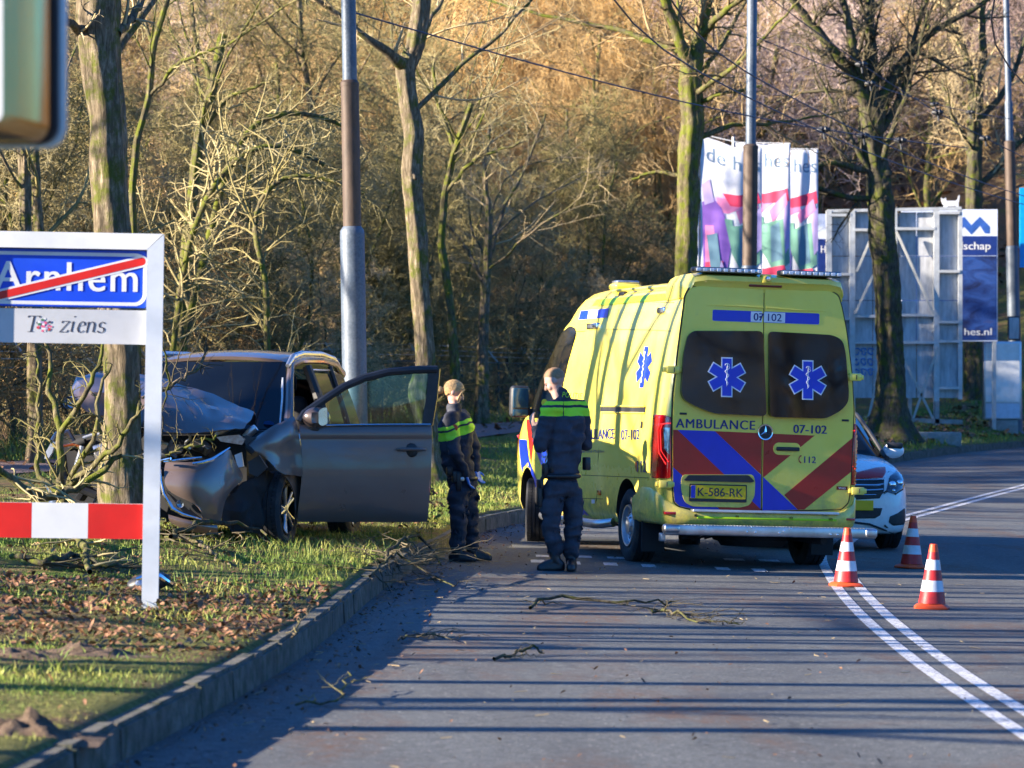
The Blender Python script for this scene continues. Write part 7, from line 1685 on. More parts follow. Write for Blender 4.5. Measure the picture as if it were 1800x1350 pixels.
# ------------------------------------------------------------------ trolley wires
def wires():
    sel = (LC[:, 1] > 15) & (LC[:, 1] < 170)
    for off, lb in ((-2.3, 'overhead trolley wire furthest left above the lane'), (-1.7, 'overhead trolley wire second from the left above the lane'), (1.7, 'overhead trolley wire third from the left, beyond the centre line'), (2.3, 'overhead trolley wire furthest right, beyond the centre line')):
        P = LC[sel][::6] + LN[sel][::6] * off; z = 5.75; base = Vector((P[0][0], P[0][1], z))
        mb = MB(); mb.tube([Vector((p[0], p[1], z)) - base for p in P], .011, 5); o = mb.obj('overhead_wire', M['ink']); o.location = base; tag(o, lb, 'overhead wire', 'trolley wires above the road')
    for k, (a, b, zz, lb) in enumerate(((W(1318, 60, 60), W(1783, 210, 100), 0, 'span wire with dark insulators between the middle and right masts'), (W(614, 20, 40), W(1700, 260, 66), 0, 'long span wire sloping down to the right with insulators'), (W(1318, -30, 60), W(1850, 300, 70), 0, 'steep span wire with insulators at the upper right'))):
        mb = MB(); pts = [(a.lerp(b, t) + Vector((0, 0, -.25 * math.sin(math.pi * t)))) - a for t in [i / 12 for i in range(13)]]; mb.tube(pts, .010, 5)
        o = thing('span_wire', lb, 'wire', a); mb.obj('wire', M['ink'], o)
        for t in ((.35, .62, .8) if k != 1 else (.72, .8, .9)):
            p = pts[int(t * 12)]; m_ = MB(); m_.lathe([(.001, -.12), (.03, -.1), (.06, -.03), (.035, 0), (.06, .03), (.03, .1), (.001, .12)], c=p, axis='X', sides=10); m_.tube([p + Vector((0, 0, -.02)), p + Vector((.02, 0, -.16))], .02, 6); m_.obj('insulator', M['black_plastic'], o)
wires()

# ------------------------------------------------------------------ wire fence behind the path
def fence():
    root = thing('wire_fence', 'dark wire mesh fence with slanted barbed-wire arms in front of the thicket', 'fence', (0, 0, 0))
    D = -11.4; sel = (KC[:, 1] > 26) & (KC[:, 1] < 94); P = (KC + KN * D)[sel]; N = KN[sel]; z = verge_z(P[:, 0], P[:, 1], np.full(len(P), D)); H = 1.47
    step = 6
    pm = MB(); pm.tube([(0, 0, -.1), (0, 0, H + .03)], .028, 8); pm_ = pm.mesh('post', M['fence_green']); am = MB(); am.tube([(0, 0, H), (-.10, 0, H + .1), (-.36, 0, H + .42)], .022, 8); am_ = am.mesh('arm', M['galv_light'])
    st = MB(); st.tube([(0, 0, H * .9), (0, 1.1, 0)], .02, 6); st_ = st.mesh('strut', M['fence_green'])
    for i in range(0, len(P), step):
        r = math.atan2(N[i][1], N[i][0]); o = link('post', pm_, root, (P[i][0], P[i][1], z[i]), (0, 0, r)); link('arm', am_, o)
        if i % 18 == 0: link('strut', st_, o)
    for h, r_ in ((H, .016), (H * .55, .006), (.08, .006)): mb = MB(); mb.tube([(p[0], p[1], zz + h) for p, zz in zip(P[::3], z[::3])], r_, 6); mb.obj('rail' if h == H else 'tension_wire', M['fence_green'], root)
    for k in (1, 2, 3): mb = MB(); mb.tube([(p[0] - n[0] * .12 * k, p[1] - n[1] * .12 * k, zz + H + .03 + .12 * k) for p, n, zz in zip(P[::3], N[::3], z[::3])], .006, 4); mb.obj('barbed_wire', M['galv_light'], root)
    # diamond mesh
    s = np.concatenate([[0], np.cumsum(np.linalg.norm(np.diff(P, axis=0), axis=1))]); t = np.arange(0, s[-1] - 1.5, .11); A = []
    for sg in (0, 1):
        a, b = (t, t + 1.35) if sg else (t + 1.35, t)
        pa = np.stack([np.interp(a, s, P[:, 0]), np.interp(a, s, P[:, 1]), np.interp(a, s, z) + .06], 1); pb = np.stack([np.interp(b, s, P[:, 0]), np.interp(b, s, P[:, 1]), np.interp(b, s, z) + H - .02], 1); A.append(np.stack([pa, pb], 1))
    pl = Poly(); A = np.concatenate(A); pl.add(A, np.full(A.shape[:2], .0035), 3); o = link('wire_mesh', pl.mesh('wire_mesh', M['fence_green']), root); tag(o, kind='stuff')
simple('fence_green', (0.035, 0.055, 0.045), 0.6); simple('galv_light', (0.42, 0.42, 0.38), 0.6)
fence()

# ------------------------------------------------------------------ three banners
for nm, c in (('banner_white', (.66, .67, .71)), ('banner_pink', (.72, .22, .42)), ('banner_red', (.70, .05, .12)), ('banner_violet', (.20, .09, .42)), ('banner_green', (.16, .36, .27)), ('banner_teal', (.12, .24, .32)), ('banner_lilac', (.48, .38, .68)), ('banner_ink', (.12, .20, .30))):
    simple(nm, c, .7, var=.10, scale=2.5)
def banner(label, px0, px1, ytop0, ytop1, Y, seed):
    base = W(px0 - 3, 0, Y); g = gz(base.x, Y); root = thing('banner', label, 'banner', (base.x, Y, g), (0, 0, R(-4)), 'white banners with coloured shapes')
    s = FPX / Y; wd = (px1 - px0) / s; zt = CAMZ - (ytop0 - 680) / s - g; ht = 3.9; drop = (ytop1 - ytop0) / s; rn = random.Random(seed)
    def P(u, v, l=0.0):                                # u across 0..1, v down 0..1
        w = .035 * math.sin(u * 7 + seed + v * 2) * (.3 + u) + .018 * math.sin(u * 23 + seed * 2 + v * 3) * u + .012 * math.sin(v * 14 + u * 5)
        return Vector((.05 + u * wd, w - l, zt - drop * min(1, u * 1.6) * (1 - .5 * v) - v * ht))
    mb = MB(); nu, nv = 36, 44; mb.add([P(i / nu, j / nv) for j in range(nv + 1) for i in range(nu + 1)], [(j * (nu + 1) + i, j * (nu + 1) + i + 1, (j + 1) * (nu + 1) + i + 1, (j + 1) * (nu + 1) + i) for j in range(nv) for i in range(nu)])
    cl = mb.obj('cloth', M['banner_white'], root, angle=80); m_ = cl.modifiers.new('t', 'SOLIDIFY'); m_.thickness = .004; m_.offset = 0; cl.data = evalmesh(cl, 'cloth'); cl.modifiers.clear()
    def patch(poly, mat, l):
        bm = bmesh.new(); f = bm.faces.new([bm.verts.new((x, y, 0)) for x, y in poly]); bmesh.ops.triangulate(bm, faces=[f])
        for _ in range(5):
            e = [e for e in bm.edges if e.calc_length() > .05]
            if not e: break
            bmesh.ops.subdivide_edges(bm, edges=e, cuts=1); bmesh.ops.triangulate(bm, faces=[f for f in bm.faces if len(f.verts) > 3])
        for v in bm.verts: v.co = P(v.co.x, v.co.y, l)
        m2 = MB(); m2.bm(bm); m2.obj('printed_shape', M[mat], cl, angle=90)
    sh = [([(.12, .5), (.3, .33), (.42, .36), (.4, .5)], 'banner_lilac'), ([(.28, .40), (.62, .36), (.68, .42), (.45, .47), (.3, .47)], 'banner_pink'), ([(.35, .36), (.95, .30), (.98, .38), (.5, .42)], 'banner_red'), ([(.6, .45), (.92, .34), (.95, .42), (.66, .53)], 'banner_pink'),
          ([(.04, .46), (.2, .40), (.34, .46), (.50, .62), (.46, .86), (.04, .88)], 'banner_violet'), ([(.06, .6), (.2, .58), (.3, .8), (.22, .98), (.08, .9)], 'banner_pink'), ([(.04, .34), (.14, .28), (.24, .42), (.06, .46)], 'banner_lilac'), ([(.4, .52), (.52, .5), (.56, .66), (.50, .72)], 'banner_green'), ([(.5, .55), (.94, .5), (.98, .8), (.72, .88), (.5, .74)], 'banner_green'), ([(.62, .56), (.8, .52), (.86, .78), (.66, .82)], 'banner_teal'),
          ([(.06, .86), (.36, .80), (.42, 1.0), (.06, 1.0)], 'banner_red'), ([(.48, .86), (.9, .84), (.96, .93), (.5, .97)], 'banner_red'), ([(.88, .46), (1, .40), (1, .70), (.92, .74)], 'banner_lilac'), ([(.12, .66), (.26, .62), (.34, .9), (.2, .95)], 'banner_teal'), ([(.3, .9), (.36, .82), (.5, .99), (.4, 1.0)], 'banner_lilac')]
    for k, (p, mt) in enumerate(sh): patch([(min(.995, x + rn.uniform(-.02, .02)), min(.995, .86 * y + rn.uniform(-.012, .012))) for x, y in p], mt, .006 + k * .0015)
    vs, fs = text2d('de hes', 1, 0, 1.05, .03); x0, x1 = min(v[0] for v in vs), max(v[0] for v in vs); y1 = max(v[1] for v in vs)
    mb = MB(); mb.add([P(.10 + (x - x0) / (x1 - x0) * .86, .135 - y / y1 * .082, .008) for x, y in vs], fs); mb.obj('lettering', M['banner_ink'], cl, smooth=False)
    mb = MB(); mb.tube([(0, 0, -.1), (0, 0, zt + .15)], .03, 10); mb.tube([(0, 0, zt + .02), (wd + .05, 0, zt + .02 - drop)], .012, 6); mb.obj('mast', M['sign_white'], root)
banner('white banner lettered de hes with coloured shapes, nearest of three beside the mossy trunk', 1230, 1338, 236, 262, 79, 1)
banner('middle one of three white banners lettered de hes', 1292, 1388, 252, 254, 81, 4)
banner('rightmost of three white banners lettered de hes', 1346, 1437, 262, 264, 83, 7)

# ------------------------------------------------------------------ billboard seen from behind
def metal_back():
    t = NT('sheet_back'); v = t.coord('Object', (1, 1, .18)); q = t.coord(); a = t.noise(v, 9, 6, .7, .3); b = t.noise(q, 1.6, 5, .6)
    c = t.ramp(a, [(.35, (.34, .35, .36)), (.6, (.56, .57, .58))]); c = t.mix(t.ramp(b, [(.5, 0.), (.75, .5)]), c, (.30, .31, .29)); t.base(c); t.set(Roughness=.6, Metallic=.2); M['sheet_back'] = t.m
metal_back()
def billboard():
    Y = 96.0; s = FPX / Y; b = W(1572, 742, Y); root = thing('billboard', 'big weathered billboard seen from behind, grey panels on a braced steel frame', 'billboard', b, (0, 0, 0))
    X = lambda px: (px - 1572) / s; Z = lambda py: (742 - py) / s
    cols = [1455, 1497, 1535, 1581, 1612, 1643, 1690]; rws = [372, 450, 528, 602, 700]
    for i in range(len(cols) - 1):
        for j in range(len(rws) - 1):
            mb = MB(); y = .02 * random.random(); mb.box((X(cols[i]) + .01, .12 + y, Z(rws[j + 1]) + .01), (X(cols[i + 1]) - .01, .15 + y, Z(rws[j]) - .01)); mb.obj('panel', M['sheet_back'], root, smooth=False)
    def beam(x0, y0, x1, y1, w=.09, d=.12, yy=0.0, mat='galv_light', nm='beam'):
        a = Vector((X(x0), 0, Z(y0))); b_ = Vector((X(x1), 0, Z(y1))); dd = (b_ - a).normalized(); n = Vector((-dd.z, 0, dd.x)) * w / 2; m_ = MB(); V = []
        for yq in (yy, yy + d):
            for p in (a - n, a + n, b_ + n, b_ - n): V.append(p + Vector((0, yq, 0)))
        m_.add(V, [(0, 1, 2, 3), (7, 6, 5, 4), (0, 4, 5, 1), (1, 5, 6, 2), (2, 6, 7, 3), (3, 7, 4, 0)]); m_.obj(nm, M[mat], root, smooth=False)
    for px in (1457, 1498, 1572, 1646): beam(px, 370, px, 748 if px in (1498, 1646) else 700, .15, .16, -.05, 'steel_pale', 'upright')
    beam(1688, 368, 1688, 702, .11, .12, -.02, 'steel_pale', 'upright'); beam(1455, 371, 1690, 366, .08, .2, -.04, 'steel_pale')
    for a, b_, y in ((1456, 1496, 378), (1500, 1570, 404), (1574, 1644, 402), (1650, 1687, 374), (1650, 1687, 477), (1456, 1496, 482), (1500, 1570, 556), (1576, 1644, 554), (1650, 1687, 566), (1500, 1570, 602), (1574, 1644, 602), (1650, 1687, 600), (1650, 1687, 682), (1456, 1496, 560), (1456, 1496, 602)): beam(a, y, b_, y, .075, .15, -.06, 'steel_pale', 'crossbar')
    for a, b_, c, d in ((1575, 408, 1640, 552), (1534, 484, 1502, 552), (1648, 610, 1602, 742), (1577, 608, 1640, 738), (1544, 650, 1524, 744), (1505, 478, 1534, 410)): beam(a, b_, c, d, .06, .06, -.16, 'galv_light', 'brace')
    for a, b_, c, d in ((1646, 705, 1646, 748), (1512, 735, 1690, 742)): beam(a, b_, c, d, .12, .16, -.2, 'concrete', 'footing_beam')
    rn = random.Random(5); m_ = MB(); cx = 1507
    for k in range(9):
        x = 1505 + (k % 3) * 12; y = 618 + (k // 3) * 18; m_.tube([(X(x + 5 * math.cos(t * rn.uniform(.8, 1.3)) + t * .8), .105, Z(y + 6 * math.sin(t * 1.2))) for t in [i * .5 for i in range(11)]], .014, 4)
    m_.obj('graffiti', M['graffiti_blue'], root)
    # white cat cut-out on the top edge
    c = thing('cat_figure', 'small white cat figure standing on top of the grey billboard', 'cat figure', b + Vector((X(1672), .02, Z(367))))
    pts = [(-.20, .0), (-.20, .10), (-.24, .14), (-.26, .22), (-.27, .31), (-.22, .27), (-.19, .27), (-.15, .31), (-.13, .22), (.12, .22), (.18, .26), (.20, .36), (.235, .37), (.22, .24), (.20, .16), (.21, .0), (.16, .0), (.14, .07), (-.10, .07), (-.12, .0)]
    m_ = MB(); m_.prism(smooth_poly(pts, .02, 2), lambda u, v, w: Vector((u, w, v)), -.03, .03); m_.obj('cut_out', M['cone_white'], c, smooth=False)
simple('steel_pale', (0.48, 0.50, 0.50), 0.5, 0.3, var=.15, dirt=((.25, .24, .2), .4)); simple('graffiti_blue', (0.02, 0.22, 0.62), 0.5)
billboard()

simple('ad_blue', (0.03, 0.10, 0.36), .4, var=.2); simple('ad_navy', (0.010, 0.03, 0.17), .4); simple('ad_pale', (0.62, 0.68, 0.80), .4); simple('lightbox_face', (0.85, 0.87, 0.84), .25, var=.2, scale=1.5, coat=.5); simple('cyan_face', (0.0, 0.28, 0.65), .4)
def ad_fabric():
    t = NT('ad_fabric'); v = t.coord('Object', (1, 1, 2.2)); n = t.noise(v, 1.4, 4, .6, .8); f = t.noise(t.coord(), 60, 2); c = t.ramp(n, [(.32, (.006, .015, .07)), (.45, (.012, .04, .17)), (.6, (.02, .07, .27)), (.8, (.06, .07, .18))]); t.base(t.mix(.015, c, t.ramp(f, [(.3, 0.), (.7, 1.)]))); t.set(Roughness=.85, Specular_IOR_Level=.1); M['ad_fabric'] = t.m
ad_fabric()
def ads():
    Y = 98.5; s = FPX / Y; b = W(1720, 745, Y); root = thing('advertising_panel', 'tall blue advertising panel lettered dschap and hes.nl behind the billboard', 'advertising panel', b)
    X = lambda px: (px - 1720) / s; Z = lambda py: (745 - py) / s; F_ = lambda u, v, w: Vector((u, -w, v))
    mb = MB(); mb.box((X(1585), 0, Z(600)), (X(1753.5), .15, Z(368))); pn = mb.obj('panel', M['ad_pale'], root, smooth=False)
    for x in (1600, 1748): mb = MB(); mb.box((X(x) - .05, .02, -.2), (X(x) + .05, .12, Z(600))); mb.obj('post', M['steel_pale'], root)
    mb = MB(); mb.prism([(X(1585) + .01, Z(598)), (X(1752), Z(598)), (X(1752), Z(450)), (X(1585) + .01, Z(450))], F_, .002, .006); mb.obj('picture_field', M['ad_fabric'], pn, smooth=False)
    mb = MB(); mb.prism([(X(1585) + .01, Z(449)), (X(1752), Z(449)), (X(1752), Z(415)), (X(1585) + .01, Z(415))], F_, .002, .006); mb.obj('name_band', M['ad_navy'], pn, smooth=False)
    mb = MB(); zg = [(1672, 404), (1694, 381), (1707, 396), (1722, 381), (1739, 398), (1739, 410), (1731, 410), (1722, 396), (1707, 412), (1694, 398), (1678, 412)]; mb.prism([(X(a), Z(c)) for a, c in zg], F_, .002, .008); mb.obj('zigzag_logo', M['ad_blue'], pn, smooth=False)
    mb = MB(); lay_text(mb, 'landschap', F_, X(1700), Z(432), 82 / s, 13 / s, .012, bold=.02); mb.obj('lettering', M['sign_white'], pn, smooth=False); mb = MB(); lay_text(mb, 'de hes.nl', F_, X(1705), Z(583), 76 / s, 12 / s, .012, bold=.02); mb.obj('lettering', M['sign_white'], pn, smooth=False)
    # left sliver of another panel
    r2 = thing('advertising_panel', 'narrow white and navy advertising panel with a letter H left of the billboard', 'advertising panel', W(1440, 745, 98)); s2 = FPX / 98; q = lambda a, c: ((a - 1440) / s2, (745 - c) / s2)
    mb = MB(); a, c = q(1427, 480), q(1456, 376); mb.box((a[0], 0, a[1]), (c[0], .12, c[1])); p2 = mb.obj('panel', M['ad_pale'], r2, smooth=False); mb = MB(); a, c = q(1428, 479), q(1455, 420); mb.prism([a, (c[0], a[1]), c, (a[0], c[1])], F_, .002, .006); mb.obj('name_band', M['ad_navy'], p2, smooth=False)
    mb = MB(); u, v = q(1447, 438); lay_text(mb, 'H', F_, u, v, .12, .2, .012, bold=.02); mb.obj('lettering', M['sign_white'], p2, smooth=False)
    mb = MB(); mb.box((q(1441, 0)[0] - .05, .02, -.3), (q(1441, 0)[0] + .05, .1, q(0, 478)[1])); mb.obj('post', M['steel_pale'], r2)
    # light box on a concrete foot
    r3 = thing('light_box', 'white illuminated-poster box with a blank pale face on a grey concrete foot', 'poster box', W(1764, 772, 99)); s3 = FPX / 99; q = lambda a, c: ((a - 1764) / s3, (772 - c) / s3)
    mb = MB(); a, c = q(1729, 738), q(1796, 600); mb.rbox((a[0], 0, a[1]), (c[0], .25, c[1]), .03, 2); mb.obj('frame', M['aluminium'], r3); mb = MB(); mb.prism([(a[0] + .06, a[1] + .5), (c[0] - .06, a[1] + .5), (c[0] - .06, c[1] - .06), (a[0] + .06, c[1] - .06)], F_, .003, .012); mb.obj('face', M['lightbox_face'], r3, smooth=False)
    mb = MB(); mb.prism([(a[0] + .06, a[1] + .05), (c[0] - .06, a[1] + .05), (c[0] - .06, a[1] + .46), (a[0] + .06, a[1] + .46)], F_, .003, .012); mb.obj('face', M['ad_pale'], r3, smooth=False)
    mb = MB(); a, c = q(1742, 774), q(1790, 738); mb.rbox((a[0], .02, a[1] - .2), (c[0], .45, c[1]), .03, 2); mb.obj('foot', M['concrete'], r3)
    # small sign on the mast
    r4 = thing('sign_box', 'small grey sign box fixed low on the right-hand mast', 'sign', W(1780, 577, 99.6)); mb = MB(); mb.rbox((-.14, -.06, -.34), (.2, .06, .34), .02, 2); mb.obj('frame', M['black_plastic'], r4); mb = MB(); mb.rbox((-.11, -.075, -.3), (.17, -.061, .3), .005, 1); mb.obj('face', M['sheet_back'], r4)
    r5 = thing('blue_sign', 'bright cyan sign cut off by the right edge', 'sign', W(1830, 745, 97)); s5 = FPX / 97; mb = MB(); mb.box(((1793 - 1830) / s5, 0, (745 - 470) / s5), ((1870 - 1830) / s5, .1, (745 - 330) / s5)); mb.obj('panel', M['cyan_face'], r5, smooth=False); mb = MB(); mb.box((-.06, .1, -.4), (.06, .2, (745 - 330) / s5)); mb.obj('post', M['steel_pale'], r5)
    r6 = thing('concrete_block', 'low mossy concrete block lying on the grass below the billboard', 'concrete block', (W(1645, 768, 88).x, 88, gz(W(1645, 768, 88).x, 88))); mb = MB(); mb.rbox((-.62, -.2, -.1), (.62, .25, .26), .03, 2); mb.obj('block', M['concrete'], r6)
ads()
# ------------------------------------------------------------------ grass, leaves, twigs
def verge_point(n, d0, d1, y0, y1, rng, bias=1.0):
    sel = np.where((KC[:, 1] > y0) & (KC[:, 1] < y1))[0]; i = sel[rng.integers(0, len(sel), n)]; f = rng.random(n)[:, None]
    P = KC[i] * (1 - f) + KC[np.minimum(i + 1, len(KC) - 1)] * f; d = -(d0 + (d1 - d0) * rng.random(n) ** bias); P = P + KN[i] * d[:, None]
    return P[:, 0], P[:, 1], d
def vz_exact(x, y, d):
    t = -d; z = verge_z(x, y, d) + vnoise(x, y, 0.8) * 0.05 * sm(0.2, 1, t) + .012 * (1 - sm(.2, .8, t)) + vnoise(x, y, 3.1, 2) * 0.035 * sm(0.3, 1.2, t)
    return z + 0.06 * np.clip(vnoise(x, y, 0.5, 5), 0, 1) * sm(0.3, 1, t)
def in_view(x, y, m=2.2): return (np.abs(x) < 0.1455 * y + m)
def grass_mat():
    t = NT('grass_blade'); p = t.pos(); n = t.noise(p, 0.9, 5, 0.6); g = t.noise(p, 14, 3, 0.6)
    c = t.ramp(t.math('ADD', t.math('MULTIPLY', n, .7), t.math('MULTIPLY', g, .35)), [(.34, (.045, .11, .018)), (.48, (.12, .20, .03)), (.58, (.26, .28, .055)), (.72, (.42, .34, .12))])
    t.base(c); t.set(Roughness=.6, Specular_IOR_Level=.25); t.b.inputs['Subsurface Weight'].default_value = 0.0; M['grass_blade'] = t.m
grass_mat()
def grass():
    rng = np.random.default_rng(3); X, Y, D, Hh, Wd = [], [], [], [], []
    for n, d0, d1, y0, y1, h0, h1, w in ((260000, .16, 4.6, 12.5, 30, .008, .030, .004), (140000, .16, 5.6, 26, 48, .015, .055, .007), (60000, .16, 7.2, 44, 70, .04, .10, .014), (40000, .1, 6, 66, 112, .06, .14, .022), (20000, 7.5, 11.3, 26, 90, .06, .22, .02), (14000, 10.4, 13.5, 26, 95, .15, .5, .02)):
        x, y, d = verge_point(n, d0, d1, y0, y1, rng); k = in_view(x, y) & ((d > -7.35) | (d < -9.95)); 
        # bare earth and leaf patches stay thin
        q = vnoise(x, y, 1.3, 9) + vnoise(x, y, 4.0, 4) * .5; thin = (q < -.02) & (rng.random(n) < .8); band = (y > 19.0) & (y < 23.2) & (rng.random(n) < .62) & (y < 40); k &= ~thin & ~band
        x, y, d = x[k], y[k], d[k]; h = rng.uniform(h0, h1, len(x)) * (1 + .9 * np.clip(vnoise(x, y, 2.2, 6) * 2, -.5, 1.3)); X.append(x); Y.append(y); D.append(d); Hh.append(h); Wd.append(np.full(len(x), w))
    # tufts, rank along the kerb and round the car
    for n, cx, cy, sp, h in [(260, *q) for q in ((-2.2, 30.2, .5, .22), (-1.3, 30.6, .4, .2), (-1.9, 29.4, .6, .16), (-3.6, 29.6, .5, .2), (-1.45, 28.2, .3, .16), (-1.35, 29.2, .25, .18), (-2.9, 27.2, .5, .14), (-1.2, 33.5, .3, .14), (-1.9, 25.2, .4, .14), (-1.8, 23.9, .3, .15), (-2.1, 21.4, .25, .12), (-2.5, 18.6, .3, .10), (-4.3, 29.8, .4, .2), (-1.55, 26.6, .25, .14), (-3.0, 22.6, .3, .12), (-2.25, 17.2, .2, .1), (-1.0, 35.2, .4, .15), (-.75, 38.5, .5, .16), (-.4, 42, .4, .15))]:
        x = rng.normal(cx, sp, n); y = rng.normal(cy, sp, n); d = kdist(x, y); k = d < -.16; X.append(x[k]); Y.append(y[k]); D.append(d[k]); Hh.append(rng.uniform(.3, .75, k.sum()) * h); Wd.append(np.full(k.sum(), .008))
    x, y, d, h, w = map(np.concatenate, (X, Y, D, Hh, Wd)); z = vz_exact(x, y, d) - .012; n = len(x)
    a = rng.uniform(0, 2 * np.pi, n); ux, uy = np.cos(a) * w / 2, np.sin(a) * w / 2; lx, ly = rng.normal(0, .45, n) * h, rng.normal(0, .45, n) * h
    V = np.empty((n, 5, 3)); V[:, 0] = np.stack([x - ux, y - uy, z], 1); V[:, 1] = np.stack([x + ux, y + uy, z], 1); V[:, 2] = np.stack([x + ux * .7 + lx * .35, y + uy * .7 + ly * .35, z + h * .6], 1); V[:, 3] = np.stack([x - ux * .7 + lx * .35, y - uy * .7 + ly * .35, z + h * .6], 1); V[:, 4] = np.stack([x + lx, y + ly, z + h * .97], 1)
    me = bpy.data.meshes.new('grass'); me.vertices.add(n * 5); me.vertices.foreach_set('co', V.astype(np.float32).ravel()); b = (np.arange(n) * 5)[:, None]
    tri = np.concatenate([b + np.array([[0, 1, 2]]), b + np.array([[0, 2, 3]]), b + np.array([[3, 2, 4]])]).astype(np.int32); me.loops.add(tri.size); me.loops.foreach_set('vertex_index', tri.ravel()); me.polygons.add(len(tri)); me.polygons.foreach_set('loop_start', np.arange(0, tri.size, 3, dtype=np.int32)); me.materials.append(M['grass_blade']); me.update(calc_edges=True)
    o = link('grass', me); tag(o, 'short green and straw-coloured grass growing on the verges beside the road', 'grass', kind='stuff')
grass()
def leaf_mat():
    t = NT('dead_leaf'); p = t.pos(); n = t.noise(p, 11, 3, .7); t.base(t.ramp(n, [(.3, (.05, .024, .014)), (.48, (.16, .075, .035)), (.62, (.30, .15, .075)), (.75, (.46, .31, .19))])); t.set(Roughness=.7); M['dead_leaf'] = t.m
leaf_mat()
def leaves():
    rng = np.random.default_rng(8); P = []
    for n, d0, d1, y0, y1, s0, s1, b in ((8500, .1, 5.5, 18.3, 24.5, .010, .028, 1), (900, .1, 3, 14, 30, .006, .018, 1), (1600, .2, 6, 26, 50, .015, .035, 1), (2500, .5, 5, 70, 108, .05, .12, 1), (900, 7, 13, 30, 95, .05, .1, 1)):
        x, y, d = verge_point(n, d0, d1, y0, y1, rng, b); k = in_view(x, y); x, y, d = x[k], y[k], d[k]; P.append((x, y, vz_exact(x, y, d) + rng.uniform(.004, .03, len(x)), rng.uniform(s0, s1, len(x))))
    # on the road, in the gutter and in drifts
    x, y, d = verge_point(1500, 0, 1, 12, 44, rng, 1); d2 = np.concatenate([rng.exponential(.2, 1150), rng.uniform(.1, 3.6, 350)]); x = x - (d) * 1.0 + d2; dd = kdist(x, y); k = (dd > .03) & (dd < 8); x, y = x[k], y[k]; P.append((x, y, road_z(x, y) + .006, rng.uniform(.006, .018, len(x))))
    # far leafy bank on the right
    x = rng.uniform(8, 40, 9000); y = rng.uniform(96, 150, 9000); d = kdist(x, y); k = (d < -9) & in_view(x, y, 2); x, y, d = x[k], y[k], d[k]; P.append((x, y, verge_z(x, y, d) - .06 + .04, rng.uniform(.12, .28, len(x))))
    x, y, z, s = (np.concatenate([p[i] for p in P]) for i in range(4)); n = len(x); a = rng.uniform(0, 6.28, n); tl = rng.normal(0, .45, (n, 2)); c, sn = np.cos(a), np.sin(a); V = np.empty((n, 6, 3))
    for k, (u, v, w) in enumerate(((-1, 0, 0), (-.2, .55, .25), (.6, .4, .2), (1, 0, .05), (.5, -.45, .22), (-.3, -.5, .28))):
        X_ = s * (u * c - v * sn) / 1; Y_ = s * (u * sn + v * c); V[:, k] = np.stack([x + X_, y + Y_, z + s * w + X_ * tl[:, 0] + Y_ * tl[:, 1] + s * .3], 1)
    b = (np.arange(n) * 6)[:, None]; q = np.concatenate([b + np.array([[0, 1, 2, 3]]), b + np.array([[0, 3, 4, 5]])]); o = link('leaf_litter', nmesh('leaf_litter', V.reshape(-1, 3), q, M['dead_leaf'], False)); tag(o, 'dead brown leaves strewn over the verge, the gutter and the far bank', 'leaves', kind='stuff')
leaves()
def debris():
    """splinters, bark crumbs and plastic shards on the asphalt"""
    rng = np.random.default_rng(15); n = 1500; x = rng.uniform(-2.4, 4.5, n); y = 12 + 26 * rng.random(n); d = kdist(x, y); k = (d > .02) & (rng.random(n) < np.exp(-d / 1.1) + .05); x, y = x[k], y[k]; n = len(x); z = road_z(x, y) + .004
    L = rng.uniform(.01, .09, n); a = rng.uniform(0, 6.28, n); p0 = np.stack([x, y, z + .003], 1); p1 = p0 + np.stack([np.cos(a) * L, np.sin(a) * L, rng.uniform(0, .012, n)], 1); pl = Poly(); pl.add(np.stack([p0, (p0 + p1) / 2 + rng.normal(0, .006, (n, 3)) * np.array([1, 1, 0]), p1], 1), np.full((n, 3), .0022), 3)
    o = link('twig_litter', pl.mesh('twig_litter', M['twig_brown'])); tag(o, 'thin broken twigs and splinters scattered on the asphalt', 'twigs', kind='stuff')
debris()
def branch(label, pts, mat, seed, ntw=14, tw=.004, ntw2=5, cat='branch', lr=(.2, .5), spread=(1, 1, .4), floor=True, extra=(), trop=.0, minz=True):
    """a broken branch; pts are world points with radii"""
    rng = np.random.default_rng(seed); b = Vector(pts[0][:3]); root = thing('broken_branch', label, cat, b); LPs = []
    for P in (pts,) + tuple(extra):
        q, r = resample([tuple(Vector(p[:3]) - b) for p in P], [p[3] for p in P], 16); q[1:-1] += rng.normal(0, .012, (14, 3)); LPs.append((q, r))
    lb = Poly(); lb.add(np.stack([q for q, r in LPs]), np.stack([r for q, r in LPs]), 9); link('limb', lb.mesh('limb', M[mat], .05), root)
    A, RA = spawn(np.stack([q for q, r in LPs]), np.stack([r for q, r in LPs]), ntw, (25, 75), lr, (.3, .6), 7, .16, trop, .08, 1, rng, tw * 1.3, spread=spread); B, RB = spawn(A, RA, ntw2, (25, 75), (.3, .65), (.5, .75), 5, .2, trop, .1, 1, rng, tw, spread=spread)
    if minz:
        for arr in (A, B):
            w = arr + np.array(b); g = np.where(kdist(w[..., 0], w[..., 1]) > 0, road_z(w[..., 0], w[..., 1]), verge_z(w[..., 0], w[..., 1], kdist(w[..., 0], w[..., 1]))) + .012 - b.z; arr[..., 2] = np.where(arr[..., 2] > g + .03, g + .03 + (arr[..., 2] - g - .03) * .45, g + rng.uniform(0, .03, arr.shape[:2]))
    c = Poly(); c.add(A, RA, 4); c.add(B, RB, 3); link('twigs', c.mesh('twigs', M['twig_dark'] if mat != 'bark_moss' else M['twig_olive']), root); return root
def Wp(px, py, Y, wpx): v = W(px, py, Y); return (v.x, v.y, v.z, wpx * Y / FPX / 2)
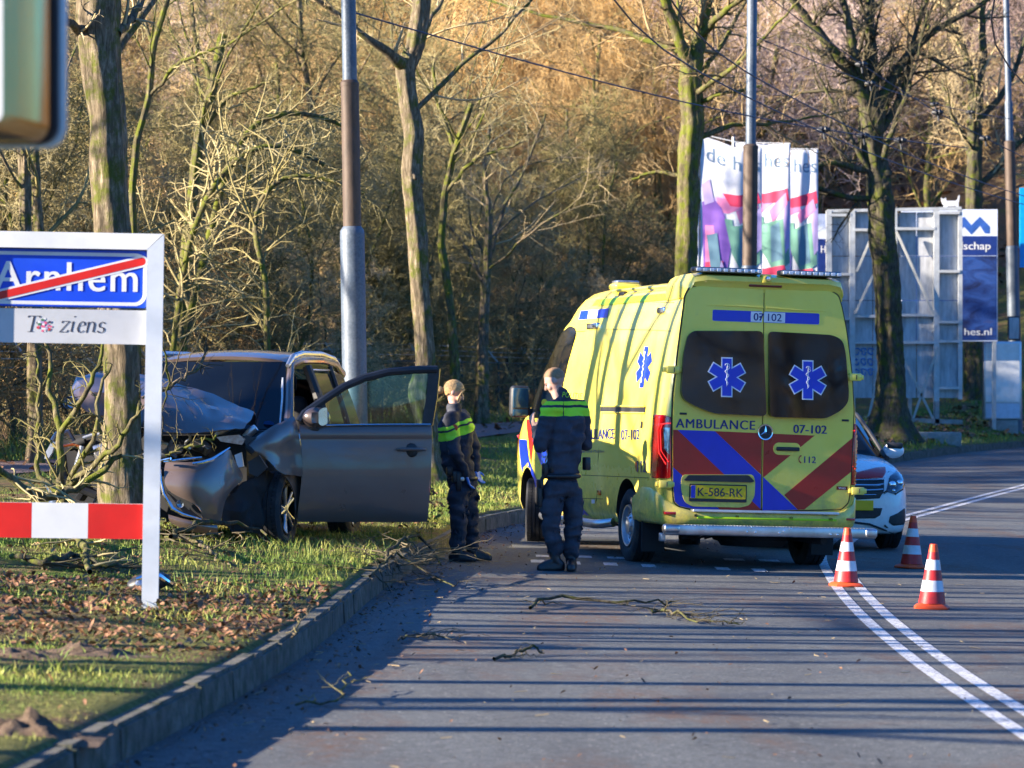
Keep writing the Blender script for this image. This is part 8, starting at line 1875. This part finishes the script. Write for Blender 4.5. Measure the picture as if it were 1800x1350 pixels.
def G(px, py, h=.03, r=.012):                          # point on the ground seen at a pixel
    Y = 10.0
    while Y < 90:
        x = (px - CX) * Y / FPX
        if CAMZ - (py - HY) * Y / FPX <= gz(x, Y): break
        Y += .04
    return (x, Y, gz(x, Y) + h, r)
branch('mossy yellow-green forked branch standing upright between the town sign and the struck tree', [Wp(112, 905, 27, 18), Wp(108, 850, 27, 14), Wp(105, 790, 27, 13), Wp(108, 757, 27, 14), Wp(98, 715, 27.1, 10), Wp(90, 680, 27.2, 9), Wp(80, 640, 27.3, 8), Wp(84, 600, 27.3, 6), Wp(70, 550, 27.3, 4)], 'bark_moss', 1, 7, .005, 4, lr=(.12, .32),
       extra=([Wp(108, 757, 27, 11), Wp(128, 728, 26.9, 10), Wp(152, 690, 26.8, 9), Wp(170, 650, 26.8, 8), Wp(184, 600, 26.8, 6), Wp(196, 540, 26.8, 4)], [Wp(112, 860, 27, 12), Wp(150, 826, 26.9, 11), Wp(190, 797, 26.7, 10), Wp(222, 760, 26.6, 10), Wp(240, 725, 26.6, 8), Wp(246, 690, 26.6, 5)],
              [Wp(120, 850, 27, 10), Wp(148, 800, 26.9, 10), Wp(168, 760, 26.8, 8), Wp(172, 715, 26.8, 7), Wp(176, 680, 26.8, 6), Wp(196, 640, 26.8, 5)], [Wp(108, 870, 27, 12), Wp(70, 840, 27.1, 10), Wp(60, 790, 27.2, 9), Wp(70, 735, 27.2, 8), Wp(68, 680, 27.2, 6), Wp(62, 620, 27.2, 4)]), minz=False, spread=(1, .4, 1))
branch('mossy branch lying from the left edge towards the struck tree behind the striped board', [Wp(-20, 810, 26.4, 12), Wp(30, 850, 26.5, 13), Wp(75, 880, 26.6, 16), Wp(120, 870, 26.7, 14), Wp(170, 835, 26.8, 12), Wp(215, 800, 26.8, 9)], 'bark_moss', 2, 12, .005, 6, minz=False)
branch('pale bent branch lying on the grass below the crashed car', [G(290, 965, .10, .012), G(330, 968, .12, .016), G(350, 975, .10, .015), G(380, 992, .06, .012), G(405, 1000, .03, .008)], 'bark_grey', 3, 8, .004, 3, lr=(.1, .3))
branch('tangled dark branch on the grass left of the sign post', [G(20, 990, .05, .02), G(80, 1010, .08, .025), G(130, 995, .10, .02), G(190, 1015, .08, .015), G(235, 1005, .05, .008)], 'bark_dark', 4, 16, .004, 4, lr=(.10, .25))
branch('mossy thick branch end in the grass behind the sign post', [G(130, 960, .1, .03), G(150, 985, .12, .03), G(158, 1018, .05, .02)], 'bark_moss', 5, 5, .003, 2, lr=(.06, .15))
branch('dark branch with fine twigs spilling over the kerb beside the policewoman', [G(668, 1000, .05, .012), G(700, 985, .16, .014), G(740, 990, .14, .012), G(775, 1005, .06, .008)], 'bark_dark', 6, 18, .0035, 5, lr=(.10, .24))
branch('heap of thin twigs in the gutter at the bend of the kerb', [G(650, 1030, .04, .010), G(700, 1020, .10, .010), G(760, 1028, .06, .008), G(800, 1035, .02, .006)], 'bark_dark', 7, 18, .0035, 5, lr=(.10, .24))
branch('long mossy stick lying across the near lane', [G(932, 1076, .03, .013), G(958, 1064, .07, .012), G(1030, 1066, .05, .011), G(1085, 1070, .04, .010), G(1130, 1071, .05, .009), G(1192, 1063, .03, .005)], 'bark_dark', 8, 6, .003, 2, lr=(.08, .2))
branch('twiggy branch on the near lane right of the long stick', [G(1145, 1078, .03, .009), G(1190, 1092, .05, .009), G(1240, 1100, .03, .006), G(1300, 1103, .02, .004)], 'bark_dark', 9, 16, .003, 4, lr=(.15, .4))
branch('short crooked stick alone on the near lane', [G(868, 1164, .02, .010), G(900, 1158, .03, .009), G(940, 1152, .05, .008), G(956, 1155, .02, .005)], 'bark_dark', 10, 6, .003, 2, lr=(.1, .3))
branch('twig with upturned end on the asphalt nearest the kerb', [G(700, 1132, .02, .006), G(730, 1124, .04, .006), G(760, 1121, .03, .005), G(795, 1130, .02, .004)], 'bark_dark', 11, 8, .003, 3, lr=(.15, .4))
branch('pale twig lying on the road edge low in the picture', [G(520, 1247, .02, .006), G(560, 1243, .03, .006), G(595, 1248, .03, .005), G(612, 1215, .10, .003)], 'bark_moss', 12, 5, .003, 2, lr=(.15, .3))
branch('pale twig leaning on the kerb low in the picture', [G(512, 1150, .0, .006), G(520, 1130, .06, .005), G(530, 1115, .12, .003)], 'bark_grey', 13, 3, .003, 2, lr=(.15, .3), minz=False)
branch('bundle of dark broken branches under the front of the crashed car', [G(300, 975, .15, .02), G(360, 962, .22, .022), G(420, 958, .2, .018), G(470, 966, .12, .01)], 'bark_dark', 14, 12, .003, 3, lr=(.08, .18))
branch('reddish broken branch lying across the windscreen of the crashed car', [Wp(250, 700, 30.2, 4), Wp(278, 690, 30.3, 6), Wp(318, 668, 30.5, 6), Wp(352, 645, 30.7, 6), Wp(360, 615, 30.8, 4), Wp(366, 585, 30.8, 2)], 'bark_grey', 15, 9, .003, 3, minz=False, spread=(1, .5, 1))
branch('thin twigs hanging over the crashed car roof beside the sign post', [Wp(285, 600, 29.9, 3), Wp(292, 640, 30, 4), Wp(300, 680, 30.1, 4), Wp(285, 715, 30.1, 3), Wp(281, 790, 30.1, 2)], 'bark_dark', 16, 9, .003, 3, minz=False, spread=(1, .4, 1))
branch('broken twigs stuck in the torn engine bay of the car', [Wp(290, 800, 30.3, 4), Wp(320, 790, 30.3, 5), Wp(345, 780, 30.3, 5), Wp(380, 765, 30.4, 3)], 'bark_moss', 17, 7, .003, 2, minz=False, spread=(1, .4, 1))
def car_bit():
    x, Y, z, _ = G(262, 1040, 0); root = thing('broken_lamp', 'black and silver broken car lamp lying in the grass behind the sign post', 'car part', (x, Y, z), (0, 0, R(20)))
    mb = MB(); bm = bmesh.new(); bmesh.ops.create_uvsphere(bm, u_segments=20, v_segments=12, radius=1)
    for v in bm.verts: v.co = Vector((v.co.x * .15, v.co.y * .09, .06 + v.co.z * .065 + .02 * v.co.x)) * (1 + .12 * mnoise.noise(v.co * 3))
    mb.bm(bm); mb.obj('shell', M['black_plastic'], root, angle=80)
    mb = MB(); mb.tube([(-.11, -.085, .09), (-.04, -.10, .11), (.05, -.09, .105), (.14, -.05, .05), (.16, -.03, .02)], [.01, .02, .022, .018, .006], 8); mb.obj('chrome_strip', M['chrome'], root); mb = MB(); mb.lathe([(.001, -.02), (.035, -.01), (.04, .01)], c=(-.08, -.09, .05), axis='Y', sides=14); mb.obj('lens', M['lens_clear'], root)
car_bit()
def mounds():
    """molehill-like clods of earth on the verge"""
    for k, (px, py, r, h, lb) in enumerate(((40, 1290, .34, .10, 'earthy clod mound on the verge at the lower left edge'), (150, 1150, .42, .07, 'long low mound of dark earth among the fallen leaves'), (30, 1150, .34, .06, 'low earth mound at the left edge among the fallen leaves'))):
        x, Y, z, _ = G(px, py, 0); mb = MB(); bm = bmesh.new(); bmesh.ops.create_grid(bm, x_segments=44, y_segments=44, size=1)
        for v in bm.verts:
            q = v.co.copy(); d = q.length; n = mnoise.fractal(Vector((q.x * 3 + k * 9, q.y * 3, k)), 1, 2, 4); v.co = Vector((q.x * r, q.y * r * .8, max(-.03, h * math.exp(-d * d * 2.6) * (1 + .7 * n) - .028)))
        mb.bm(bm); o = mb.obj('earth_mound', M['clod']); o.location = (x, Y, z); tag(o, lb, 'earth mound')
t_ = NT('clod'); n_ = t_.noise(t_.pos(), 28, 6, .75); t_.base(t_.ramp(n_, [(.3, (.05, .032, .02)), (.6, (.16, .105, .065)), (.8, (.26, .19, .12))])); t_.set(Roughness=.95); t_.bump(n_, .9, .03); M['clod'] = t_.m
mounds()
def leafy_weed():
    x, Y, z = W(758, 840, 34).x, 34.0, 0; z = gz(x, Y); root = thing('weed', 'small weed with reddish and green leaves between the car door and the policewoman', 'plant', (x, Y, z)); rng = random.Random(4)
    for k in range(46):
        h = rng.uniform(.1, .52); a = rng.uniform(0, 6.28); r = rng.uniform(.02, .13); c = Vector((r * math.cos(a), r * math.sin(a), h)); s = rng.uniform(.02, .04); d = Vector((rng.uniform(-1, 1), rng.uniform(-1, 1), rng.uniform(-.3, 1))).normalized(); u = d.orthogonal().normalized(); mb = MB(); mb.add([c - d * s, c + u * s * .5 + Vector((0, 0, s * .2)), c + d * s, c - u * s * .5], [(0, 1, 2), (0, 2, 3)]); mb.obj('leaf', M['dead_leaf'] if h > .3 else M['weed_green'], root, smooth=False)
    mb = MB(); mb.tube([(0, 0, -.02), (.01, 0, .2), (.0, .01, .5)], .004, 5); mb.obj('stem', M['weed_green'], root)
simple('weed_green', (0.12, 0.20, 0.03), .6)
leafy_weed()
bpy.context.view_layer.update()
